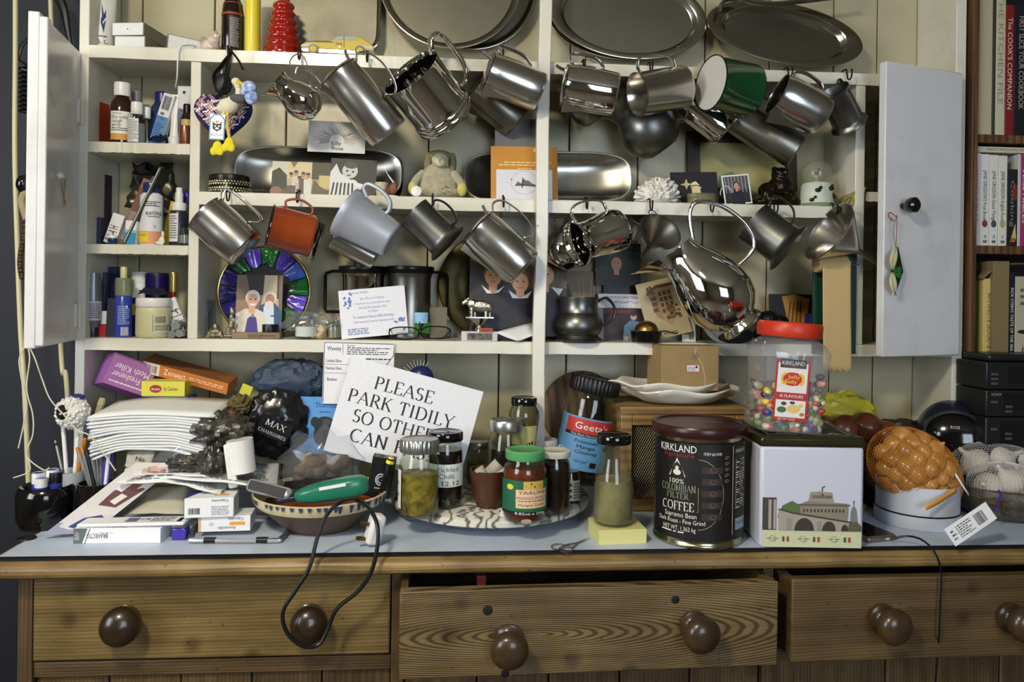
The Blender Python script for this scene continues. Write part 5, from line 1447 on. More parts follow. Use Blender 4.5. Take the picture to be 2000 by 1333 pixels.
# dark brass plate, school photo
u = U(962, .105)
bp = thing('brass_plate', 'large dark brass plate with worked relief behind the school photo', 'plate', TR(*at(960, 582, .105)) @ RT(84, 'X'))
DB = mat('dark_brass', c(62, 56, 30), .38, .9, var=.6, vs=14, col2=c(34, 32, 22), bump=.5, bs=30)
part('plate_dish', B().lathe([(0, -.004), (60 * u, -.004), (70 * u, 0), (102 * u, .004), (104 * u, .003), (102 * u, .001), (70 * u, -.003), (0, -.006)], 64), DB, bp, smooth=179)
b = B()
for k in range(18):
    a, r_ = rnd.uniform(0, 6.28), rnd.uniform(10, 62)
    b.tube(cr([(r_ * math.cos(a + t) * u, r_ * math.sin(a + t) * u, -.002) for t in (0, .2, .4, .6)], 4), .002, n=6)
part('worked_relief', b, DB, bp)
rest(bp, S3)
NV = c(24, 24, 34)
ph = [('r', 0, 0, 1, 1, c(52, 48, 42)), ('r', .5, .5, 1, 1, c(96, 84, 66))]
ph += person_print(.76, .70, .15, c(206, 156, 122), c(60, 40, 26), NV, .9) + [('p', [(.84, .52), (.92, .4), (.96, .5)], c(226, 226, 226))]
ph += person_print(.24, .66, .14, c(214, 160, 120), c(120, 84, 46), NV, .75) + [('p', [(.12, .52), (.24, .4), (.36, .52), (.3, .42), (.18, .4)], c(230, 230, 232))]
ph += person_print(.52, .58, .14, c(220, 166, 132), c(130, 90, 56), NV, .75) + [('p', [(.4, .46), (.52, .34), (.64, .46), (.6, .35), (.44, .34)], c(230, 230, 232)), ('r', 0, 0, 1, .16, NV)]
card('photograph', 'school photo of three smiling children in dark jumpers', 'photo', 1012, 588, 190, 134, .062, 1, 8, CARDW, ph, on=S3)
# ram trophy
rt = thing('ram_trophy', 'silver ram trophy on a white marble block with engraved plate', 'trophy', TR(at(936, 668, .012).x, .012, S3))
u = U(936, .012)
part('marble_block', B().box(-35 * u, 35 * u, -.014, .014, 0, 19 * u), mat('white_marble_block', c(206, 206, 210), .3, var=.3, vs=20), rt, smooth=30, bevel=.001)
part('engraved_plate', B().box(-24 * u, 24 * u, -.0155, -.0142, 3 * u, 16 * u), mat('tarnished_plate', c(120, 112, 90), .4, .8, var=.8, vs=120, col2=c(50, 46, 36)), rt, smooth=0)
part('trophy_cup', B().lathe([(0, 19 * u), (10 * u, 19 * u), (8 * u, 26 * u), (5 * u, 30 * u), (12 * u, 36 * u), (20 * u, 43 * u), (24 * u, 45 * u), (0, 45 * u)], 28), mat('silver_plate', c(206, 202, 190), .18, 1), rt)
part('orange_tag', B().box(-2 * u, 25 * u, -.016, -.0145, 18 * u, 26 * u), mat('orange_card', c(176, 84, 50), .7), rt, smooth=0)
decal(rt, 27 * u, 8 * u, [('t', 'VEGAN', .5, .5, .55, c(90, 30, 20), .6)], lambda x, y, e: (x - 2 * u, -.0161 - e, y + 18 * u), 'lettering')
b = B()
for q in ((4, 0, 68, 22, 9, 12), (-14, 0, 72, 11, 8, 10), (-24, 0, 78, 7, 6, 7), (-31, 0, 74, 5, 5, 5), (18, 0, 67, 8, 8, 10), (-22, -4, 82, 4), (-22, 4, 82, 4)):
    b.ball(*[v * u for v in q], n=14, k=9)
for x in (-16, -9, 12, 20):
    b.tube([(x * u, (3 if x in (-9, 20) else -3) * u, 64 * u), (x * u, (3 if x in (-9, 20) else -3) * u, 46 * u)], 3 * u, n=8)
part('ram', b, mat('bright_silver_wool', c(214, 208, 194), .25, 1, bump=1.0, bs=200, var=.4, vs=80, col2=c(110, 100, 80)), rt, smooth=179, remesh=.0013)
part('cup_platform', B().box(-27 * u, 27 * u, -.008, .008, 44.5 * u, 47 * u), mat('silver_plate', c(206, 202, 190), .18, 1), rt)
crumple('folded_note', 'folded white note lying before the centre post', 'note', 1010, 650, .0, [(966, 650, -.004), (1010, 667, -.012), (1046, 655, -.004), (1040, 630, .03)], PAPER, amp=.0008, n=4)
# pewter tankard
PT = [(0, 0), (1.02, 0), (1.05, .05), (.9, .1), (.84, .14), (.98, .22), (1.04, .34), (1, .48), (.88, .6), (.84, .62), (.86, .64), (.84, .66), (.8, .8), (.84, .92), (.86, 1)]
u = U(1130, .03)
q, L = 44 * u, 86 * u
pm = thing('pewter_tankard', 'dark baluster pewter tankard with curled handle on the bottom shelf', 'tankard', TR(at(1130, 668, .025).x, .025, S3))
part('body', B().lathe([(r_ * q, z_ * L) for r_, z_ in PT] + [(max(r_ * q - .0018, 0), max(z_ * L, .006)) for r_, z_ in PT][::-1], 44), PEWTER, pm, smooth=50)
part('handle', B().tube(cr([(.82 * q, 0, .9 * L), (1.2 * q, 0, .98 * L), (1.55 * q, 0, .8 * L), (1.55 * q, 0, .55 * L), (1.25 * q, 0, .38 * L), (1.0 * q, 0, .38 * L)], 6), .0028, .005, n=8), PEWTER, pm, smooth=60)
# the pinned-up collection right of the post
card('blank_card', 'plain cream card at the back right of the post', 'card', 1132, 520, 70, 96, .112, 0, 4, mat('cream_card', c(176, 168, 138), .8), on=S3 + .06)
card('photograph', 'brown photo of bare trees behind the pewter tankard', 'photo', 1128, 592, 96, 132, .098, 0, 5, CARDW, [('r', 0, 0, 1, 1, c(78, 66, 46)), ('r', 0, .55, 1, 1, c(120, 104, 76)), ('p', [(0, .0), (0, .8), (.3, .82), (.5, .3), (.45, 0)], c(28, 26, 24))] + [('s', [(.55 + .1 * i, .3), (.52 + .11 * i + rnd.uniform(-.05, .05), .9)], .02, c(150, 128, 92)) for i in range(5)], on=S3)
card('photograph', 'dark photo of a child smiling among leaves', 'photo', 1207, 545, 88, 82, .090, 0, 5, CARDW, [('r', 0, 0, 1, 1, c(24, 30, 22))] + [('e', rnd.random(), rnd.uniform(.3, 1), rnd.uniform(.03, .09), rnd.uniform(.03, .07), rnd.choice([c(36, 48, 30), c(52, 60, 40), c(18, 22, 16)])) for _ in range(26)] + person_print(.46, .52, .16, c(196, 140, 108), c(44, 28, 20), c(20, 20, 26), .9), on=S3 + .075)
card('greeting_card', "white season's greetings card with red borders and handwriting", 'card', 1214, 582, 92, 38, .078, .5, 6, CARDW,
     [('r', 0, .96, 1, 1, c(140, 30, 40)), ('r', 0, 0, 1, .05, c(140, 30, 40)), ('t', "SEASON'S GREETINGS", .52, .8, .11, c(60, 60, 70), .74), ('s', [(.1 + .8 * i / 20, .56 + .05 * math.sin(i)) for i in range(21)], .02, c(90, 90, 100)), ('t', 'from our family', .5, .55, .07, c(90, 90, 100), .3), ('t', 'Caroline & Rob Steve', .5, .26, .16, c(120, 120, 140), .7)], on=S3 + .056)
card('photograph', 'photo of a man in a blue shirt seated before a dark red door', 'photo', 1212, 630, 88, 62, .070, 0, 7, CARDW,
     [('r', 0, 0, 1, 1, c(38, 22, 22)), ('r', .25, .3, .55, .75, c(70, 26, 26)), ('r', .28, .34, .5, .7, c(30, 18, 20)), ('r', .15, .84, .8, .95, c(120, 40, 44)), ('r', 0, 0, .12, 1, c(150, 142, 132)), ('p', [(.55, .0), (.58, .45), (.72, .62), (.9, .58), (1, .4), (.96, 0)], c(104, 142, 186)), ('e', .79, .74, .07, .12, c(206, 168, 146)), ('e', .79, .84, .08, .07, c(28, 24, 24)), ('s', [(.73, .76), (.85, .76)], .02, K), ('e', .62, .06, .05, .07, c(206, 168, 146))], on=S3)
card('blank_card', 'cream card standing behind the sketch of the house', 'card', 1290, 560, 80, 150, .100, 0, 4, mat('cream_card', c(176, 168, 138), .8), on=S3)
BR = c(92, 66, 44)
hs_ = [('r', 0, 0, 1, 1, c(178, 160, 120)), ('p', [(.2, .82), (.45, .92), (.85, .9), (.82, .86), (.42, .86), (.22, .78)], BR), ('p', [(.22, .78), (.42, .86), (.44, .3), (.3, .38)], c(150, 122, 84)), ('p', [(.42, .86), (.82, .86), (.78, .4), (.6, .18), (.44, .3)], c(166, 140, 100))]
for i in range(3):
    for j in range(4):
        hs_.append(('r', .46 + i * .11, .42 + j * .1, .53 + i * .11, .49 + j * .1, BR))
    hs_ += [('r', .26, .46 + i * .1, .38, .53 + i * .1, BR)]
hs_ += [('e', rnd.uniform(.55, .85), rnd.uniform(.3, .52), .04, .025, rnd.choice([BR, c(120, 90, 60)])) for _ in range(26)] + [('e', rnd.uniform(.2, .35), rnd.uniform(.78, .92), .03, .02, BR) for _ in range(10)] + [('l', .35, .06, .8, .09, 1, BR)]
card('sketch_card', 'tan card with a brown ink sketch of a corner house, tilted', 'card', 1296, 606, 84, 112, .045, -14, 8, CARDW, hs_, on=S3)
card('photograph', 'pale photo edge showing beside the house sketch', 'photo', 1345, 628, 26, 66, .060, 0, 6, CARDW, [('r', .05, .2, .5, .9, c(90, 90, 94)), ('r', .5, .05, .9, .3, c(120, 140, 80))], on=S3)
# tiny pan
u = U(1268, .01)
pn = thing('tiny_pan', 'tiny black pan with domed brass lid on the bottom shelf', 'pan', TR(at(1262, 668, .008).x, .008, S3))
part('pan_bowl', B().lathe([(0, 0), (25 * u, 0), (28 * u, 2 * u), (30 * u, 22 * u), (32 * u, 24 * u), (28 * u, 24 * u), (0, 20 * u)], 32), BLACKG, pn)
part('brass_dome', B().lathe([(0, 22 * u), (23 * u, 22 * u), (22 * u, 28 * u), (17 * u, 36 * u), (8 * u, 41 * u), (0, 42 * u)], 28), BRASS, pn)
part('pan_handle', B().tube(cr([(28 * u, 0, 22 * u), (40 * u, 0, 22 * u), (56 * u, 0, 18 * u), (62 * u, 0, 20 * u)], 5), .0016, .003, n=8), BLACKG, pn)
o = jar('china_plate', 'small round china plate with a beaded blue rim below the pitcher', 'plate', 1410, .05, S3, 82, 8, [(0, 0), (.6, 0), (.7, .2), (.98, .8), (1, 1), (.95, 1), (.66, .5), (0, .45)], ENW, tilt=(76, 0), sx=1)
o.location.z = S3 + .040
u = U(1410, .05)
decal(o, .08, .08, [('e', .5 + .43 * math.cos(R(a)), .5 + .43 * math.sin(R(a)), .015, .015, c(60, 76, 130)) for a in range(0, 360, 9)] + [('e', .5, .5, .3, .3, c(190, 190, 190)), ('t', 'Stein', .5, .5, .1, c(60, 60, 70))], lambda x, y, e: ((x - .04), (y - .04), 8 * u + e + .0002), 'printed_face')
tag(part('black_pebble', B().ball(0, 0, .014, .036, .022, .0145, n=28, k=16, f=lambda p: Vector((p.x, p.y, p.z * (1 + .25 * p.x / .036)))), mat('matt_black_stone', c(30, 31, 34), .55, bump=.2, bs=60), smooth=179, M=TR(at(1437, 668, .01).x, .01, S3)), 'smooth black pebble on the front of the bottom shelf', 'stone')
card('food_packet', 'dark printed packet with orange swirls behind the red lidded jar', 'packet', 1545, 622, 84, 90, .085, 0, 6, BLACK, [('r', 0, 0, 1, 1, c(20, 18, 22)), ('p', [(.3, .95), (.4, .5), (.6, .1), (.8, .3), (.95, .9), (.6, 1)], c(190, 140, 50)), ('p', [(.78, .0), (.82, .6), (1, .6), (1, 0)], c(60, 56, 140))] + [('s', [(.4 + .1 * i, .3), (.5 + .08 * i, .85)], .03, c(120, 60, 26)) for i in range(4)], on=S3)
blob('dark_bag', 'crumpled black bag behind the red lidded jar', 'bag', 1508, .06, S3, [(0, 0, 20, 34, 20, 22), (-8, 0, 42, 22, 15, 16), (14, 0, 36, 20, 14, 14), (-22, -4, 14, 16)], mat('black_sheen', c(20, 20, 20), .3, bump=.6, bs=60), remesh=.002)
# till roll on a green board
bd = thing('till_roll_board', 'dark green board holding a hanging roll of tan paper', 'note holder', TR(*at(1629, 600, -.004)))
u = U(1629, -.004)
part('green_board', B().box(-42 * u, 42 * u, -.004, .0035, -88 * u, 104 * u), mat('green_board', c(22, 66, 52), .5, var=.3, vs=20), bd, smooth=30, bevel=.001)
TAN = mat('tan_paper', c(196, 168, 116), .8, var=.25, vs=14, col2=c(170, 142, 96))
part('paper_roll', B().lathe([(0, -29 * u), (16 * u, -29 * u), (16 * u, 28 * u), (0, 28 * u)], 28, M=TR(-16 * u, -.018, 80 * u) @ RT(90, 'Y')), TAN, bd)
part('roll_pin', B().tube([(-40 * u, -.018, 80 * u), (38 * u, -.018, 80 * u)], .0018), WIRE, bd)
part('hanging_strip', B().grid(lambda i, j: ((-40 + 54 * i + 3 * math.sin(j * 2.2)) * u, -.018 - 16.5 * u + .004 * math.sin(j * 3.1) - j * .004, (86 - 204 * j - (4 * math.sin(i * 31) if j > .99 else 0)) * u), 16, 16), TAN, bd, smooth=60, solid=.0003)
# glasses stored on their sides in the right cupboard
for k, (py, zz) in enumerate(((205, 1.49), (250, 1.49), (300, 1.49), (360, None), (415, None), (465, None), (540, None), (600, None))):
    p = at(1702, py + 6, .055)
    o = thing('drinking_glass', ['topmost', 'second highest', 'third from top', 'fourth from top', 'fifth from top', 'sixth from top', 'second lowest', 'lowest'][k] + ' glass seen on edge in the gap of the right cupboard', 'glass', TR(p.x + .012, .05, p.z), 'glasses stacked in the right cupboard')
    r_ = .024
    part('glass_body', B().lathe([(0, 0), (r_ * .8, 0), (r_, .08), (r_ - .0015, .08), (r_ * .76, .003), (0, .003)], 28, M=RT(90, 'X') @ TR(0, 0, -.04)), GLASS, o)
# ------------------------------------------------------------------ left cupboard: upper cell
BRG = mat('brown_glass_bottle', c(46, 24, 12), .1, coat=.6)
boxx('small_carton', 'plain rust red carton standing in the upper left cupboard cell', 'box', 192, 275, .06, 28, 88, 26, mat('rust_card', c(140, 50, 24), .6), rz=-18, on=S1)
jar('syrup_bottle', 'brown cough syrup bottle with ribbed white cap and printed label', 'bottle', 233, .045, S1, 44, 128, [(0, 0), (.94, 0), (1, .02), (1, .56), (.9, .68), (.6, .76), (.5, .78), (.5, .9)], BRG, lid=(.68, .79, 1.0, WPL, 16), sy=.7,
    labels=[(.08, .53, -62, 62, c(232, 230, 224), [('r', 0, 0, 1, .22, c(206, 150, 60)), ('t', "Sainsbury's", .3, .93, .07, K, .42), ('t', 'Dry tickly', .42, .8, .12, K, .66), ('t', 'cough', .3, .66, .12, K, .42), ('t', 'syrup', .28, .53, .12, K, .38), ('l', .06, .3, .85, .44, 2, K)])])
jar('pill_bottle', 'small clear bottle with white cap and dense text label', 'bottle', 262, .028, S1, 36, 86, BOTTLE, GLASS, lid=(.62, .72, 1.0, WPL), sy=.7, content=(mat('clear_liquid', (.75, .78, .78), .1, trans=.6), .03, .5), labels=[(.05, .6, -60, 10, c(226, 226, 226), [('l', .06, .04, .94, .96, 16, c(50, 50, 54))])])
jar('pill_bottle', 'grey capped bottle at the back of the upper cupboard cell', 'bottle', 262, .085, S1, 34, 118, BOTTLE, mat('grey_bottle', c(70, 70, 72), .3), lid=(.6, .74, 1.0, mat('grey_cap', c(120, 120, 120), .5)))
jar('drops_bottle', 'slim dropper bottle with white cap beside the small clear bottle', 'bottle', 282, .05, S1, 22, 80, BOTTLE, GLASS, lid=(.66, .72, 1.0, WPL))
jar('mouthwash_bottle', 'blue bottle with dark blue cap behind the slanting carton', 'bottle', 309, .075, S1, 46, 116, BOTTLE, mat('blue_plastic_bottle', c(30, 54, 96), .2, coat=.4), lid=(.52, .72, 1.0, mat('blue_cap', c(28, 34, 110), .3)), sy=.7)
boxx('toothpaste_carton', 'blue and white carton slanting with its barcode uppermost', 'box', 306, 275, .035, 24, 104, 18, CARDW, ry=17, rz=-8, on=S1, faces={'f': [('r', 0, 0, 1, .55, c(96, 140, 196)), ('b', .15, .68, .85, .95), ('e', .4, .6, .2, .03, c(120, 120, 124)), ('t', 'CE', .5, .5, .05, c(30, 40, 90)), ('l', .1, .06, .9, .42, 8, c(40, 70, 140))]})
crumple('foil_sachet', 'crumpled dark foil sachet on the upper cupboard shelf', 'sachet', 310, 265, .02, [(292, 276, -.01), (330, 274, -.01), (322, 258, .02), (300, 256, .02)], mat('dark_foil', c(40, 44, 70), .2, .6), amp=.004, n=6)
o = thing('brush_head', 'white squeezed tube standing on its round cap, cord above', 'tube', TR(at(340, 270, .03).x, .03, S1))
u = U(340, .03)
part('cap', B().lathe([(0, 0), (11 * u, 0), (11.5 * u, 16 * u), (9 * u, 19 * u), (0, 19 * u)], 24), WPL, o)
part('tube_body', B().lathe([(0, 19 * u), (9 * u, 19 * u), (7 * u, 40 * u), (6 * u, 62 * u), (8 * u, 92 * u), (9 * u, 104 * u), (0, 104 * u)], 24, f=lambda x, y, z, a, k: (x, y * max(.15, 1 - z * 12), z)), WPL, o)
tag(part('white_string', B().tube(cr([at(343, 170, .02), at(346, 150, .0), at(347, 120, -.012), at(348, 100, -.010), at(354, 91, -.004), at(368, 88, .02), at(382, 90, .04)], 6), .0016, n=6), CARDW), 'thin white cord hanging down from the top shelf', 'cord')
jar('nail_bottle', 'tall dark bottle by the cupboard divider, upper cell', 'bottle', 360, .05, S1, 24, 88, BOTTLE, BRG, lid=(.6, .7, 1.0, BLACK), labels=[(.5, .64, -60, 60, c(196, 176, 110), [])])
jar('copper_tin', 'small copper ribbed tin by the cupboard divider', 'tin', 357, .025, S1, 22, 40, CYL, mat('copper_tin', c(140, 90, 70), .3, .7))
boxx('white_carton', 'tall white carton at the back right of the upper cell', 'box', 362, 275, .09, 26, 130, 20, CARDW, on=S1, faces={'f': [('e', .5, .9, .12, .025, K), ('t', 'R nose', .55, .62, .03, K)]})

# ------------------------------------------------------------------ left cupboard: middle cell
boxx('dark_carton', 'tall black and mauve carton at the left of the middle cell', 'box', 195, 474, .085, 34, 144, 24, mat('mauve_black_card', c(60, 46, 56), .5), rz=-8, on=SX, faces={'f': [('r', .02, .62, .5, .84, c(20, 18, 22)), ('e', .28, .72, .18, .05, c(150, 140, 140)), ('r', 0, .86, 1, 1, c(110, 70, 80))]})
boxx('blue_carton', 'narrow dark blue carton before the mauve carton', 'box', 190, 474, .05, 22, 56, 18, mat('navy_card', c(34, 36, 76), .4), on=SX)
boxx('white_carton', 'small white carton leaning left of the long brown carton', 'box', 216, 474, .05, 24, 62, 16, CARDW, ry=18, on=SX, faces={'f': [('t', 'F 1-4 H', .45, .35, .3, K, .5, 90)]})
boxx('long_carton', 'long brown carton of small print slanting in the middle cell', 'box', 240, 474, .06, 22, 140, 16, mat('brown_card', c(120, 84, 72), .6), ry=22, on=SX, faces={'f': [('l', .1, .06, .9, .5, 18, c(200, 190, 180)), ('r', 0, .85, 1, 1, c(140, 96, 80))]})
boxx('thin_booklet', 'thin dark booklet on edge slanting beside the spray can', 'booklet', 252, 474, .035, 6, 170, 50, mat('dark_green_card', c(50, 54, 46), .5), ry=24, on=SX, faces={'f': [('r', .2, .02, .5, .98, c(200, 200, 190))]}, bevel=0)
crumple('silver_pouch', 'crumpled silver and black pouch at the back of the middle cell', 'pouch', 280, 370, .09, [(250, 400, 0), (345, 420, 0), (336, 318, .02), (262, 316, .02)], mat('dark_silver_foil', c(86, 82, 72), .3, .6, var=.6, vs=30, col2=c(40, 38, 34)), amp=.008, n=8)
jar('spray_can', 'white aerosol can with dark blue cap marked extina', 'spray can', 293, .035, SX, 43, 126, [(0, 0), (.97, 0), (1, .01), (1, .76), (.97, .8), (.72, .84), (.7, .86)], WPL, lid=(.74, .82, 1.0, mat('navy_cap', c(24, 50, 104), .25, coat=.4)),
    labels=[(.02, .8, -80, 80, c(226, 226, 230), [('r', 0, 0, 1, .26, c(224, 156, 122)), ('r', .02, .05, .42, .24, c(230, 206, 50)), ('t', 'NOT SECT', .22, .18, .045, K, .3), ('t', 'extina', .58, .64, .10, c(60, 66, 86), .5), ('t', 'V', .6, .36, .06, c(90, 90, 100)), ('l', .3, .76, .8, .88, 3, K), ('l', .4, .54, .8, .58, 1, c(90, 90, 100))])])
boxx('blue_carton', 'small white and turquoise carton before the spray can', 'box', 256, 474, .02, 22, 48, 16, CARDW, ry=4, on=SX, faces={'f': [('r', 0, 0, 1, .5, c(40, 140, 190)), ('r', 0, .5, 1, .62, c(130, 190, 214)), ('t', 'Sterilin', .5, .66, .12, c(50, 100, 140), .6, 78)]})
jar('short_tube', 'shiny blue round tube end lying low by the booklet', 'tube', 218, .012, SX, 18, 18, CYL, mat('blue_plastic_bottle', c(30, 54, 96)), lid=(1.05, .7, 1.0, WPL))
o = jar('pump_bottle', 'white pump spray bottle at the right of the middle cell', 'bottle', 347, .045, SX, 36, 112, [(0, 0), (.95, 0), (1, .02), (1, .58), (.85, .64)], mat('pump_dark_label', c(40, 44, 60), .3), lid=(.78, .62, .78, WPL), labels=[(.08, .58, -70, -5, c(224, 224, 224), [('l', .1, .1, .9, .95, 10, c(60, 60, 70))])])
part('pump_nozzle', B().lathe([(0, 0), (.0075, 0), (.0075, .018), (.006, .022), (.006, .03), (0, .031)], 20), WPL, o, M=TR(0, 0, 112 * .78 * U(347, .045)))
jar('glass_vial', 'squat clear glass vial before the pump bottle', 'vial', 358, .018, SX, 26, 36, JAR, GLASS, solid=False, content=(mat('clear_liquid', (.75, .78, .78)), .1, .6))
boxx('yellow_packet', 'yellow packet peeping out behind the spray can', 'packet', 332, 474, .075, 34, 88, 8, mat('yellow_pack', c(206, 180, 40), .4), ry=12, on=SX, faces={'f': [('t', 'WASO', .4, .7, .3, K, .4, 75)]})
blob('violet_pouch', 'bright violet pouch tucked beside the divider', 'pouch', 362, .08, SX, [(0, 0, 50, 12, 8, 50), (0, 0, 96, 10, 8, 20)], mat('violet_plastic', c(50, 38, 130), .3), remesh=.0018)
blob('white_bulb', 'white plastic clip curled at the foot of the spray can', 'clip', 314, .015, SX, [(0, 0, 8, 6, 4, 9), (2, 0, 20, 3, 3, 9), (-5, 0, 4, 7, 4, 4)], WPL, remesh=.0012)

# ------------------------------------------------------------------ left cupboard: lower cell
jar('cream_tube', 'silver grey tube with ribbed clear cap, lower cupboard cell', 'tube', 183, .03, S3, 30, 130, [(0, 0), (.55, 0), (.6, .14), (.9, .2), (1, .3), (1, .7), (.8, 1)], mat('silver_tube', c(120, 120, 132), .3, .5), labels=[(.26, .56, -70, 70, c(186, 186, 196), [('l', .1, .1, .9, .9, 8, c(60, 60, 80))])], lid=(.66, .0, .2, mat('dark_cap', c(40, 40, 56), .2)))
boxx('blister_pack', 'stack of blister packs on edge at the left of the lower cell', 'pack', 186, 658, .075, 36, 128, 12, mat('slate_pack', c(66, 70, 92), .4), ry=3, rz=-8, on=S3, faces={'f': [('r', .55, 0, .6, 1, c(190, 190, 196)), ('r', .75, 0, .8, 1, c(190, 190, 196))]})
boxx('blue_box', 'dark blue box at the back of the lower cell', 'box', 212, 658, .10, 34, 138, 16, mat('navy_card', c(34, 36, 76)), on=S3)
boxx('red_white_pack', 'small red and white pack low in the lower cell', 'pack', 203, 658, .04, 14, 52, 12, CARDW, on=S3, faces={'f': [('r', 0, 0, 1, .5, c(190, 40, 44))]})
boxx('dark_pouch', 'dark clear fronted sachet beside the blue spray can', 'sachet', 217, 658, .028, 20, 78, 8, mat('dark_clear_sachet', c(50, 54, 70), .15, coat=.6), ry=3, on=S3)
o = jar('spray_can', 'blue aerosol with clear greenish cap in the lower cell', 'spray can', 241, .03, S3, 32, 84, [(0, 0), (.96, 0), (1, .015), (1, .97), (.9, 1)], mat('blue_aerosol', c(50, 70, 170), .25), lid=(1.0, 1.0, 1.42, mat('green_clear_cap', (.62, .68, .46), .15, trans=.5)),
    labels=[(.03, .95, -75, 75, None, [('b', .4, .02, .75, .24, c(230, 230, 236)), ('l', .25, .3, .8, .8, 10, c(170, 184, 226)), ('r', .6, .72, .68, .8, c(206, 206, 214))])])
part('spray_nozzle', B().lathe([(0, 0), (.006, 0), (.0065, .018), (.005, .022), (0, .022)], 18), mat('cream_nozzle', c(206, 206, 150), .4), o, M=TR(0, 0, 84 * U(241, .03) * 1.42))
boxx('yellow_navy_tube', 'narrow navy tube with yellow band behind the white tub', 'tube', 263, 658, .06, 10, 78, 10, mat('navy_card', c(34, 36, 76)), on=S3, faces={'f': [('r', 0, .55, 1, .85, c(206, 180, 50))]})
TUB = mat('pale_yellow_tub', c(206, 202, 158), .4)
jar('cream_tub', 'squat pale yellow tub with wide white lid', 'tub', 300, .025, S3, 66, 80, [(0, 0), (.88, 0), (.96, .03), (1, .1), (1, .66), (.96, .76), (.9, .78)], TUB, lid=(1.0, .78, 1.0, WPL), labels=[(.14, .62, -5, 62, c(212, 208, 176), [('s', [(.05, .05), (.05, .95), (.95, .95), (.95, .05), (.05, .05)], .03, K), ('b', .15, .5, .7, .85), ('l', .12, .1, .9, .42, 5, K)])])
jar('white_tub', 'white tub at the back behind the pale yellow tub', 'tub', 274, .09, S3, 34, 128, CYL, WPL, lid=(1.04, .82, 1.0, WPL))
jar('violet_bottle', 'bottle with a large violet cap behind the yellow tub', 'bottle', 306, .075, S3, 44, 126, CYL, mat('dark_navy_bottle', c(26, 24, 60), .3), lid=(1.0, .68, 1.0, mat('violet_plastic', c(50, 38, 130))))
crumple('dark_strap', 'dark navy strap lying over the white lid', 'strap', 300, 568, .03, [(268, 574, 0), (330, 576, 0), (322, 564, .02), (280, 562, .02)], mat('navy_cloth', c(26, 26, 50), .7), amp=.003, n=6)
jar('lip_bottle', 'slim red bottle with gold cap in the lower cell', 'bottle', 338, .05, S3, 20, 130, [(0, 0), (.95, 0), (1, .02), (1, .5), (.6, .66), (.55, .7)], mat('red_bottle', c(120, 26, 18), .15, coat=.5), lid=(.75, .7, 1.0, mat('pale_gold', c(186, 166, 96), .3, .8)))
boxx('white_carton', 'white carton leaning by the divider in the lower cell', 'box', 358, 640, .045, 20, 66, 12, CARDW, ry=-22, on=S3 + .012, faces={'f': [('t', 'F 1-4', .5, .45, .3, K, .4, 90)]})
for k, (px, z) in enumerate(((347, .008), (356, .0245), (362, .010))):
    o = jar('foil_roll', ['foil ended roll nearest the yellow tub', 'foil ended roll on top of two others', 'foil ended roll against the divider'][k], 'roll', px, .03, S3, 16, 46, CYL, mat('grey_foil_end', c(150, 150, 144), .35, .6), tilt=(-90, 0), group='foil ended rolls in the lower cell')
    o.location = (o.location.x, -.002, S3 + z)
crumple('blue_leaflet', 'pale blue folded leaflet squeezed by the rolls', 'leaflet', 350, 640, .0, [(336, 652, 0), (362, 658, 0), (352, 626, .02), (333, 622, .02)], mat('pale_blue_paper', c(150, 170, 186), .6), amp=.002, n=5)

# ------------------------------------------------------------------ left of the dresser: hose, cable, strings
HOSE = mat('cream_hose', c(196, 190, 150), .4)
tag(part('cream_hose', B().tube(cr([at(30, -40, .02), at(30, 100, .02), at(29, 300, .02), at(34, 480, .015), at(40, 640, .0), at(48, 760, -.02), at(56, 950, -.03)], 8), .0045, n=10), HOSE), 'cream hose hanging down at the far left', 'hose')
tag(part('grey_hose', B().tube(cr([at(98, -20, .1), at(100, 40, .1), at(118, 660, .08), at(128, 730, .06), at(132, 780, .06)], 8), .0045, n=10), HOSE), 'grey cream pipe showing beneath the open left door', 'pipe')
p = []
for k in range(60):
    t = k / 59
    p.append(at(48 + 9 * math.cos(t * 62), 130 + 90 * t, .03 + .008 * math.sin(t * 62)))
tag(part('coiled_flex', B().tube([at(60, 70, .03), at(42, 90, .03), at(36, 115, .03)] + p, .003, n=6), BLACK), 'black coiled telephone flex on the dark wall', 'cable')
tag(part('black_plug', B().tube(cr([at(112, -10, .1), at(125, 20, .1), at(132, 60, .1), at(138, 90, .1)], 5), .007, n=8, taper=lambda t: 1.6 - 1.1 * t), BLACK), 'black plug on a lead behind the open left door', 'plug')
BEAD = mat('dark_beads', c(70, 48, 34), .35, .3, bump=1, bs=300)
b = B()
for k in range(44):
    t = k / 43
    b.ball(*at(44 + 5 * math.sin(t * 5 + 1), 430 + 112 * t, -.12 + .004 * math.cos(k * 2.4)), .0045, n=8, k=6)
o = tag(part('bead_string', b, BEAD, smooth=179), 'string of dark brown beads hanging over the door knob', 'beads')
o['kind'] = 'stuff'
STR = mat('cream_string', c(206, 202, 180), .8)
for k, pts in enumerate(([(52, 672), (38, 700), (42, 740), (52, 790), (46, 830), (36, 876)], [(52, 672), (58, 700), (52, 760), (64, 810), (64, 850), (52, 890), (84, 918), (96, 914)], [(56, 676), (68, 700), (82, 740), (98, 780), (126, 812), (150, 840), (180, 856), (226, 920)], [(52, 890), (58, 920), (26, 934)])):
    tag(part('string', B().tube(cr([at(x, y_, -.16) for x, y_ in pts], 6), .0011, n=6), STR), ['short cream string hanging left of the hose', 'looped cream string tangled round the hose', 'long cream string trailing to the pen pots', 'frayed cream string end at the foot of the hose'][k], 'string')
o = thing('hanging_cloth', 'cream cloth strip on a dark knob on the far side of the open left door', 'knob', TR(*at(47, 360, -.13)))
part('knob_ball', B().ball(0, 0, 0, .012, .014, .016), BLACKG, o, smooth=179)
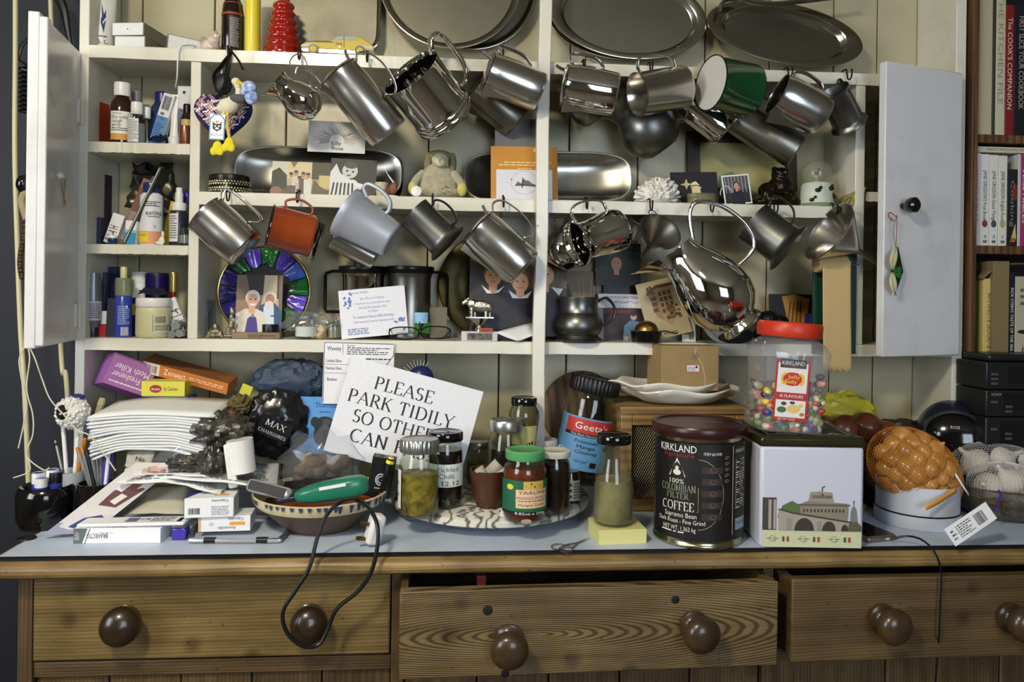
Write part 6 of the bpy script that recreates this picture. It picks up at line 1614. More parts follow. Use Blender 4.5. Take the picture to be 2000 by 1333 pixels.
part('cloth_strip', B().tube(cr([(.004, 0, -.01), (-.002, 0, -.03), (.006, 0, -.06)], 5), .006, .008, n=8), mat('tan_cloth', c(150, 136, 100), .9), o)

# four-leaf charm on the right door
dx = at(1748, 530, -.088)
ch = thing('leaf_charm', 'diamond charm with a green four leaf clover hanging from the right door knob', 'charm', TR(*dx) @ RT(17, 'Z'))
u = U(1748, -.088)
part('charm_card', B().prism([(0, -46 * u), (20 * u, 0), (6 * u, 46 * u), (-10 * u, 2 * u)], -.001, .001), mat('clover_black', c(14, 34, 26), .3, coat=.5), ch, smooth=0)
for a in (45, 135, 225, 315):
    part('clover_leaf', B().ball(4 * u + 7 * u * math.cos(R(a)), -.0018, -2 * u + 7 * u * math.sin(R(a)), 6 * u, .0008, 6 * u), mat('clover_green', c(40, 110, 54), .4), ch, smooth=179)
PET = mat('cream_petal', c(206, 204, 160), .5)
for sz in (1, -1):
    for k in (0, 1):
        part('paper_petal', B().grid(lambda i, j: ((-10 - 16 * math.sin(math.pi * j) * (1 - .45 * k) * (1 - i) + 16 * j * (1 - i * .2) * .6) * u, -.002 - k * .003 - .006 * math.sin(math.pi * j), sz * (2 + 44 * j) * u), 4, 10), PET, ch, smooth=179, solid=.0004)
tag(part('charm_thread', B().tube(cr([at(1752, 420, -.095), at(1745, 450, -.09), at(1750, 486, -.089)], 5), .0006, n=5).tube(cr([at(1752, 420, -.095), at(1751, 450, -.09), at(1750, 486, -.089)], 5), .0006, n=5).tube(cr([at(1752, 425, -.095), at(1738, 415, -.09), at(1736, 424, -.09), at(1746, 432, -.09)], 5), .001, n=5), mat('red_thread', c(130, 60, 40), .8)), 'thin red thread looped over the right door knob', 'thread')

# ------------------------------------------------------------------ bookcase at the right
OAK = wood('oak_bookcase', c(120, 84, 44), c(80, 54, 28), 1, .5, 5, 4, axis='z', dark=(.5, .45, .4))
bc = thing('bookcase', 'brown wooden bookcase filled with cookery books', 'bookcase', TR(0, 0, 0))
BX = 1.050
pbox('side_panel', OAK, bc, BX, BX + .013, -.012, .155, WT, 2.3)
pbox('back_panel', mat('dark_back', c(26, 22, 18), .8), bc, BX + .014, 1.60, .146, .155, WT, 2.3)
pbox('side_panel', OAK, bc, 1.588, 1.60, -.012, .145, WT, 2.3)
ZB = [at(1930, y_, -.01).z for y_ in (262, 480, 738)]
for z in ZB:
    pbox('shelf_board', OAK, bc, BX + .0135, 1.5875, -.008, .145, z - .017, z)
def book(x0, w_, h, z, col, title='', tcol=W_, label='', y0=.0, lean=0, cols=None, th=.5, extra=(), d=.12, tw=.7):
    o = thing('book', label, 'book', TR(x0 + w_ / 2, y0, z) @ RT(lean, 'Y'), 'books in the bookcase')
    part('cover', B().box(-w_ / 2, w_ / 2, 0, .006, 0, h).box(-w_ / 2, -w_ / 2 + .002, .0061, d, 0, h).box(w_ / 2 - .002, w_ / 2, .0061, d, 0, h), mat('cover_' + '_'.join('%d' % (v * 999) for v in col), col, .45), o, smooth=30, bevel=.0008)
    part('pages', B().box(-w_ / 2 + .0022, w_ / 2 - .0022, .0062, d - .003, .003, h - .004), PAPER, o, smooth=0)
    sh = list(extra)
    if title:
        sh.append(('t', title, .5, .55, th * min(1, w_ / .02) * .02 / h, tcol, tw, -90))
    if sh:
        decal(o, w_, h, sh, lambda x, y, e: (x - w_ / 2, -e, y), 'spine_print')
    return o
def bz(py):
    return at(1940, py, 0).z
x = BX + .016
for (w_, top, col, ti, tc, lb) in ((.034, -20, c(176, 168, 138), '', K, 'thick cream book at the left of the top row'), (.006, -40, c(50, 52, 54), '', K, 'very thin dark book in the top row'), (.020, -40, c(190, 186, 156), 'THE KITCHEN FILE', c(140, 134, 110), 'pale grey book titled The Kitchen File'),
                              (.018, 8, c(120, 26, 28), "The COOK'S COMPANION", c(220, 200, 190), "red spined Cook's Companion with checked edge"), (.030, 4, c(22, 22, 28), 'FIRST SLICE YOUR COOKBOOK', c(170, 166, 150), 'black book titled First Slice Your Cookbook'), (.03, 40, c(150, 140, 120), '', K, 'pale book at the right edge of the top row'), (.03, 30, c(90, 30, 30), '', K, 'dark red book at the far right of the top row')):
    book(x, w_, max(.1, bz(top) - ZB[0]), ZB[0] + .0005, col, ti, tc, lb, th=.55)
    x += w_ + .001
x = BX + .015
for k, (w_, top, col, ti, tc, lb) in enumerate(((.013, 300, c(206, 210, 214), 'VEGETABLES', c(150, 160, 170), 'white vegetable book next to the bookcase side'), (.0185, 302, c(214, 212, 208), "JANE GRIGSON'S Fruit Book", K, 'white Fruit Book with a strawberry on its spine'), (.0185, 303, c(214, 212, 206), 'JANE GRIGSON Good Things', K, 'white Good Things book with a leaf on its spine'),
                              (.0185, 304, c(214, 210, 200), 'JANE GRIGSON English Food', K, 'white English Food book with a walnut on its spine'), (.022, 330, c(26, 28, 28), 'Cooking', c(120, 130, 120), 'black book with a plant on its spine'), (.006, 300, c(190, 190, 186), '', K, 'thin pale booklet in the second row'), (.011, 300, c(150, 50, 100), 'VEGETABLES', W_, 'first magenta book in the second row'), (.016, 300, c(160, 56, 106), 'The SEASONAL PLATES', W_, 'wider magenta book in the second row'), (.03, 320, c(120, 40, 60), '', K, 'dark pink book at the far right of the second row'))):
    ex = []
    if k in (1, 2, 3):
        ex = [('e', .5, .24, .32, .04, [0, c(120, 50, 50), c(60, 80, 70), c(170, 160, 110)][k]), ('r', .3, .03, .75, .06, c(110, 100, 90)), ('l', .4, .08, .7, .12, 3, K)]
    if k == 4:
        ex = [('p', [(.3, .05), (.8, .3), (.9, .1)], c(190, 180, 120)), ('e', .6, .08, .25, .03, c(180, 80, 30)), ('r', .5, .6, .95, .8, c(120, 26, 30))]
    book(x, w_, bz(top) - ZB[1], ZB[1] + .0005, col, ti, tc, lb, th=.42, extra=ex, tw=.55 if k in (1, 2, 3) else .6)
    x += w_ + .0008
o = book(0, .012, .16, 0, c(196, 190, 170), '', K, 'thin pale book lying flat across the white books')
o.matrix_world = TR(BX + .10, .004, bz(303) + .012) @ RT(90, 'Y') @ TR(0, 0, -.08)
decal(o, .012, .16, [('t', 'Elizabeth David  French Country Cooking', .5, .5, .03, K, .7, -90)], lambda x_, y_, e: (x_ - .006, -e, y_), 'spine_print')
boxx('book_end', 'curved pale wooden box end at the left of the lowest row', 'box', 1912, 735, .05, 30, 208, 110, mat('pale_worn_wood', c(122, 106, 72), .7), on=ZB[2] + .0005)
x = at(1918, 600, 0).x
for k, (w_, top, col, ti, tc, lb) in enumerate(((.028, 545, c(196, 176, 104), '60-MINUTE GOURMET', K, 'buff book titled 60-Minute Gourmet'), (.026, 543, c(58, 36, 34), 'American Cookery', c(216, 200, 170), 'dark brown book titled American Cookery'), (.012, 532, c(24, 26, 34), "RICK STEIN'S TASTE OF THE SEA", W_, 'narrow black book about the taste of the sea'), (.036, 540, c(176, 168, 146), '', K, 'pale book with black drawings at the right edge'), (.04, 560, c(120, 110, 96), '', K, 'drab book at the far right of the lowest row'))):
    ex = [('t', 'Pierre Franey', .78, .2, .05, K, .3, -90)] if k == 0 else [('r', 0, 0, 1, .12, c(60, 60, 150))] if k == 2 else [('e', .5, .45, .35, .02, K), ('s', [(.3, .1), (.5, .3), (.7, .12), (.4, .1)], .02, K), ('l', .3, .7, .9, .9, 3, c(90, 84, 70))] if k == 3 else []
    book(x, w_, bz(top) - ZB[2], ZB[2] + .0005, col, ti, tc, lb, th=.5, extra=ex, tw=.6, y0=-.004)
    x += w_ + .001
tag(part('bent_wood_hoop', B().tube(cr([at(1908, 545, .01), at(1930, 528, .01), at(1960, 518, .01), at(2010, 516, .01)], 6), .003, .02, n=8), mat('pale_worn_wood', c(122, 106, 72))), 'bent wooden hoop above the lowest row of books', 'hoop')
# ------------------------------------------------------------------ on the worktop
def plane(px, py, z=WT):
    d = _f + _ri * ((px - PX) / F) + _up * ((PY - py) / F)
    t = (z - CZ) / d.z
    return t * d.x, CY + t * d.y
def wy(px, py, back=0.0, z=WT):
    """depth of a thing whose front foot shows at px, py, its centre lying back behind"""
    return plane(px, py, z)[1] + back
# left corner: ink pot, pen pots
u = U(96, -.18)
y_ = wy(96, 1040, 52 * u)
ink = jar('ink_pot', 'squat glossy black pot with cork foot holding blue markers', 'pot', 96, y_, WT, 110, 82, [(0, 0), (.86, 0), (.9, .1), (.92, .11), (.98, .2), (1, .5), (1, .8), (.94, .94), (.86, 1), (.74, .98), (.7, .9), (.7, .5), (0, .5)], BLACKG)
part('cork_foot', B().lathe([(0, 0), (47 * u, 0), (48 * u, 7 * u), (0, 7 * u)], 36), mat('cork', c(150, 122, 80), .8), ink)
for k, (dx, dy, h, cm) in enumerate(((-14, -6, 58, WPL), (-2, -18, 50, WPL), (10, 4, 62, WPL), (20, -2, 58, BLACK))):
    o = jar('marker_pen', ['blue marker with white cap at the left of the ink pot', 'blue marker with white cap at the front of the ink pot', 'marker with white cap at the back of the ink pot', 'blue marker with black cap at the right of the ink pot'][k], 'pen', 96, y_, WT + .042, 24, h, CYL, mat('blue_marker', c(50, 60, 150), .3), lid=(1.02, .62, 1.0, cm), group='markers in the ink pot')
    o.location = (o.location.x + dx * u, y_ + dy * u, WT + .0425)
y2 = -.075
jar('pen_pot', 'pale speckled pottery pot holding pens and the sheep', 'pot', 134, y2, WT, 66, 100, [(0, 0), (.8, 0), (.84, .03), (.95, .5), (1, .97), (.97, 1), (.9, .98), (.85, .2), (0, .18)], mat('speckled_pottery', c(190, 192, 202), .5, var=.3, vs=60))
y3 = -.105
jar('pen_pot', 'dark glazed pot crammed with ballpoint pens', 'pot', 192, y3, WT, 72, 86, [(0, 0), (.9, 0), (1, .1), (1, .6), (.92, .9), (.95, 1), (.85, 1), (.82, .3), (0, .25)], mat('dark_glaze', c(24, 20, 20), .12, coat=.6))
def pen(label, x0, y0, x1, y1, y, m_, r_=.0035, tip=None, base=.03):
    p0, p1 = at(x0, y0, y), at(x1, y1, y + rnd.uniform(-.006, .006))
    o = thing('pen', label, 'pen', TR(*p0), 'pens in the pen pots')
    d = p1 - p0
    part('barrel', B().tube([(0, 0, 0), d], r_, n=8), m_, o)
    part('pen_top', B().tube([d * .86, d * 1.0, d * 1.03], r_ * 1.15, n=8, taper=lambda t: 1 - .4 * t), tip or m_, o)
CLR = mat('clear_pen', (.8, .82, .84), .1, trans=.7, ior=1.2)
VIO, AMB = mat('violet_pen', c(60, 50, 150), .3), mat('amber_pen', c(190, 120, 40), .3)
for lb, a, m_, t_ in (('silver pen at the left of the pale pot', (122, 925, 108, 862), STEELD, BLACK), ('white pen under the sheep', (130, 925, 122, 820), WPL, BLACK), ('pale pen right of the sheep', (146, 925, 152, 850), WPL, WPL), ('amber pen at the right of the pale pot', (152, 925, 166, 858), AMB, AMB)):
    pen(lb, *a, y2, m_, tip=t_)
for k in range(9):
    t = k / 8
    col = [CLR, CLR, BLACK, CLR, STEELD, CLR, VIO, WPL, VIO][k]
    pen(['first', 'second', 'third', 'fourth', 'fifth', 'sixth', 'seventh', 'eighth', 'ninth'][k] + ' pen from the left in the dark glazed pot', 176 + 34 * t, 950, 152 + 72 * t + rnd.uniform(-3, 3), [876, 874, 880, 872, 858, 862, 858, 856, 854][k], y3 + rnd.uniform(-.01, .01), col, .0032, [AMB, AMB, BLACK, STEELD, STEELD, CLR, VIO, WPL, VIO][k])
pen('long pale paper knife leaning at the back of the pots', 176, 860, 200, 780, -.04, mat('pale_celluloid', c(176, 172, 130), .4), .006)
sh_ = thing('sheep_pen_top', 'white woolly sheep with black face and blue hat on a pen', 'soft toy', TR(*at(142, 806, y2 - .01)) @ RT(32, 'Z'))
u = U(142, y2)
b = B().ball(0, 0, 0, 30 * u, 24 * u, 32 * u, n=30, k=20)
for k in range(170):
    a, e = rnd.uniform(0, 6.28), math.asin(rnd.uniform(-1, 1))
    b.ball(30 * u * math.cos(a) * math.cos(e), 24 * u * math.sin(a) * math.cos(e), 32 * u * math.sin(e), 3.6 * u, n=6, k=4)
part('wool', b, mat('white_wool', c(226, 224, 216), .95, bump=.6, bs=300), sh_, smooth=179)
part('face', B().ball(-20 * u, -.014, 4 * u, 11 * u, 8 * u, 15 * u), mat('black_felt', c(22, 20, 26), .9), sh_, smooth=179)
for dx in (-24, -17):
    part('eye', B().ball(dx * u, -.021, 2 * u, 2.2 * u), CARDW, sh_)
part('hat', B().ball(6 * u, 0, 30 * u, 16 * u, 12 * u, 7 * u), mat('blue_cloth', c(44, 56, 120), .8), sh_, smooth=179)
tag(part('brass_disc', B().lathe([(0, 0), (.014, 0), (.0145, .001), (.014, .002), (0, .002)], 28, M=TR(plane(52, 1053)[0], plane(52, 1053)[1], WT)), mat('dark_coin', c(60, 54, 44), .4, .7)), 'dark metal disc let into the worktop at the left', 'disc')
# folded magazine and papers
def sheet(name, label, cat, corners, m_, shapes=None, n=8, amp=.0, W=1, H=1, thick=.0006, wave=0.0, group=None):
    """paper between four world points (bl, br, tr, tl), gently waved"""
    C_ = [Vector(q) for q in corners]
    nz = (C_[1] - C_[0]).cross(C_[3] - C_[0]).normalized()
    if nz.dot(Vector((0, CY, CZ)) - C_[0]) < 0:
        nz = -nz
    rg = {}
    def fn(i, j):
        p = C_[0] * (1 - i) * (1 - j) + C_[1] * i * (1 - j) + C_[2] * i * j + C_[3] * (1 - i) * j
        k = (round(i * n), round(j * n))
        if amp and k not in rg:
            rg[k] = rnd.uniform(-amp, amp)
        return p + nz * (wave * math.sin(math.pi * i * 1.3) * math.sin(1 + j * 2.2) + rg.get(k, 0))
    o = part(name, B().grid(fn, n, n), m_, smooth=40, solid=thick)
    tag(o, label, cat, group)
    if shapes:
        decal(o, 1, 1, shapes, lambda x, y, e: tuple((C_[0] * (1 - x) * (1 - y) + C_[1] * x * (1 - y) + C_[2] * x * y + C_[3] * (1 - x) * y) + nz * (wave * math.sin(math.pi * x * 1.3) * math.sin(1 + y * 2.2) + e + amp * .3 + thick)), eps=.0009)
    return o
P3 = lambda px, py, y: at(px, py, y)
sheet('magazine', 'folded magazine page with brown and white picture sloping to the corner', 'magazine', [P3(86, 1044, -.186), P3(180, 1042, -.165), P3(180, 1042, -.165) + P3(266, 904, -.135) - P3(86, 1044, -.186), P3(266, 904, -.135)], PAPER,
      [('r', 0, 0, 1, 1, c(214, 208, 204)), ('r', 0, 0, 1, .16, c(150, 150, 170)), ('p', [(.3, .1), (.6, .06), (.9, .2), (.7, .26), (.4, .22)], c(56, 62, 130)), ('p', [(.35, .4), (.8, .36), (.95, .62), (.6, .7), (.3, .6)], c(106, 62, 58)), ('p', [(.5, .45), (.7, .4), (.75, .52), (.55, .56)], c(226, 220, 216)), ('p', [(.45, .6), (.75, .6), (.8, .78), (.5, .8)], c(120, 72, 66)), ('p', [(.3, .62), (.5, .58), (.52, .7), (.34, .74)], c(226, 220, 216)), ('p', [(.75, .62), (.95, .66), (.9, .8), (.76, .76)], c(222, 216, 212)), ('e', .5, .9, .14, .06, c(206, 166, 144)), ('e', .75, .88, .14, .06, c(206, 166, 144))], 10, wave=.0004, thick=.003)
sheet('beige_wallet', 'open beige paper wallet lying behind the white packets', 'wallet', [P3(240, 1006, -.135), P3(366, 1004, -.15), P3(372, 944, -.085), P3(305, 948, -.085)], mat('beige_paper', c(176, 170, 148), .8), n=6, amp=.0015, wave=.003)
bv = boxx('medicine_carton', 'white medicine carton marked upside down at the front left', 'box', 242, 1062, wy(242, 1064, .03), 168, 30, 62, CARDW, rz=-1, on=WT, faces={'f': [('p', [(0, 0), (.1, 0), (.16, 1), (0, 1)], c(96, 104, 104)), ('t', 'BRAVECTO', .27, .5, .32, c(30, 30, 34), .24, 180), ('l', .3, .66, .45, .74, 1, c(160, 160, 164)), ('s', [(.13, 0), (.19, 1)], .05, c(60, 110, 90)), ('t', 'BRAV', .04, .5, .3, c(200, 200, 200), .5, 90)], 't': [('l', .05, .05, .6, .3, 4, c(150, 150, 156))]})
pk = boxx('foil_packet', 'flat white packet with barcode lying on the medicine carton', 'packet', 264, 1030, wy(242, 1064, .028), 208, 7, 46, CARDW, rz=-1, ry=-1, on=WT + 30.6 * U(242, -.23), faces={'t': [('b', .42, .2, .54, .8, c(60, 70, 130)), ('l', .66, .2, .9, .85, 7, c(120, 120, 126)), ('r', .92, .1, .96, .7, K), ('t', 'CE', .6, .55, .25, K)]}, bevel=.002)
boxx('violet_box', 'small violet plastic box beside the medicine carton', 'box', 353, 1055, wy(353, 1057, .012), 28, 24, 26, mat('violet_clear', c(62, 46, 160), .15, coat=.5), on=WT, bevel=.002)
AM = lambda: {'f': [('b', .08, .18, .32, .5), ('l', .55, .1, .92, .6, 6, c(130, 130, 134)), ('t', 'Capsules', .72, .84, .14, c(60, 60, 66), .34, 180)], 't': [('t', 'Amoxicillin', .5, .62, .2, c(60, 60, 66), .5, 180), ('r', .56, .3, .86, .46, c(230, 160, 70)), ('p', [(0, 0), (.3, 1), (0, 1)], c(40, 56, 120))], 'r': [('l', .1, .1, .9, .9, 8, c(150, 150, 154))], 'l': [('r', 0, 0, 1, 1, c(60, 66, 110))]}
ya = wy(440, 1052, .03)
boxx('capsule_carton', 'lower white capsule carton with orange strip on the wire stand', 'box', 444, 1048, ya, 98, 30, 56, CARDW, rz=4, on=WT + .0095, faces={'f': [('t', 'Amoxicillin', .55, .22, .2, c(60, 60, 66), .34, 180), ('r', .6, .4, .9, .62, c(230, 160, 70)), ('t', 'Capsules', .72, .8, .2, c(60, 60, 66), .3, 180), ('e', .25, .5, .05, .12, c(200, 200, 204)), ('s', [(.03, 0), (.03, 1)], .1, c(230, 160, 70))], 'r': [('l', .1, .1, .9, .9, 6, c(150, 150, 154))]})
boxx('capsule_carton', 'upper white capsule carton with barcode', 'box', 414, 1018, ya - .006, 92, 38, 62, CARDW, rz=6, on=WT + .0097 + 30.4 * U(444, ya), faces=AM())
wx = thing('wire_stand', 'low stand of bent silver tube with black rubber sleeves', 'stand', TR(0, 0, 0))
q = [(370, 1058), (545, 1060), (560, 1046), (530, 1010), (400, 1010), (378, 1040)]
pts = [Vector((*plane(*p_), WT + .0045)) for p_ in [(372, 1052), (376, 1060), (386, 1062), (530, 1062), (548, 1058), (562, 1042), (560, 1030), (540, 1015), (420, 1012), (390, 1022)]]
part('tube_loop', B().tube(cr(pts, 5, True), .0042, closed=True, n=8, up=(0, 0, 1)), mat('silver_tube_stand', c(190, 192, 198), .25, .9), wx)
for px in (410, 512):
    p0, p1 = plane(px - 11, 1062), plane(px + 11, 1062)
    part('rubber_sleeve', B().tube([Vector((*p0, WT + .0052)), Vector((*p1, WT + .0052))], .0052, n=10), BLACK, wx)
# napkins
for k in range(13):
    z = at(310, 872 - k * 5.4, -.06).z
    x0, x1 = at(208 - k * .6, 850, -.06).x + rnd.uniform(-.003, .003), at(420 + k, 850, -.06).x + rnd.uniform(-.006, .006)
    cv = .010 + .004 * k / 12
    w1, w2 = rnd.uniform(-.25, .25), rnd.uniform(0, .0016)
    def fn(i, j, z=z, x0=x0, x1=x1, k=k, w1=w1, w2=w2):
        return (x0 + (x1 - x0) * i, -.115 + .13 * j + .01 * (i - .5), z + .006 * math.sin(i * 2.6 + .3 + w1) + w2 * math.sin(i * 7 + k) - .018 * max(0, .25 - i) * (12 - k) / 4 - .05 * max(0, i - .7) * (1 - k / 14) + .012 * j)
    tag(part('paper_napkin', B().grid(fn, 14, 4), PAPER, smooth=60, solid=.0034), ['lowest', 'second lowest', 'third lowest', 'fourth lowest', 'fifth lowest', 'sixth lowest', 'middle', 'sixth highest', 'fifth highest', 'fourth highest', 'third highest', 'second highest', 'topmost'][k] + ' white paper napkin of the thick stack behind the pens', 'napkin', 'stack of white paper napkins')
# cartons at the back left
boxx('moth_carton', 'pink purple carton of moth killer tipped on its corner', 'box', 232, 786, .03, 88, 64, 60, mat('purple_card', c(150, 96, 160), .45), rz=38, ry=24, rx=-10, on=at(232, 790, .0).z, faces={'f': [('r', 0, 0, 1, 1, c(168, 110, 172)), ('t', 'Moth Killer', .5, .62, .2, W_, .8, 180), ('t', '& Freshener', .5, .36, .2, W_, .8, 180), ('l', .1, .1, .9, .2, 1, W_)], 't': [('r', .08, .1, .92, .9, c(70, 44, 90)), ('l', .15, .2, .85, .8, 4, c(200, 190, 210))], 'r': [('l', .1, .1, .9, .9, 8, c(210, 190, 214))]})
boxx('dark_carton', 'dark blue patterned carton beneath the purple one', 'box', 236, 840, .03, 120, 52, 60, mat('dark_blue_card', c(30, 34, 66), .4, var=.8, vs=60, col2=c(130, 130, 140)), on=at(236, 842, 0).z - .02)
boxx('fly_carton', 'yellow carton of fly catchers on the blue carton', 'box', 327, 775, .03, 84, 30, 46, mat('yellow_card', c(206, 200, 70), .5), rz=-1, on=at(327, 776, 0).z, faces={'f': [('e', .33, .5, .14, .26, c(150, 40, 30)), ('t', 'Aeroxon', .33, .5, .16, W_, .2), ('t', 'Fly Catchers', .68, .5, .24, c(70, 66, 20), .32)], 't': [('r', .3, .2, .8, .8, c(226, 220, 110))]})
boxx('blue_carton', 'blue carton with yellow lettering under the fly catchers', 'box', 332, 792, .03, 88, 17, 48, mat('mid_blue_card', c(40, 62, 150), .5), on=at(327, 776, 0).z - 17.2 * U(332, .03), faces={'f': [('t', 'Raid', .12, .5, .6, c(226, 206, 50), .12), ('b', .62, .15, .98, .9, c(220, 220, 226))]})
boxx('zensect_carton', 'long orange carton sloping behind the napkins', 'box', 370, 764, .06, 176, 24, 44, mat('orange_card2', c(206, 126, 50), .5), ry=14, rz=-6, rx=14, on=at(370, 770, .04).z, faces={'f': [('r', 0, 0, 1, 1, c(200, 120, 50)), ('r', 0, 0, .2, 1, c(226, 210, 190)), ('b', .03, .15, .17, .8, c(50, 50, 110)), ('t', 'Zensect', .38, .55, .5, W_, .26), ('l', .55, .35, .95, .7, 2, c(240, 210, 170))], 't': [('r', 0, 0, 1, 1, c(140, 90, 50)), ('l', .1, .1, .9, .9, 5, c(90, 60, 40))]})
boxx('green_card_strip', 'yellow green card strip beside the sloping orange carton', 'card', 466, 800, .03, 22, 50, 4, mat('lime_card', c(196, 196, 60), .6), ry=22, on=at(466, 802, .03).z, faces={'f': [('r', .15, .2, .85, .6, W_), ('l', .2, .25, .8, .55, 3, K)]})
# bag of beans, dried chillies, newspapers
for k, cs in enumerate(([P3(232, 944, -.15), P3(540, 950, -.17), P3(545, 905, -.03), P3(260, 905, -.03)], [P3(240, 934, -.14), P3(520, 946, -.16), P3(500, 900, -.02), P3(250, 900, -.02)], [P3(230, 950, -.16), P3(430, 956, -.17), P3(470, 915, -.04), P3(270, 912, -.04)])):
    sheet('newspaper', ['topmost', 'middle', 'lowest'][[1, 0, 2][k]] + ' sheet of the crumpled newspapers under the bean bag', 'newspaper', cs, PAPER, [('l', .06, .05, .46, .95, 14, c(110, 110, 112)), ('l', .54, .05, .94, .95, 14, c(110, 110, 112))], 9, amp=.003, wave=.01, thick=.0015, group='newspapers on the worktop')
sheet('torn_paper', 'torn grey newspaper scrap marked No', 'newspaper', [P3(244, 912, -.13), P3(290, 920, -.14), P3(306, 876, -.09), P3(252, 872, -.08)], mat('newsprint', c(176, 172, 160), .85), [('t', 'No', .55, .4, .2, K, .35, 0)], 5, amp=.002)
u = U(370, -.11)
bg_ = thing('bean_bag', 'clear cone bag of white beans with a printed label', 'bag', TR(*at(350, 880, -.10)))
ax = (at(462, 812, -.06) - at(280, 922, -.13))
M_ = axis_frame(at(280, 922, -.13), 31, -12)[0]
L = ax.length
part('film', B().lathe([(0, 0), (.006, .01), (.024, L * .35), (.036, L * .65), (.04, L * .85), (.03, L), (.02, L * 1.02)], 24, f=lambda x, y, z, a, k: (x * (1 + .1 * math.sin(a * 5 + k)), y * (1 + .1 * math.sin(a * 4 + k * 2)), z), M=bg_.matrix_world.inverted() @ M_), FILM, bg_, smooth=40)
part('bag_label', B().grid(lambda i, j: bg_.matrix_world.inverted() @ M_ @ Vector((.034 * (L * (.25 + .25 * j) / (L * .5)) * math.cos(R(-160 + 70 * i)), .034 * (L * (.25 + .25 * j) / (L * .5)) * math.sin(R(-160 + 70 * i)), L * (.25 + .25 * j))), 8, 4), CARDW, bg_, smooth=60)
BEAN = mat('white_bean', c(206, 196, 160), .4)
for k in range(46):
    t = rnd.uniform(.5, .86)
    a = rnd.uniform(-190, -10)
    rr = (.030 + .006 * (t - .5)) * rnd.uniform(.72, .98)
    p = M_ @ Vector((rr * math.cos(R(a)), rr * math.sin(R(a)), L * t))
    tag(part('white_bean', B().ball(0, 0, 0, .009, .0062, .0062, n=10, k=7), BEAN, smooth=179, M=TR(*p) @ RT(rnd.uniform(0, 180), 'Z') @ RT(rnd.uniform(-60, 60), 'Y')), 'large white bean inside the clear cone bag', 'bean', 'white beans in the clear bag')
DRY = mat('dried_chilli', c(40, 36, 32), .28, coat=.4, var=.6, vs=40, col2=c(96, 90, 80), bump=1, bs=120)
def shrivel(label, name, cat, px, py, y, rx, ry, rz, m_, amp, seed, n=40, k=26):
    u = U(px, y)
    rs = random.Random(seed)
    w = [(Vector((rs.uniform(-1, 1), rs.uniform(-1, 1), rs.uniform(-1, 1))).normalized(), rs.uniform(4, 13), rs.uniform(0, 6)) for _ in range(10)]
    def f(p):
        q = Vector((p.x / rx / u, p.y / ry / u, p.z / rz / u))
        s_ = sum(abs(math.sin(q.dot(a) * f_ + ph)) for a, f_, ph in w) / len(w)
        return p * (1 + amp * (s_ - .6) * 2)
    o = part(name, B().ball(0, 0, 0, rx * u, ry * u, rz * u, n=n, k=k, f=f), m_, smooth=40, M=TR(*at(px, py, y)))
    return tag(o, label, cat)
shrivel('shrivelled black dried mushrooms spilling at the top of the bean bag', 'dried_mushrooms', 'dried food', 432, 842, -.09, 58, 40, 34, DRY, .5, 3)
shrivel('dark dried mushroom hanging beside the white bracket', 'dried_mushrooms', 'dried food', 412, 908, -.12, 26, 24, 34, DRY, .5, 5)
shrivel('dark dried lump below the white beans', 'dried_mushrooms', 'dried food', 368, 908, -.11, 42, 30, 20, DRY, .5, 8)
shrivel('brown knotted string ball under the sloping carton', 'knotted_string', 'string', 470, 790, -.02, 22, 18, 18, mat('brown_knot', c(96, 82, 40), .7, var=.6, vs=60), .6, 9)
sheet('printed_wrapper', 'orange red wrapper tucked behind the dried mushrooms', 'wrapper', [P3(440, 808, -.03), P3(470, 818, -.03), P3(478, 780, -.01), P3(450, 786, -.01)], mat('red_wrapper', c(150, 56, 24), .4), n=4, amp=.002)
wb = thing('white_bracket', 'white plastic bracket with curved end lying on the papers', 'bracket', TR(*at(468, 905, -.14)) @ RT(-8, 'Y') @ RT(20, 'Z'))
u = U(468, -.14)
part('flat_arm', B().box(-26 * u, -8 * u, -.006, .006, -46 * u, 42 * u), WPL, wb, smooth=30, bevel=.003)
part('curved_cup', B().lathe([(20 * u, -20 * u), (24 * u, -20 * u), (26 * u, 46 * u), (22 * u, 46 * u)], 28, M=TR(6 * u, .004, 0)), WPL, wb, smooth=40)
# carrier bags
CB = mat('dark_carrier', c(26, 26, 30), .22, coat=.3, bump=.5, bs=40)
cbag = shrivel('black glossy carrier bag with white capitals behind the papers', 'carrier_bag', 'bag', 540, 828, .0, 64, 34, 68, CB, .26, 21)
mx = at(540, 838, -.055)
pn_ = part('lettered_panel', B().box(-.03, .03, 0, .0006, -.018, .018), CB, cbag, smooth=0, M=TR(*(-at(540, 828, 0))) @ TR(*at(536, 838, -.052)) @ RT(24, 'Y') @ RT(-8, 'X'))
decal(pn_, .06, .036, [('t', 'MAX', .5, .68, .3, c(206, 206, 206), .66, 0, True), ('t', 'CHAUSSURES', .5, .22, .16, c(206, 206, 206), .9, 0, True)], lambda x, y, e: (x - .03, -e, y - .018))
shrivel('crumpled slate blue plastic bag standing at the back', 'plastic_bag', 'bag', 568, 742, .04, 72, 34, 40, mat('slate_bag', c(84, 100, 126), .25, trans=.2, bump=.4, bs=40), .3, 31)
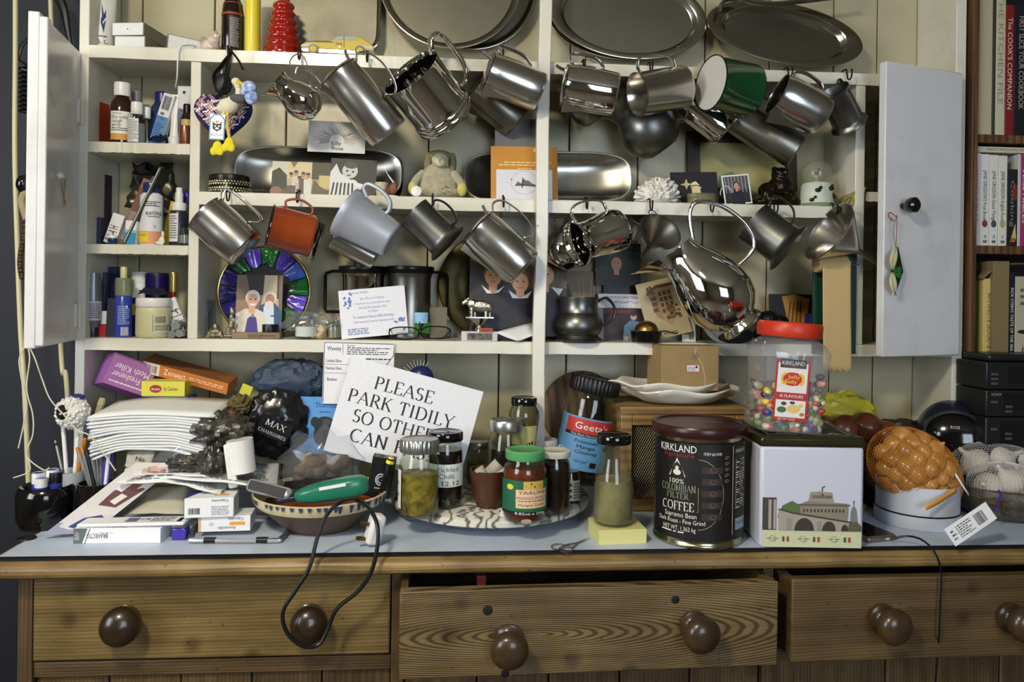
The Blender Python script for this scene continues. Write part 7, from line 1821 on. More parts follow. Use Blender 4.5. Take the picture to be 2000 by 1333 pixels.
boxx('chocolate_box', 'light blue plastic fronted chocolate box with a dark bear window', 'box', 622, 868, .0, 96, 112, 22, mat('sky_blue_card', c(92, 152, 214), .35, coat=.5), ry=1, rx=-6, on=at(620, 862, -.02).z - .03, faces={'f': [('t', 'Thorntons', .66, .86, .09, c(40, 60, 120), .5), ('e', .62, .5, .22, .16, c(22, 26, 34)), ('e', .42, .56, .09, .09, c(22, 26, 34)), ('e', .6, .34, .2, .2, c(26, 30, 38)), ('e', .66, .56, .09, .06, c(60, 66, 76)), ('e', .17, .76, .05, .045, c(40, 56, 100)), ('l', .5, .72, .75, .76, 1, c(50, 80, 140))]})
ntc = [('s', [(.01, .01), (.01, .99), (.99, .99), (.99, .8), (.8, .5)], .012, c(36, 40, 110)), ('t', 'Waveley', .15, .9, .07, K, .2), ('t', 'Sorry!', .38, .95, .035, K), ('l', .33, .8, .95, .93, 4, c(70, 70, 76)), ('t', 'Lidded Box', .15, .7, .05, c(60, 60, 66), .22), ('t', 'Netted Box', .15, .58, .05, c(60, 60, 66), .22), ('t', 'Basket', .13, .4, .05, c(60, 60, 66), .14), ('s', [(.02, .64), (.8, .64)], .006, c(120, 120, 130)), ('s', [(.02, .5), (.7, .5)], .006, c(120, 120, 130)), ('s', [(.27, .98), (.27, .8)], .006, c(120, 120, 130)), ('l', .6, .72, .95, .76, 1, K)]
card('printed_notice', 'blue bordered sorry notice with handwriting, hung from the bottom shelf', 'notice', 700, 730, 138, 122, -.006, 1, 0, CARDW, ntc)
SG = [('r', 0, 0, 1, 1, c(226, 226, 232))] + [('t', s_, x, y, .128, c(20, 20, 22), w_, 0, True) for s_, x, y, w_ in (('PLEASE', .44, .80, .45), ('PARK TIDILY', .455, .61, .80), ('SO OTHERS', .47, .42, .68), ('CAN PASS', .47, .225, .64))]
card('parking_sign', 'white sign with black capitals asking people to park tidily', 'sign', 790, 822, 270, 190, -.052, 15, 8, CARDW, SG, thick=.002)
hb = thing('hair_brush', 'dark blue round hairbrush with pale bristles behind the sign', 'brush', TR(*at(818, 740, .03)))
u = U(818, .03)
part('brush_head', B().ball(4 * u, 0, 0, 26 * u, 18 * u, 26 * u), mat('navy_plastic', c(36, 42, 96), .3), hb, smooth=179)
for k in range(9):
    a = R(60 + k * 12)
    part('bristle', B().tube([(22 * u * math.cos(a), 0, 24 * u * math.sin(a)), (36 * u * math.cos(a), 0, 38 * u * math.sin(a))], .0006, n=5), CARDW, hb)
part('brush_handle', B().tube([(-20 * u, 0, -6 * u), (-70 * u, .01, 8 * u)], .006, n=8), BLACK, hb)
# slipware bowl with its load
yb = wy(632, 1046, .055)
u = U(632, yb)
bw = jar('slipware_bowl', 'wide brown pottery bowl with cream rim and blue drips', 'bowl', 632, yb, WT, 262, 72, [(0, 0), (.5, 0), (.52, .05), (.62, .2), (.8, .5), (.94, .72)], mat('brown_earthenware', c(96, 74, 58), .55, var=.3, vs=20))
q, H = 131 * u, 72 * u
part('cream_rim', B().lathe([(q * .935, H * .70), (q * .99, H * .84), (q * 1.0, H * .98), (q * .97, H * 1.0), (q * .94, H * .95), (q * .7, H * .5), (q * .4, H * .2), (0, H * .15), (0, H * .12), (q * .92, H * .71)], 60), mat('cream_slip', c(206, 192, 148), .25, coat=.4), bw, smooth=50)
dp = []
for k in range(26):
    x = k / 26 + rnd.uniform(-.01, .01)
    if rnd.random() < .8:
        l_ = rnd.uniform(.25, .75)
        dp.append(('p', [(x - .011, 1), (x + .012, 1), (x + .006, 1 - l_), (x - .003, 1 - l_ - .1)], c(46, 52, 104)))
dr_ = decal(bw, q * R(170), H * .26, dp + [('e', .93, .4, .012, .22, c(30, 34, 40))], lambda x, y, e: ((q * (.95 + .05 * min(1, y / (H * .14))) + e) * math.sin(R(-85) + x / q), -(q * (.95 + .05 * min(1, y / (H * .14))) + e) * math.cos(R(-85) + x / q), H * .72 + y), 'blue_drips', True, .0012)
dr_['kind'] = 'stuff'
shrivel('crumpled orange bag lining the bowl', 'orange_bag', 'bag', 630, 978, yb, 96, 70, 12, mat('orange_film', c(206, 92, 40), .4), .2, 41)
shrivel('dark clutter lying deep in the bowl', 'dark_pouch', 'pouch', 640, 955, yb + .03, 90, 50, 22, mat('dark_clutter', c(34, 32, 34), .4, var=.5, vs=30), .3, 43)
ch_ = mat('brown_lumps', c(112, 92, 62), .8, var=.8, vs=40, col2=c(58, 46, 32), bump=.8, bs=100)
bagp = at(628, 905, -.06)
bb_ = thing('clear_bag', 'clear plastic bag of brown dried lumps standing in the bowl', 'bag', TR(*bagp))
u = U(628, -.06)
part('film', B().ball(0, 0, 0, 80 * u, 46 * u, 66 * u, n=26, k=16, f=lambda p: Vector((p.x * (1 + .12 * math.sin(p.z * 160 + p.y * 90)), p.y, p.z * (1 + .18 * math.sin(p.x * 130 + 1))))), FILM, bb_, smooth=30)
for k in range(22):
    a = rnd.uniform(0, 6.28)
    rr = rnd.uniform(0, 50)
    tag(part('brown_lump', B().ball(0, 0, 0, rnd.uniform(14, 21) * u, 16 * u, rnd.uniform(12, 18) * u, n=12, k=8, f=lambda p: p * (1 + .12 * math.sin(p.x * 400) * math.cos(p.z * 350))), ch_, smooth=179, M=TR(*(bagp + Vector((rr * math.cos(a) * u * 1.05, rnd.uniform(-24, 20) * u, (rr * math.sin(a) * .75 - 14) * u))))), 'brown dried lump inside the clear bag', 'dried food', 'brown lumps in the clear bag')
rm = thing('remote_control', 'slim silver remote with black face resting on the bowl rim', 'remote', TR(*at(525, 957, -.185)) @ RT(12, 'Y') @ RT(-10, 'Z') @ RT(-20, 'X'))
u = U(525, -.185)
part('remote_case', B().box(-47 * u, 47 * u, -.006, .009, -13 * u, 13 * u), mat('silver_plastic', c(190, 192, 198), .3, .6), rm, smooth=30, bevel=.0075)
part('black_face', B().box(-40 * u, 36 * u, -.0072, -.006, -9 * u, 9 * u), BLACK, rm, smooth=30, bevel=.001)
cl = thing('hair_clipper', 'green plastic hair clipper lying across the bowl', 'clipper', TR(*at(645, 958, -.19)) @ RT(-10, 'Y'))
u = U(645, -.19)
GRN = mat('green_plastic', c(36, 116, 92), .3, coat=.2)
part('clipper_body', B().ball(4 * u, 0, 0, 74 * u, 24 * u, 25 * u, n=28, k=18, f=lambda p: Vector((math.copysign(abs(p.x / (74 * u)) ** .75 * 74 * u, p.x), math.copysign(abs(p.y / (24 * u)) ** .7 * 24 * u, p.y), math.copysign(abs(p.z / (25 * u)) ** .6 * 23 * u, p.z) * (.86 + .2 * p.x / (74 * u))))), GRN, cl, smooth=179)
part('label_strip', B().box(-16 * u, 36 * u, -.0212, -.0185, 8 * u, 14 * u), CARDW, cl, smooth=0)
part('clipper_blade', B().box(-104 * u, -64 * u, -.007, .007, -8 * u, 2 * u), mat('navy_blade', c(34, 38, 54), .3), cl, smooth=30, bevel=.002)
FLEX = mat('black_flex', c(16, 16, 18), .4)
yk = -.285
fx = [at(716, 985, -.2), at(690, 975, -.245), at(660, 985, -.28), at(636, 1010, -.285), at(620, 1050, -.292), at(604, 1110, -.302), at(580, 1150, -.306), at(553, 1195, -.310), at(560, 1235, -.310), at(590, 1262, -.308), at(622, 1260, -.300), at(640, 1230, -.295), at(658, 1190, -.295), at(700, 1155, -.298), at(726, 1115, -.302), at(738, 1060, -.300), at(735, 1020, -.29), at(718, 990, -.26), at(695, 978, -.225)]
tag(part('clipper_flex', B().tube(cr(fx, 6), .0032, n=8), FLEX), 'black flex of the clipper looped over the drawer knob', 'flex')
pg = thing('mains_plug', 'white three pin plug lying on its side at the worktop edge', 'plug', TR(*at(733, 1038, -.235)) @ RT(14, 'Y') @ RT(28, 'Z'))
u = U(733, -.235)
part('plug_body', B().box(-16 * u, 14 * u, -.012, .012, -30 * u, 30 * u), WPL, pg, smooth=30, bevel=.006)
for dz in (-24, 6):
    part('pin', B().box(-34 * u, -15 * u, -.003, .003, dz * u, (dz + 6) * u), BRASS, pg, smooth=0)
rest(pg, WT)
boxx('black_carton', 'black carton with white swirl standing in the bowl', 'box', 738, 968, -.10, 46, 78, 30, mat('black_card', c(20, 20, 22), .35), ry=10, faces={'f': [('s', [(.5 + .2 * math.cos(R(a)), .45 + .14 * math.sin(R(a))) for a in range(30, 340, 20)], .03, c(200, 200, 200)), ('t', 'G', .5, .45, .2, c(200, 200, 200)), ('l', .3, .2, .7, .26, 1, c(200, 200, 200))]})
pen('black marker with yellow end leaning in the bowl', 748, 962, 764, 896, -.13, BLACK, .007, mat('yellow_end', c(222, 206, 50), .4))
# ------------------------------------------------------------------ marble turntable and its jars
MB, nt, bs_, new, link = nodes('veined_marble')
tc, n1, wv, ra = new('ShaderNodeTexCoord'), new('ShaderNodeTexNoise'), new('ShaderNodeTexWave'), new('ShaderNodeValToRGB')
n1.inputs['Scale'].default_value, n1.inputs['Detail'].default_value = 9, 8
link(tc.outputs['Object'], n1.inputs['Vector'])
wv.inputs['Scale'].default_value, wv.inputs['Distortion'].default_value, wv.inputs['Detail'].default_value, wv.inputs['Detail Scale'].default_value = 11, 16, 6, 1.6
link(tc.outputs['Object'], wv.inputs['Vector'])
ra.color_ramp.elements[0].position, ra.color_ramp.elements[0].color = .0, (*c(96, 94, 90), 1)
ra.color_ramp.elements[1].position, ra.color_ramp.elements[1].color = .5, (*c(214, 210, 196), 1)
link(wv.outputs['Fac'], ra.inputs[0])
link(ra.outputs[0], bs_.inputs['Base Color'])
bs_.inputs['Roughness'].default_value = .18
yt = wy(960, 1056, .186)
TT = WT + .034
tt = thing('turntable', 'round grey veined marble turntable crowded with jars', 'turntable', TR(at(957, 1000, yt).x, yt, WT))
part('marble_disc', B().lathe([(0, .018), (.182, .018), (.187, .021), (.188, .026), (.187, .031), (.183, .034), (0, .034)], 90), MB, tt, smooth=40)
part('foot', B().lathe([(0, 0), (.07, 0), (.07, .0175), (0, .0175)], 40), BLACK, tt)
def ty(px, py, r_):
    return plane(px, py, TT)[1] + r_
RELISH = mat('green_relish', c(156, 132, 44), .4, var=.9, vs=60, col2=c(58, 54, 14), bump=1, bs=120)
DARK = mat('dark_chutney', c(24, 14, 10), .25, var=.5, vs=50, col2=c(48, 26, 14))
MANGO = mat('mango_pickle', c(120, 50, 16), .35, var=.8, vs=60, col2=c(60, 22, 8))
LIDS = mat('zinc_lid', c(176, 176, 170), .3, .9)
GLASSJ = mat('jar_glass', (.93, .95, .92), .04, trans=1, ior=1.17)
G_ = 'jars on the marble turntable'
u = U(823, -.1)
jar('preserve_jar', 'screw top preserve jar of yellow green relish with zinc lid', 'jar', 823, ty(823, 1018, .036), TT, 80, 150, [(0, 0), (.82, 0), (.95, .03), (1, .1), (1, .62), (.95, .72), (.86, .77), (.84, .84)], GLASSJ, lid=(.95, .83, 1.0, LIDS, 30), content=(RELISH, .02, .55), solid=False, labels=[(.12, .62, -100, -58, c(226, 226, 222), [('t', '2.15', .5, .5, .2, K, .4, 90)])], group=G_)
jar('preserve_jar', 'black lidded jar hand labelled pickled chilli', 'jar', 874, ty(874, 998, .033), TT, 70, 146, [(0, 0), (.86, 0), (.96, .03), (1, .08), (1, .7), (.96, .78), (.9, .82), (.9, .9)], GLASSJ, lid=(.98, .88, 1.0, BLACKG), content=(DARK, .02, .76), solid=False,
    labels=[(.30, .60, -62, 75, c(226, 228, 226), [('t', 'Pickled', .52, .78, .2, c(60, 96, 110), .5), ('t', 'Chilli', .48, .48, .2, c(60, 96, 110), .36), ('t', '7.12.12', .5, .17, .2, c(30, 30, 40), .6)])], group=G_)
jar('preserve_jar', 'zinc lidded octagonal jar of black chutney at the back', 'jar', 992, -.098, TT, 74, 160, [(0, 0), (.88, 0), (.97, .03), (1, .08), (1, .62), (.92, .74), (.82, .8), (.82, .88)], GLASSJ, lid=(.88, .86, 1.0, LIDS), content=(DARK, .02, .66), solid=False, n=8 * 4, group=G_)
jar('jam_jar', 'dark jar serving as a stand beneath the mustard jar', 'jar', 1026, -.056, TT, 60, 86, JAR, mat('dark_jar', c(34, 26, 20), .2, coat=.5), group=G_)
jar('mustard_jar', 'empty mustard jar with black lid and yellow printed label', 'jar', 1026, -.056, TT + 86 * U(1026, -.056) + .0005, 60, 104, [(0, 0), (.6, 0), (.66, .03), (.82, .1), (.86, .3), (1, .62), (.98, .74), (.8, .84), (.78, .88)], mat('smoky_jar', c(84, 78, 50), .15, coat=.5), lid=(.84, .86, 1.0, BLACKG),
    labels=[(.12, .5, -62, 62, c(206, 196, 130), [('l', .06, .3, .6, .92, 10, c(110, 100, 60)), ('l', .66, .4, .95, .9, 7, c(110, 100, 60)), ('e', .62, .16, .04, .08, K), ('e', .72, .16, .04, .08, K), ('e', .82, .16, .04, .08, K)]), (.88, .97, -40, 40, None, [('t', 'MAILLE', .5, .5, .7, W_, .7)])])
jar('preserve_jar', 'small dark jar with flat pale lid behind the white lidded one', 'jar', 1068, .0, TT, 50, 94, JAR, GLASSJ, lid=(.98, .86, 1.0, mat('pale_lid', c(196, 196, 190), .4)), content=(DARK, .02, .8), solid=False, group=G_)
jar('preserve_jar', 'tall dark jar with cream lid beside the mango pickle', 'jar', 1087, ty(1087, 1012, .031), TT, 64, 122, JAR, GLASSJ, lid=(.98, .9, 1.0, mat('cream_lid', c(214, 210, 196), .4)), content=(DARK, .02, .84), solid=False, group=G_)
jar('preserve_jar', 'dark jar whose nutrition label faces out at the right', 'jar', 1118, ty(1118, 986, .02), TT, 40, 60, JAR, mat('dark_jar', c(34, 26, 20)), labels=[(.1, .75, -30, 70, c(206, 200, 180), [('e', .3, .78, .12, .08, K), ('e', .3, .5, .12, .08, K), ('e', .3, .22, .12, .08, K), ('l', .5, .1, .95, .9, 6, c(70, 66, 60))])], group=G_)
jar('pickle_jar', 'mango pickle jar with green lid and colourful label', 'jar', 1030, ty(1030, 1030, .040), TT, 86, 138, [(0, 0), (.78, 0), (.92, .03), (1, .1), (1, .7), (.94, .78), (.82, .84), (.82, .9)], GLASSJ, lid=(.90, .87, 1.0, mat('green_lid', c(86, 160, 100), .35)), content=(MANGO, .02, .76), solid=False,
    labels=[(.15, .62, -82, 82, c(28, 96, 68), [('r', .36, .2, .9, .74, c(226, 190, 150)), ('r', .48, .74, .82, .98, c(206, 170, 70)), ('s', [(.52, .84), (.6, .92), (.66, .82), (.76, .84)], .05, K), ('t', 'YAALINII', .63, .66, .1, c(90, 26, 30), .46), ('t', 'MANGO PICKLE', .63, .5, .08, c(90, 60, 150), .5), ('l', .4, .38, .86, .44, 1, c(150, 60, 40)), ('t', 'Mangue Confit', .62, .3, .07, c(30, 120, 50), .44), ('p', [(.26 + (.075 if k % 2 else .05) * math.cos(R(k * 18)), .8 + (.1 if k % 2 else .07) * math.sin(R(k * 18))) for k in range(20)], c(226, 206, 60)), ('r', 0, 0, 1, .1, c(24, 20, 20)), ('t', '8.82oz e 250g', .6, .05, .07, W_, .5)]),
            (.0, .1, -30, 40, None, [('e', .5, .6, .2, .4, c(200, 180, 160))])], group=G_)
gt = jar('chutney_jar', 'big leaning mango chutney jar with black ribbed lid and blue label', 'jar', 1128, .005, TT, 98, 206, [(0, 0), (.9, 0), (.98, .02), (1, .06), (1, .78), (.95, .84), (.88, .87)], GLASSJ, lid=(.98, .86, 1.0, BLACK, 40), content=(DARK, .02, .3), solid=False, tilt=(0, 11),
    labels=[(.16, .64, -85, 70, c(96, 152, 202), [('r', .22, .70, 1, .97, c(190, 56, 48)), ('r', .22, .64, 1, .70, c(36, 26, 24)), ('t', "Geeta's", .62, .84, .13, W_, .5), ('t', 'The Real Flavour of India', .62, .67, .03, W_, .6), ('t', 'Premium', .58, .55, .065, K, .34), ('t', 'Mango', .58, .45, .065, K, .26), ('t', 'Chutney', .6, .35, .065, K, .32), ('e', .93, .46, .07, .06, K), ('e', .2, .3, .1, .07, c(190, 214, 232)), ('t', '3for2', .2, .3, .04, W_, .12), ('r', .68, .08, .78, .18, K), ('l', .03, .4, .13, .95, 14, c(60, 90, 130)), ('l', .45, .14, .64, .2, 2, c(50, 80, 120))])], group=G_)
rest(gt, TT)
cb = jar('clay_bowl', 'small brown clay bowl full of used rolls', 'bowl', 960, ty(960, 1000, .034), TT, 76, 74, [(0, 0), (.6, 0), (.66, .05), (.86, .4), (1, .95), (1.0, 1), (.92, .98), (.8, .5), (.3, .4), (0, .4)], mat('clay_brown', c(78, 48, 30), .4, var=.3, vs=30))
yc = ty(960, 1000, .034)
for k, (x0, y0, x1, y1) in enumerate(((945, 935, 975, 905), (968, 938, 994, 920), (950, 940, 935, 915))):
    p0, p1 = at(x0, y0, yc - .01 * k), at(x1, y1, yc - .01 * k)
    tag(part('paper_roll', B().tube([p0, p1], .011 - .001 * k, n=16), mat('chalky_roll', c(190, 184, 172), .8, var=.3, vs=40)), ['largest pale roll leaning in the clay bowl', 'short pale roll at the right of the clay bowl', 'thin pale roll at the left of the clay bowl'][k], 'roll')
jar('preserve_jar', 'small clear jar with metal lid behind the clay bowl', 'jar', 938, .045, TT, 46, 80, JAR, GLASSJ, lid=(.95, .84, 1.0, LIDS), solid=False, content=(mat('tan_filling', c(110, 90, 60), .6), .02, .5), group=G_)
boxx('white_card_strip', 'narrow white card leaning on the mango pickle jar', 'card', 982, 1012, ty(982, 1012, .0), 13, 46, 3, CARDW, ry=14, on=TT)
tag(part('breadboard', B().lathe([(0, 0), (.082, 0), (.085, .003), (.085, .015), (.082, .018), (0, .018)], 48, M=TR(at(1135, 830, .12).x, .128, WT + .165) @ RT(84, 'X')), wood('round_board_wood', c(120, 92, 56), c(84, 60, 34), 1, .6, 5, 3, axis='z', dark=(.4, .36, .3))), 'round dark wooden board leaning behind the chutney jar', 'board')

# ------------------------------------------------------------------ mesh fronted wooden safe, plates, box
ym = -.055
u = U(1336, ym)
x0, x1 = at(1212, 900, ym).x, at(1458, 900, ym).x
zt_ = at(1336, 795, ym).z
LW = wood('pale_safe_wood', c(176, 142, 84), c(140, 106, 58), 1, .5, 4, 3, dark=(.6, .55, .5))
ms = thing('meat_safe', 'small pale wooden safe with wire mesh front', 'food safe', TR((x0 + x1) / 2, ym, WT))
hw, hz = (x1 - x0) / 2, zt_ - WT
fwd = .022
part('top_board', B().box(-hw - .003, hw + .003, -.006, .165, hz - .013, hz), LW, ms, smooth=30, bevel=.001)
for sx in (-1, 1):
    part('side_board', B().box(min(sx * hw, sx * (hw - .012)), max(sx * hw, sx * (hw - .012)), .0165, .16, .002, hz - .0135), LW, ms, smooth=30, bevel=.001)
    part('frame_stile', B().box(min(sx * hw, sx * (hw - fwd)), max(sx * hw, sx * (hw - fwd)), 0, .016, .002, hz - .0135), LW, ms, smooth=30, bevel=.0015)
part('frame_rail', B().box(-hw + fwd + .0005, hw - fwd - .0005, 0, .016, hz - .036, hz - .0135), LW, ms, smooth=30, bevel=.0015)
part('frame_rail', B().box(-hw + fwd + .0005, hw - fwd - .0005, 0, .016, .002, .024), LW, ms, smooth=30, bevel=.0015)
part('bottom_board', B().box(-hw + .0125, hw - .0125, .0165, .16, .002, .012), LW, ms, smooth=0)
part('back_board', B().box(-hw + .0125, hw - .0125, .15, .16, .0125, hz - .0135), mat('safe_dark_inside', c(60, 48, 32), .8), ms, smooth=0)
b = B()
nx, nz = 44, 34
mw, mh = 2 * (hw - fwd), hz - .060
vs, fs = [], []
for j in range(nz + 1):
    for i in range(nx + 1):
        vs.append((-mw / 2 + mw * (i + (.5 if j % 2 else 0) - .25) / nx, .008, .024 + mh * j / nz))
for j in range(0, nz - 1):
    for i in range(nx):
        a = j * (nx + 1) + i
        if j % 2 == 0:
            fs.append((a, a + nx + 1, a + 2 * (nx + 1), a + nx + 1 - 1)) if i else None
        else:
            fs.append((a, a + nx + 2, a + 2 * (nx + 1), a + nx + 1))
o = part('wire_mesh', b.add(vs, [f_ for f_ in fs if f_]), mat('mesh_wire', c(170, 160, 130), .35, .8), ms, smooth=0)
q = o.modifiers.new('wires', 'WIREFRAME')
q.thickness = .0009
pz = zt_
def scallop(label, px, y, z, rx, lift, seed):
    u = U(px, y)
    o = thing('oyster_plate', label, 'plate', TR(at(px, 760, y).x, y, z))
    R_ = rx * u
    f = lambda x, yy, zz, a, k: (x * (1 + (.05 * math.cos(a * 6) if zz > .008 else 0)), yy * .62 * (1 + (.05 * math.cos(a * 6) if zz > .008 else 0)), zz + (.0035 * math.sin(a * 6) if math.hypot(x, yy) > R_ * .8 else 0))
    part('plate_body', B().lathe([(0, 0), (R_ * .62, 0), (R_ * .7, .006), (R_ * .92, .016), (R_ * 1.0, .024), (R_ * .985, .027), (R_ * .9, .021), (R_ * .66, .013), (R_ * .6, .008), (0, .008)], 84, f=f), mat('cream_china', c(222, 216, 200), .2, coat=.4), o, smooth=60)
    return o
scallop('lower scalloped cream plate on the wooden safe', 1326, ym + .055, pz + .004, 114, 0, 1)
scallop('upper scalloped cream plate under the brown box', 1304, ym + .06, pz + .016, 112, 0, 2)
boxx('kraft_box', 'brown card box with button and string on the cream plates', 'box', 1332, 750, ym + .045, 112, 84, 80, mat('kraft_card', c(160, 134, 88), .7, var=.15, vs=30), rz=4, on=pz + .030,
     faces={'f': [('e', .58, .76, .075, .1, c(140, 114, 72)), ('e', .58, .76, .012, .016, c(90, 70, 46)), ('s', [(.6, .95), (.58, .82)], .012, c(220, 214, 196)), ('s', [(.64, .74), (.72, .55), (.76, .3), (.77, .1)], .014, c(214, 190, 140)), ('r', .44, .42, .66, .58, c(230, 226, 224)), ('s', [(.44, .42), (.66, .42), (.66, .58), (.44, .58), (.44, .42)], .02, c(190, 80, 70)), ('l', .46, .44, .6, .54, 3, c(120, 120, 120)), ('e', .61, .53, .02, .03, K)]})
# notepad and bottle of dregs
yn = wy(1204, 1064, .038)
boxx('note_block', 'thick block of pale yellow notes under the bottle', 'note block', 1204, 1064, yn, 92, 27, 84, mat('yellow_notes', c(214, 208, 140), .7), rz=4, on=WT, bevel=.0004)
zb_ = WT + 27.2 * U(1204, yn)
GLD = mat('cloudy_bottle_glass', (.93, .94, .86), .05, trans=.97, ior=1.18)
jar('carafe_bottle', 'waisted glass bottle of cloudy dregs with black lid', 'bottle', 1203, yn, zb_, 78, 172, [(0, 0), (.86, 0), (.96, .03), (1, .1), (.98, .42), (.88, .58), (.7, .72), (.68, .82), (.72, .9), (.72, .93)], GLD, lid=(.86, .90, 1.0, BLACKG), content=(mat('dregs', c(146, 138, 100), .5, var=.9, vs=24, col2=c(90, 80, 50), bump=.6, bs=60), .02, .5), solid=False, thick=.002)
# coffee can
yk = wy(1370, 1077, .077)
u = U(1370, yk)
TINM = mat('tin_plate', c(176, 172, 140), .22, 1)
cc = jar('coffee_can', 'big black coffee tin with maroon plastic lid and white lettering', 'tin', 1368, yk, WT, 168, 212, [(0, 0), (.97, 0), (1, .01), (1.0, .03), (.985, .035), (.985, .06), (.985, .96), (1, .965), (1, 1)], TINM)
part('plastic_lid', B().lathe([(0, 208 * u), (87 * u, 200 * u), (88.5 * u, 202 * u), (88.5 * u, 216 * u), (86 * u, 220 * u), (80 * u, 220 * u), (78 * u, 217 * u), (0, 217 * u)], 60), mat('maroon_plastic', c(54, 22, 24), .3), cc, smooth=40)
decal(cc, 150 * u, 130 * u, [('t', 'KIRKLAND', .5, .5, .1, c(150, 130, 126), .62)], lambda x, y, e: (x - 75 * u, y - 65 * u, 217 * u + e), 'lid_lettering')
GD, CW = c(150, 130, 84), c(226, 222, 210)
rr = 84 * u * .985
LW_, LH = rr * R(176), 176 * u
cs = [('r', 0, 0, 1, 1, c(20, 16, 16)), ('r', .06, .86, .40, .99, c(12, 10, 10)), ('t', 'KIRKLAND', .24, .94, .075, W_, .29), ('t', 'Signature', .25, .875, .045, c(150, 40, 36), .24), ('t', 'ITEM #31040', .50, .9, .03, CW, .13),
      ('p', [(.18, .65), (.31, .65), (.245, .84)], CW), ('p', [(.195, .66), (.295, .66), (.245, .81)], c(30, 26, 24)), ('e', .245, .69, .03, .03, CW), ('e', .245, .735, .014, .02, CW), ('t', '100%', .245, .60, .05, CW, .11, 0), ('t', 'COLOMBIAN', .25, .53, .07, c(140, 150, 120), .27, 0, True), ('t', 'FILTER', .25, .45, .06, c(140, 150, 120), .17, 0, True), ('t', 'COFFEE', .25, .345, .085, CW, .25, 0, True),
      ('t', 'Supremo Bean', .27, .255, .05, CW, .24), ('t', 'Dark Roast - Fine Grind', .27, .19, .045, CW, .36), ('t', 'NET WT. 1.362 kg', .26, .115, .045, CW, .25), ('l', .12, .06, .38, .09, 1, CW), ('s', [(.12, .3), (.40, .3), (.40, .55)], .008, GD),
      ('s', [(.40 + .18 * math.sin(R(a)), .48 + .36 * math.cos(R(a))) for a in range(0, 181, 10)], .008, GD), ('r', .66, .06, .86, .97, c(8, 8, 8)), ('s', [(.66, .06), (.86, .06), (.86, .97), (.66, .97), (.66, .06)], .006, CW), ('t', 'KIRKLAND', .76, .92, .035, CW, .14), ('l', .69, .32, .83, .84, 20, CW), ('r', .69, .1, .83, .22, c(150, 160, 180)), ('t', 'KIRKLAND', .76, .17, .035, K, .12)]
for j in range(5):
    cs += [('r', .42, .22 + j * .12, .57, .29 + j * .12, c(52, 40, 34)), ('e', .5, .255 + j * .12, .03, .03, c(80, 64, 50))]
for k in range(5):
    cs.append(('s', [(.6 + .02 * math.cos(R(a)) * (1 - a / 500), .62 + k * .06 + .02 * math.sin(R(a)) * (1 - a / 500)) for a in range(0, 400, 30)], .006, GD))
decal(cc, LW_, LH, cs, lambda x, y, e: ((rr + e) * math.sin(R(-88) + x / rr), -(rr + e) * math.cos(R(-88) + x / rr), 15 * u + y), 'label', True, .0005)
# castle tin
yq = wy(1556, 1072, .08)
uu = U(1556, yq)
tn = thing('picture_tin', 'square tin printed with a round castle and bridge, dark lid', 'tin', TR(at(1551, 1000, yq).x, yq, WT) @ RT(-5, 'Z'))
TW, TD, TH = 184 * uu, 176 * uu, 182 * uu
part('tin_body', B().box(-TW / 2, TW / 2, -TD / 2, TD / 2, 0, TH), mat('pale_tin', c(206, 208, 222), .3, var=.15, vs=8, col2=c(180, 190, 216)), tn, smooth=30, bevel=.006)
part('tin_lid', B().box(-TW / 2 - .0015, TW / 2 + .0015, -TD / 2 - .0015, TD / 2 + .0015, TH - .003, TH + .016), mat('olive_black_lid', c(62, 58, 36), .2, .5), tn, smooth=30, bevel=.006)
decal(tn, TW, TD, [('r', .07, .07, .93, .93, c(24, 22, 22)), ('s', [(.1, .1), (.9, .1), (.9, .9), (.1, .9), (.1, .1)], .012, c(206, 204, 190)), ('t', 'ROMA', .8, .6, .1, c(206, 204, 190), .2, 90), ('e', .5, .5, .16, .14, c(150, 150, 140)), ('s', [(.2, .14), (.26, .2), (.3, .13)], .02, c(206, 204, 190)), ('s', [(.7, .14), (.76, .2), (.8, .13)], .02, c(206, 204, 190)), ('r', .35, .3, .65, .4, c(190, 190, 180))], lambda x, y, e: (x - TW / 2, y - TD / 2, TH + .016 + e), 'lid_print')
ST, STD, SD = c(140, 130, 112), c(96, 88, 76), c(60, 54, 48)
ca = [('r', 0, 0, 1, .17, c(206, 208, 168)), ('p', [(.15, .3), (.2, .42), (.3, .47), (.42, .4), (.42, .28)], c(90, 110, 60)),
      ('p', [(.0, .17), (.0, .5), (.14, .5), (.14, .17)], c(70, 62, 56)), ('r', .06, .18, .09, .48, c(170, 160, 146)), ('r', .11, .18, .135, .48, c(170, 160, 146)),
      ('p', [(.38, .26), (.38, .44), (.45, .47), (.85, .45), (.87, .4), (.86, .24)], ST), ('p', [(.46, .47), (.48, .56), (.58, .57), (.7, .56), (.72, .46)], c(156, 146, 128)), ('r', .36, .42, .88, .44, STD), ('s', [(.6, .57), (.6, .61), (.63, .62)], .012, SD), ('p', [(.88, .2), (.89, .38), (.92, .44), (.95, .38), (.97, .2)], c(120, 124, 126)), ('s', [(.92, .44), (.92, .48)], .01, SD)]
for k in range(12):
    ca.append(('r', .41 + k * .036, .36, .425 + k * .036, .39, SD))
    ca.append(('r', .5 + k * .018, .5, .508 + k * .018, .53, SD) if k < 11 else ('e', .6, .54, .01, .01, SD))
ca += [('p', [(.16, .38), (.3, .34), (.9, .25), (.95, .17), (.16, .17)], c(166, 158, 142)), ('s', [(.16, .385), (.3, .35), (.9, .26)], .014, SD)]
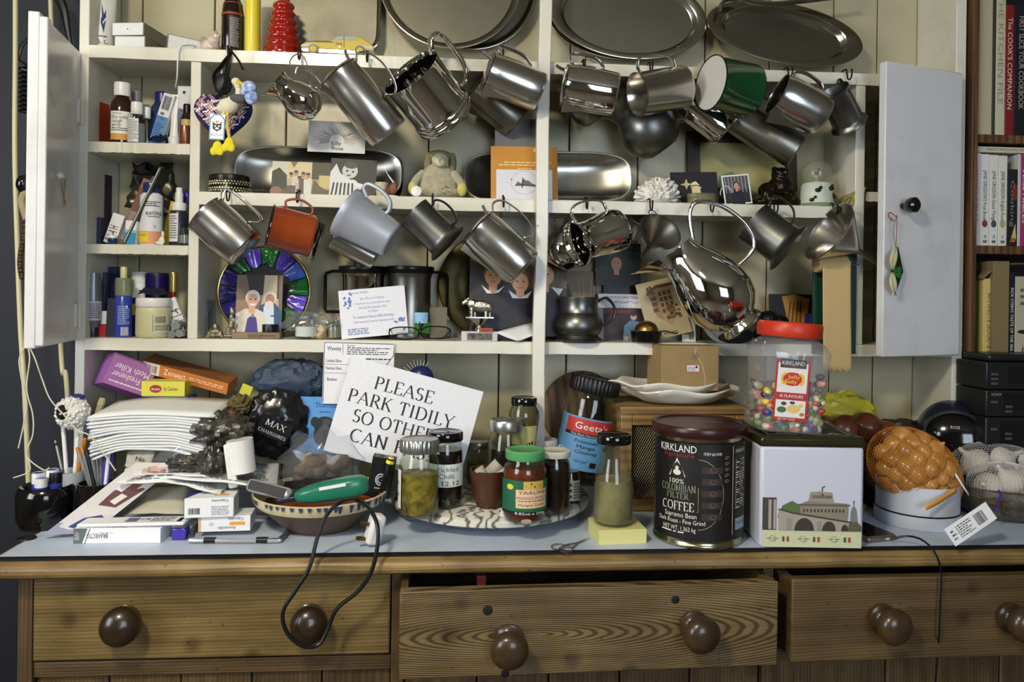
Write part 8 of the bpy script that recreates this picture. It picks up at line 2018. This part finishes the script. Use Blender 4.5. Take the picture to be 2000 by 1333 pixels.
for cx, w_, h_ in ((.42, .13, .13), (.67, .09, .1), (.83, .05, .07)):
    ca.append(('p', [(cx - w_ / 1.3, .17)] + [(cx + w_ / 1.3 * math.cos(R(180 - a)), .17 + h_ * math.sin(R(a))) for a in range(0, 181, 15)] + [(cx + w_ / 1.3, .17)], SD))
ca += [('p', [(.86, .17), (.87, .25), (.95, .27), (1, .22), (1, .17)], c(96, 88, 60)), ('r', .24, .17, .3, .3, c(150, 142, 128)), ('r', .55, .17, .6, .27, c(150, 142, 128))]
for k in range(3):
    ca += [('r', .2 + k * .31, .06, .22 + k * .31, .11, c(30, 96, 60)), ('r', .245 + k * .31, .06, .265 + k * .31, .11, c(176, 50, 40)), ('e', .1 + k * .31, .09, .03, .03, c(150, 152, 130)), ('e', .1 + k * .31, .09, .024, .024, c(206, 208, 168)), ('s', [(.04 + k * .31, .09), (.16 + k * .31, .09)], .006, c(120, 120, 100))]
decal(tn, TW - .008, TH - .006, ca, lambda x, y, e: (x - TW / 2 + .004, -TD / 2 - e, y + .002))
# jelly bean jar
zj = WT + TH + .0165
yj = yq - .012
u = U(1532, yj)
jj = thing('sweet_jar', 'clear square sweet jar of coloured jelly beans with red screw lid', 'jar', TR(at(1526, 860, yj).x, yj, zj) @ RT(4, 'Y') @ RT(-4, 'Z'))
def sq(r_, z, k):
    return (r_, z, k)
JP = [(56, 0, .35), (60, 3, .3), (61, 28, .3), (57, 31, .35), (58, 36, .35), (64, 132, .35), (66, 148, .35), (58, 164, .5), (48, 173, .9), (47, 182, 1)]
def sqr(pr, n=48):
    vs, fs = [], []
    for (r_, z, e) in pr:
        for i in range(n):
            a = 2 * math.pi * i / n
            ca_, sa_ = math.cos(a), math.sin(a)
            vs.append((r_ * u * math.copysign(abs(ca_) ** e, ca_), r_ * u * math.copysign(abs(sa_) ** e, sa_), z * u))
    for k in range(len(pr) - 1):
        for i in range(n):
            j = (i + 1) % n
            fs.append((k * n + i, k * n + j, (k + 1) * n + j, (k + 1) * n + i))
    fs += [list(range(n))[::-1], [(len(pr) - 1) * n + i for i in range(n)]]
    return vs, fs
part('jar_wall', B().add(*sqr(JP + [(r_ - 1.6, max(z, 2), e) for r_, z, e in JP][::-1])), PLASTIC, jj, smooth=40)
part('screw_lid', B().lathe([(0, 175 * u), (57 * u, 175 * u), (59 * u, 178 * u), (59 * u, 199 * u), (56 * u, 203 * u), (0, 203 * u)], 90, f=lambda x, y, z, a, k: (x * (1 + .008 * math.cos(a * 45)), y * (1 + .008 * math.cos(a * 45)), z)), mat('red_screw_lid', c(196, 54, 28), .4), jj, smooth=40)
decal(jj, 62 * u, 112 * u, [('r', 0, 0, 1, 1, c(176, 44, 34)), ('r', .06, .35, .94, .94, c(230, 224, 218)), ('r', .12, .86, .88, 1.0, K), ('t', 'KIRKLAND', .5, .94, .065, W_, .66), ('l', .2, .87, .8, .9, 1, c(150, 60, 50)), ('e', .5, .68, .34, .11, c(190, 44, 30)), ('e', .28, .68, .12, .1, c(226, 190, 50)), ('e', .74, .68, .12, .1, c(226, 190, 50)), ('e', .5, .68, .28, .1, c(190, 44, 30)), ('t', 'Jelly', .54, .72, .06, c(240, 210, 70), .36), ('t', 'Belly', .46, .64, .06, c(240, 210, 70), .36), ('r', .06, .35, .94, .46, c(176, 44, 34)), ('t', '45 FLAVOURS', .5, .405, .05, W_, .7), ('r', .06, .06, .94, .34, c(230, 226, 220)), ('e', .25, .18, .14, .05, c(60, 110, 50)), ('e', .6, .2, .2, .07, c(226, 196, 110)), ('e', .3, .28, .08, .03, c(70, 50, 60)), ('e', .55, .3, .08, .025, c(60, 60, 110)), ('e', .8, .26, .07, .03, c(230, 200, 60)), ('e', .85, .12, .07, .03, c(200, 110, 40)), ('t', 'NET WT 1.8 KG', .4, .03, .03, W_, .5)],
      lambda x, y, e: (x - 42 * u, -62.5 * u - e, y + 24 * u), 'jar_label', False, .0006)
BC = [c(196, 60, 40), c(226, 196, 60), c(90, 130, 50), c(226, 200, 170), c(40, 30, 40), c(200, 120, 60), c(60, 90, 150), c(230, 226, 220), c(120, 40, 60), c(150, 190, 90), c(214, 150, 140), c(60, 36, 26)]
bm = bpy.data.meshes.new('jelly_bean')
bb_ = B().ball(0, 0, 0, .0085, .0058, .0058, n=10, k=7, f=lambda p: Vector((p.x, p.y, p.z + 14 * p.x * p.x)))
bm.from_pydata([tuple(v) for v in bb_.v], [], bb_.f)
bm.shade_smooth()
bm.materials.append(None)
cols = ['red', 'yellow', 'green', 'cream', 'black', 'orange', 'blue', 'white', 'plum', 'lime', 'pink', 'brown']
JM = jj.matrix_world.copy()
for k in range(170):
    lev = rnd.random()
    z = (8 + (78 if rnd.random() < .6 else 100) * lev) * u
    e_ = rnd.uniform(-50, 50)
    if rnd.random() < .72:
        x_, yy = e_ * u, -rnd.uniform(48, 52) * u
    else:
        x_, yy = rnd.choice((-1, 1)) * rnd.uniform(48, 52) * u, e_ * u
    if z > 84 * u and x_ < 10 * u:
        z *= .7
    ci = rnd.randrange(12)
    o = link_obj('jelly_bean', bm, None, None, JM @ TR(x_, yy, z) @ RT(rnd.uniform(0, 180), 'Z') @ RT(rnd.uniform(-50, 50), 'Y'))
    o.material_slots[0].link = 'OBJECT'
    o.material_slots[0].material = mat('bean_' + cols[ci], BC[ci], .2, coat=.4)
    tag(o, cols[ci] + ' jelly bean inside the clear sweet jar', 'sweet', 'jelly beans in the sweet jar')
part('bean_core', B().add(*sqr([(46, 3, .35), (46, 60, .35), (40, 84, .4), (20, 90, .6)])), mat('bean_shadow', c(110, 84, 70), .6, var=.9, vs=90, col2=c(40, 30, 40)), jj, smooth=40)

# ------------------------------------------------------------------ right hand end
jar('enamel_mug', 'white enamel mug with dark lettering behind the castle tin', 'mug', 1664, -.03, WT, 50, 100, [(0, 0), (1.2, 0), (1.25, .05), (.95, .1), (1, .3), (1, 1)], ENW, labels=[(.4, .85, 10, 70, None, [('t', 'A', .5, .5, .6, K)])])
shrivel('crumpled yellow green carrier bag behind the sweet jar', 'carrier_bag', 'bag', 1648, 815, .07, 62, 30, 44, mat('yellow_bag', c(190, 180, 56), .35, bump=.4, bs=40), .35, 51)
sheet('white_bag_corner', 'white folded bag with a dark printed outline behind the onions', 'bag', [P3(1590, 862, .03), P3(1640, 850, .03), P3(1658, 802, .05), P3(1612, 812, .05)], PAPER, [('s', [(.1, .1), (.15, .9), (.9, .85)], .03, K)], 4, amp=.002)
wkb = jar('wicker_basket', 'dark woven basket of onions at the back right', 'basket', 1720, .02, WT, 160, 92, [(0, 0), (.8, 0), (.85, .05), (1, .95), (1.02, 1), (.96, 1), (.8, .2), (0, .18)], mat('dark_wicker', c(84, 62, 36), .7, var=.8, vs=70, col2=c(40, 28, 16), bump=1, bs=150, stretch=(1, 1, 3)))
ONI = [(0, -1.0), (.12, -.98), (.3, -.9), (.7, -.66), (.95, -.28), (1.0, .02), (.9, .38), (.62, .68), (.3, .88), (.14, 1.0), (.09, 1.12), (.07, 1.2), (0, 1.2)]
OM = []
for k, (c1_, c2_) in enumerate(((c(196, 140, 70), c(160, 104, 48)), (c(206, 152, 84), c(176, 120, 60)), (c(120, 66, 44), c(84, 40, 26)))):
    OM.append(mat('onion_skin_%d' % k, c1_, .3, var=.8, vs=45, col2=c2_, coat=.2, bump=.2, bs=60, stretch=(1, 1, .15)))
def onion(p, r_, m_, label, group, name='onion', cat='onion', prof=ONI):
    o = part(name, B().lathe([(a * r_, z * r_ * .92) for a, z in prof], 20), m_, smooth=179, M=TR(*p) @ RT(rnd.uniform(0, 360), 'Z') @ RT(rnd.uniform(-80, 80), 'X') @ RT(rnd.uniform(-60, 60), 'Y'))
    return tag(o, label, cat, group)
for k, (px, py, r_) in enumerate(((1612, 836, 26), (1650, 842, 32), (1690, 836, 30), (1672, 868, 30), (1726, 850, 28), (1636, 866, 24))):
    y_ = .02 - .006 * (k % 3)
    onion(at(px, py, y_), r_ * U(px, y_), OM[2], ['reddish onion nearest the sweet jar', 'big reddish onion below the yellow bag', 'reddish onion in the middle of the basket', 'pinkish onion hanging at the front of the basket', 'dark onion at the right of the basket', 'small reddish onion behind the tin corner'][k], 'red onions in the basket')
shrivel('dark crumpled bag behind the netted onions', 'dark_bag_heap', 'bag', 1760, 848, .06, 60, 30, 26, mat('dark_bag_skin', c(52, 44, 38), .4), .35, 61)
# white round tin with the net of onions
yo = wy(1796, 1040, .068)
u = U(1796, yo)
rt_ = jar('round_tin', 'round white tin with a black line standing under the onions', 'tin', 1796, yo, WT, 146, 76, [(0, 0), (.98, 0), (1.0, .02), (1.0, .3), (.985, .31), (.985, .34), (.97, .35), (.97, 1), (.95, 1), (.94, .1), (0, .08)], mat('white_tin', c(206, 210, 222), .3))
part('black_line', B().lathe([(71.6 * u, 24 * u), (72.4 * u, 24 * u), (72.4 * u, 26.5 * u), (71.6 * u, 26.5 * u)], 60), BLACK, rt_)
oc = at(1786, 918, yo - .005)
u = U(1786, yo)
Rz = RT(38, 'Y')
netM = TR(*oc) @ Rz
EX, EY, EZ = 92 * u, 62 * u, 68 * u
def inner_pts():
    out = []
    for lat in (-62, -38, -14, 10, 34, 58):
        nn = max(3, int(9 * math.cos(R(lat))))
        for i in range(nn):
            a = 180 + 180 * (i + .5 + (.25 if lat in (-38, 10, 58) else -.1)) / nn
            out.append(Vector((EX * .78 * math.cos(R(a)) * math.cos(R(lat)), EY * .7 * math.sin(R(a)) * math.cos(R(lat)), EZ * .78 * math.sin(R(lat)))))
    return out
for k, p in enumerate(inner_pts()):
    onion(netM @ p, rnd.uniform(18, 23) * u, OM[k % 2], 'golden onion packed inside the orange net bag', 'onions in the orange net bag')
nb = thing('onion_net', 'orange net bag bulging with golden onions', 'net bag', netM)
o = part('net', B().ball(0, 0, 0, EX * 1.03, EY * 1.05, EZ * 1.03, n=64, k=40), mat('orange_net', c(206, 130, 40), .5), nb, smooth=0)
q = o.modifiers.new('strands', 'WIREFRAME')
q.thickness = .0005
part('net_label', B().grid(lambda i, j: netM.inverted() @ (at(1808 + 62 * i, 992 - 34 * i + 12 * j - 6, yo - .088 + .012 * i) + Vector((0, -.002 * math.sin(i * 5), 0))), 8, 1), mat('orange_label', c(206, 150, 60), .5), nb, smooth=60, solid=.0005)
part('label_end', B().grid(lambda i, j: netM.inverted() @ at(1866 + 26 * i, 930 + 40 * i - 6 * j, yo - .080), 2, 1), CARDW, nb, smooth=60, solid=.0006)
# phone
yp = wy(1704, 1058, .035)
x_, _ = plane(1702, 1052)
pho = thing('mobile_phone', 'flat mobile phone lying face up with black screen', 'phone', TR(x_, yp, WT) @ RT(13, 'Z'))
u = U(1704, yp)
part('phone_case', B().box(-.031, .031, -.04, .06, 0, .010), mat('champagne_metal', c(150, 140, 120), .3, .8), pho, smooth=30, bevel=.004)
part('screen', B().box(-.028, .028, -.036, .056, .0101, .0106), BLACKG, pho, smooth=30)
part('socket', B().box(.006, .015, -.0404, -.0399, .003, .006), WPL, pho, smooth=0)
tag(part('charging_lead', B().tube(cr([Vector((x_ + .018, yp - .045, WT + .006)), at(1770, 1048, -.262), at(1800, 1055, -.285), at(1826, 1080, -.310), at(1838, 1120, -.312), at(1836, 1180, -.312), at(1834, 1240, -.312), at(1832, 1262, -.30), at(1826, 1345, -.29)], 7), .0017, n=6), FLEX), 'thin black charging lead hanging over the right drawer', 'lead')
# speaker, hi-fi
ys = -.02
u = U(1862, ys)
spk = thing('egg_speaker', 'rounded blue black speaker with a chrome trimmed face', 'speaker', TR(*at(1862, 856, ys)) @ RT(-30, 'Z') @ RT(-12, 'X'))
part('speaker_shell', B().ball(0, .02, 6 * u, 62 * u, 56 * u, 66 * u, n=36, k=24), mat('midnight_plastic', c(26, 32, 52), .25, coat=.3), spk, smooth=179)
part('chrome_trim', B().tube([(50 * u * math.cos(t), -.030, (2 + 44 * math.sin(t)) * u) for t in [k * math.pi / 24 for k in range(48)]], .004, .006, closed=True, n=8), mat('dark_chrome', c(120, 120, 124), .2, .9), spk)
part('face_panel', B().ball(0, -.026, 2 * u, 48 * u, .018, 42 * u, n=30, k=16), BLACKG, spk, smooth=179)
decal(spk, 30 * u, 6 * u, [('t', 'BOSE', .5, .5, .9, c(190, 190, 190), .5)], lambda x, y, e: (x - 15 * u, -.0445 - e, y + 14 * u), 'lettering')
hx0 = at(1926, 780, -.09).x
hi = thing('stereo_stack', 'stack of black hi-fi units with many small buttons', 'stereo', TR(hx0, -.09, WT))
HB = mat('black_hifi', c(22, 22, 24), .4)
zz = [0, at(1960, 790, -.09).z - WT - .10, at(1960, 790, -.09).z - WT, at(1960, 702, -.09).z - WT]
zz = [0, at(1990, 815, -.09).z - WT, at(1990, 762, -.09).z - WT, at(1990, 708, -.09).z - WT]
for k in range(3):
    part('hifi_unit', B().box(0, .26, 0, .09, zz[k] + .001, zz[k + 1] - .001), HB, hi, smooth=30, bevel=.002)
    part('display', B().box(.030 + .008 * k, .2, -.0008, -.0002, zz[k] + .012, zz[k + 1] - .008), BLACKG, hi, smooth=0)
    for j in range(3):
        part('button', B().box(.008 + (.03 if k < 2 and j > 0 else 0), .022 + (.03 if k < 2 and j > 0 else 0), -.004, -.001, zz[k + 1] - .026 - j * .009, zz[k + 1] - .021 - j * .009), mat('grey_button', c(70, 70, 74), .4), hi, smooth=30, bevel=.0008)
decal(hi, .03, .006, [('t', 'SONY', .5, .5, .9, c(150, 150, 150), .7)], lambda x, y, e: (x + .006, -e, y + zz[2] - .012), 'lettering')
part('upper_deck', B().box(.012, .26, .01, .09, zz[3], zz[3] + .014), HB, hi, smooth=30, bevel=.004)
# garlic in white nets, lizard bowl, luggage label
GAR = mat('garlic_skin', c(206, 198, 184), .6, var=.5, vs=24, col2=c(176, 160, 150), stretch=(1, 1, .3))
GP = [(0, -.8), (.4, -.82), (.8, -.6), (1, -.15), (.92, .25), (.6, .6), (.26, .85), (.14, 1.1), (.12, 1.5), (0, 1.5)]
yg = wy(1950, 1034, .09)
lzx = at(1958, 1000, yg).x
lb_ = jar('lizard_bowl', 'dark mottled pottery bowl with crawling lizards in relief', 'bowl', 1962, yg, WT, 186, 60, [(0, 0), (.6, 0), (.66, .06), (.86, .3), (1, .66), (1.02, .8), (.98, .96), (.9, 1), (.8, .9), (.6, .4), (0, .3)], mat('mottled_pottery', c(62, 58, 50), .5, var=.8, vs=60, col2=c(104, 98, 84), bump=.6, bs=120))
u = U(1962, yg)
for a0_, z_ in ((-42, 40), (8, 42)):
    b = B()
    q = 93 * u
    f = lambda a, z: ((q + .002) * math.sin(R(a)), -(q + .002) * math.cos(R(a)), z * u)
    b.tube(cr([f(a0_ - 14, z_ - 4), f(a0_ - 4, z_ + 2), f(a0_ + 8, z_), f(a0_ + 18, z_ - 6)], 5), .004, n=8, taper=lambda t: .5 + 1.1 * math.sin(math.pi * min(1, t * 1.1 + .1)))
    for da in (-6, 8):
        b.tube(cr([f(a0_ + da, z_), f(a0_ + da + 4, z_ + 9), f(a0_ + da + 8, z_ + 7)], 4), .0016, n=6)
        b.tube(cr([f(a0_ + da, z_), f(a0_ + da - 2, z_ - 10), f(a0_ + da + 3, z_ - 14)], 4), .0016, n=6)
    part('lizard', b, mat('brown_lizard', c(84, 66, 44), .4), lb_)
def garlic_net(label, px, py, y, rx, ry, rz, bulbs):
    u = U(px, y)
    M_ = TR(*at(px, py, y))
    for k, (dx, dy, dz, r_) in enumerate(bulbs):
        onion(M_ @ Vector((dx * u, dy * u, dz * u)), r_ * u, GAR, 'white garlic bulb inside the ' + label.split(' net')[0].replace('white ', '') + ' net', 'garlic bulbs in ' + label, 'garlic_bulb', 'garlic', GP)
    nb = thing('garlic_net', label, 'net bag', M_)
    o = part('net', B().ball(0, 0, 0, rx * u, ry * u, rz * u, n=56, k=34), mat('white_net', c(214, 212, 212), .5), nb, smooth=0)
    q = o.modifiers.new('strands', 'WIREFRAME')
    q.thickness = .0005
    return nb
garlic_net('upper white net of garlic beside the speaker', 1940, 900, yg + .02, 78, 44, 38, [(-42, -8, 0, 27), (6, -10, 4, 30), (50, -4, 0, 26), (26, 14, -6, 24)])
garlic_net('lower white net of garlic tied with violet ribbon', 1960, 945, yg - .03, 66, 46, 40, [(-34, -6, -4, 26), (2, -12, 8, 28), (34, -6, -2, 27), (10, -10, -16, 24), (52, 4, 6, 24)])
tag(part('violet_ribbon', B().tube(cr([at(1950, 958, yg - .085), at(1954, 968, yg - .09), at(1948, 984, yg - .092), at(1940, 1000, yg - .094)], 5), .001, .004, n=8), mat('violet_ribbon', c(70, 50, 150), .5)), 'violet ribbon tying the label to the garlic', 'ribbon')
yl = -.272
card('luggage_label', 'white notched label with barcode hanging over the worktop edge', 'label', 1896, 1024, 104, 34, yl - .016, -28, 20, CARDW, [('b', .62, .2, .84, .8), ('l', .2, .15, .56, .85, 6, c(90, 90, 90)), ('l', .06, .2, .16, .8, 3, c(90, 90, 90))])
# scissors on the worktop
sc_ = thing('nail_scissors', 'small open steel scissors lying at the worktop edge', 'scissors', TR(0, 0, WT + .001))
def gp(px, py):
    x, y = plane(px, py)
    return Vector((x, y, .001))
for k, (cx, cy) in enumerate(((1090, 1071), (1105, 1077))):
    part('finger_ring', B().tube([gp(cx + 13 * math.cos(t), cy + 5.5 * math.sin(t)) + Vector((0, 0, .001 * k)) for t in [j * math.pi / 12 for j in range(24)]], .0012, closed=True, n=6, up=(0, 0, 1)), STEEL, sc_)
    part('blade', B().tube([gp(cx + 12, cy - 3) + Vector((0, 0, .001 * k)), gp(1130, 1062 + k), gp(1153, 1051 + 2 * k)], .0008, .0018, n=6, taper=lambda t: 1.2 - t, up=(0, 1, 0)), STEEL, sc_)
# things showing in the open drawers
sheet('folded_paper', 'white crumpled paper showing in the right drawer', 'paper', [P3(1512, 1112, -.255), P3(1712, 1092, -.255), P3(1716, 1086, -.22), P3(1530, 1098, -.22)], PAPER, None, 8, amp=.003)
boxx('pink_card', 'pink card with flowers showing in the right drawer', 'card', 1888, 1096, -.25, 88, 20, 3, mat('pink_card', c(206, 110, 130), .6), ry=4, faces={'f': [('e', .08, .6, .03, .16, c(170, 40, 60)), ('e', .16, .6, .03, .16, c(170, 40, 60))]})
boxx('small_blue_pack', 'bluish pack behind the pink card in the drawer', 'pack', 1950, 1094, -.235, 70, 18, 3, mat('grey_blue_pack', c(120, 134, 160), .5))
boxx('red_black_box', 'little red box showing in the dark middle drawer', 'box', 940, 1142, -.25, 18, 20, 20, mat('dark_red_box', c(110, 40, 34), .5))
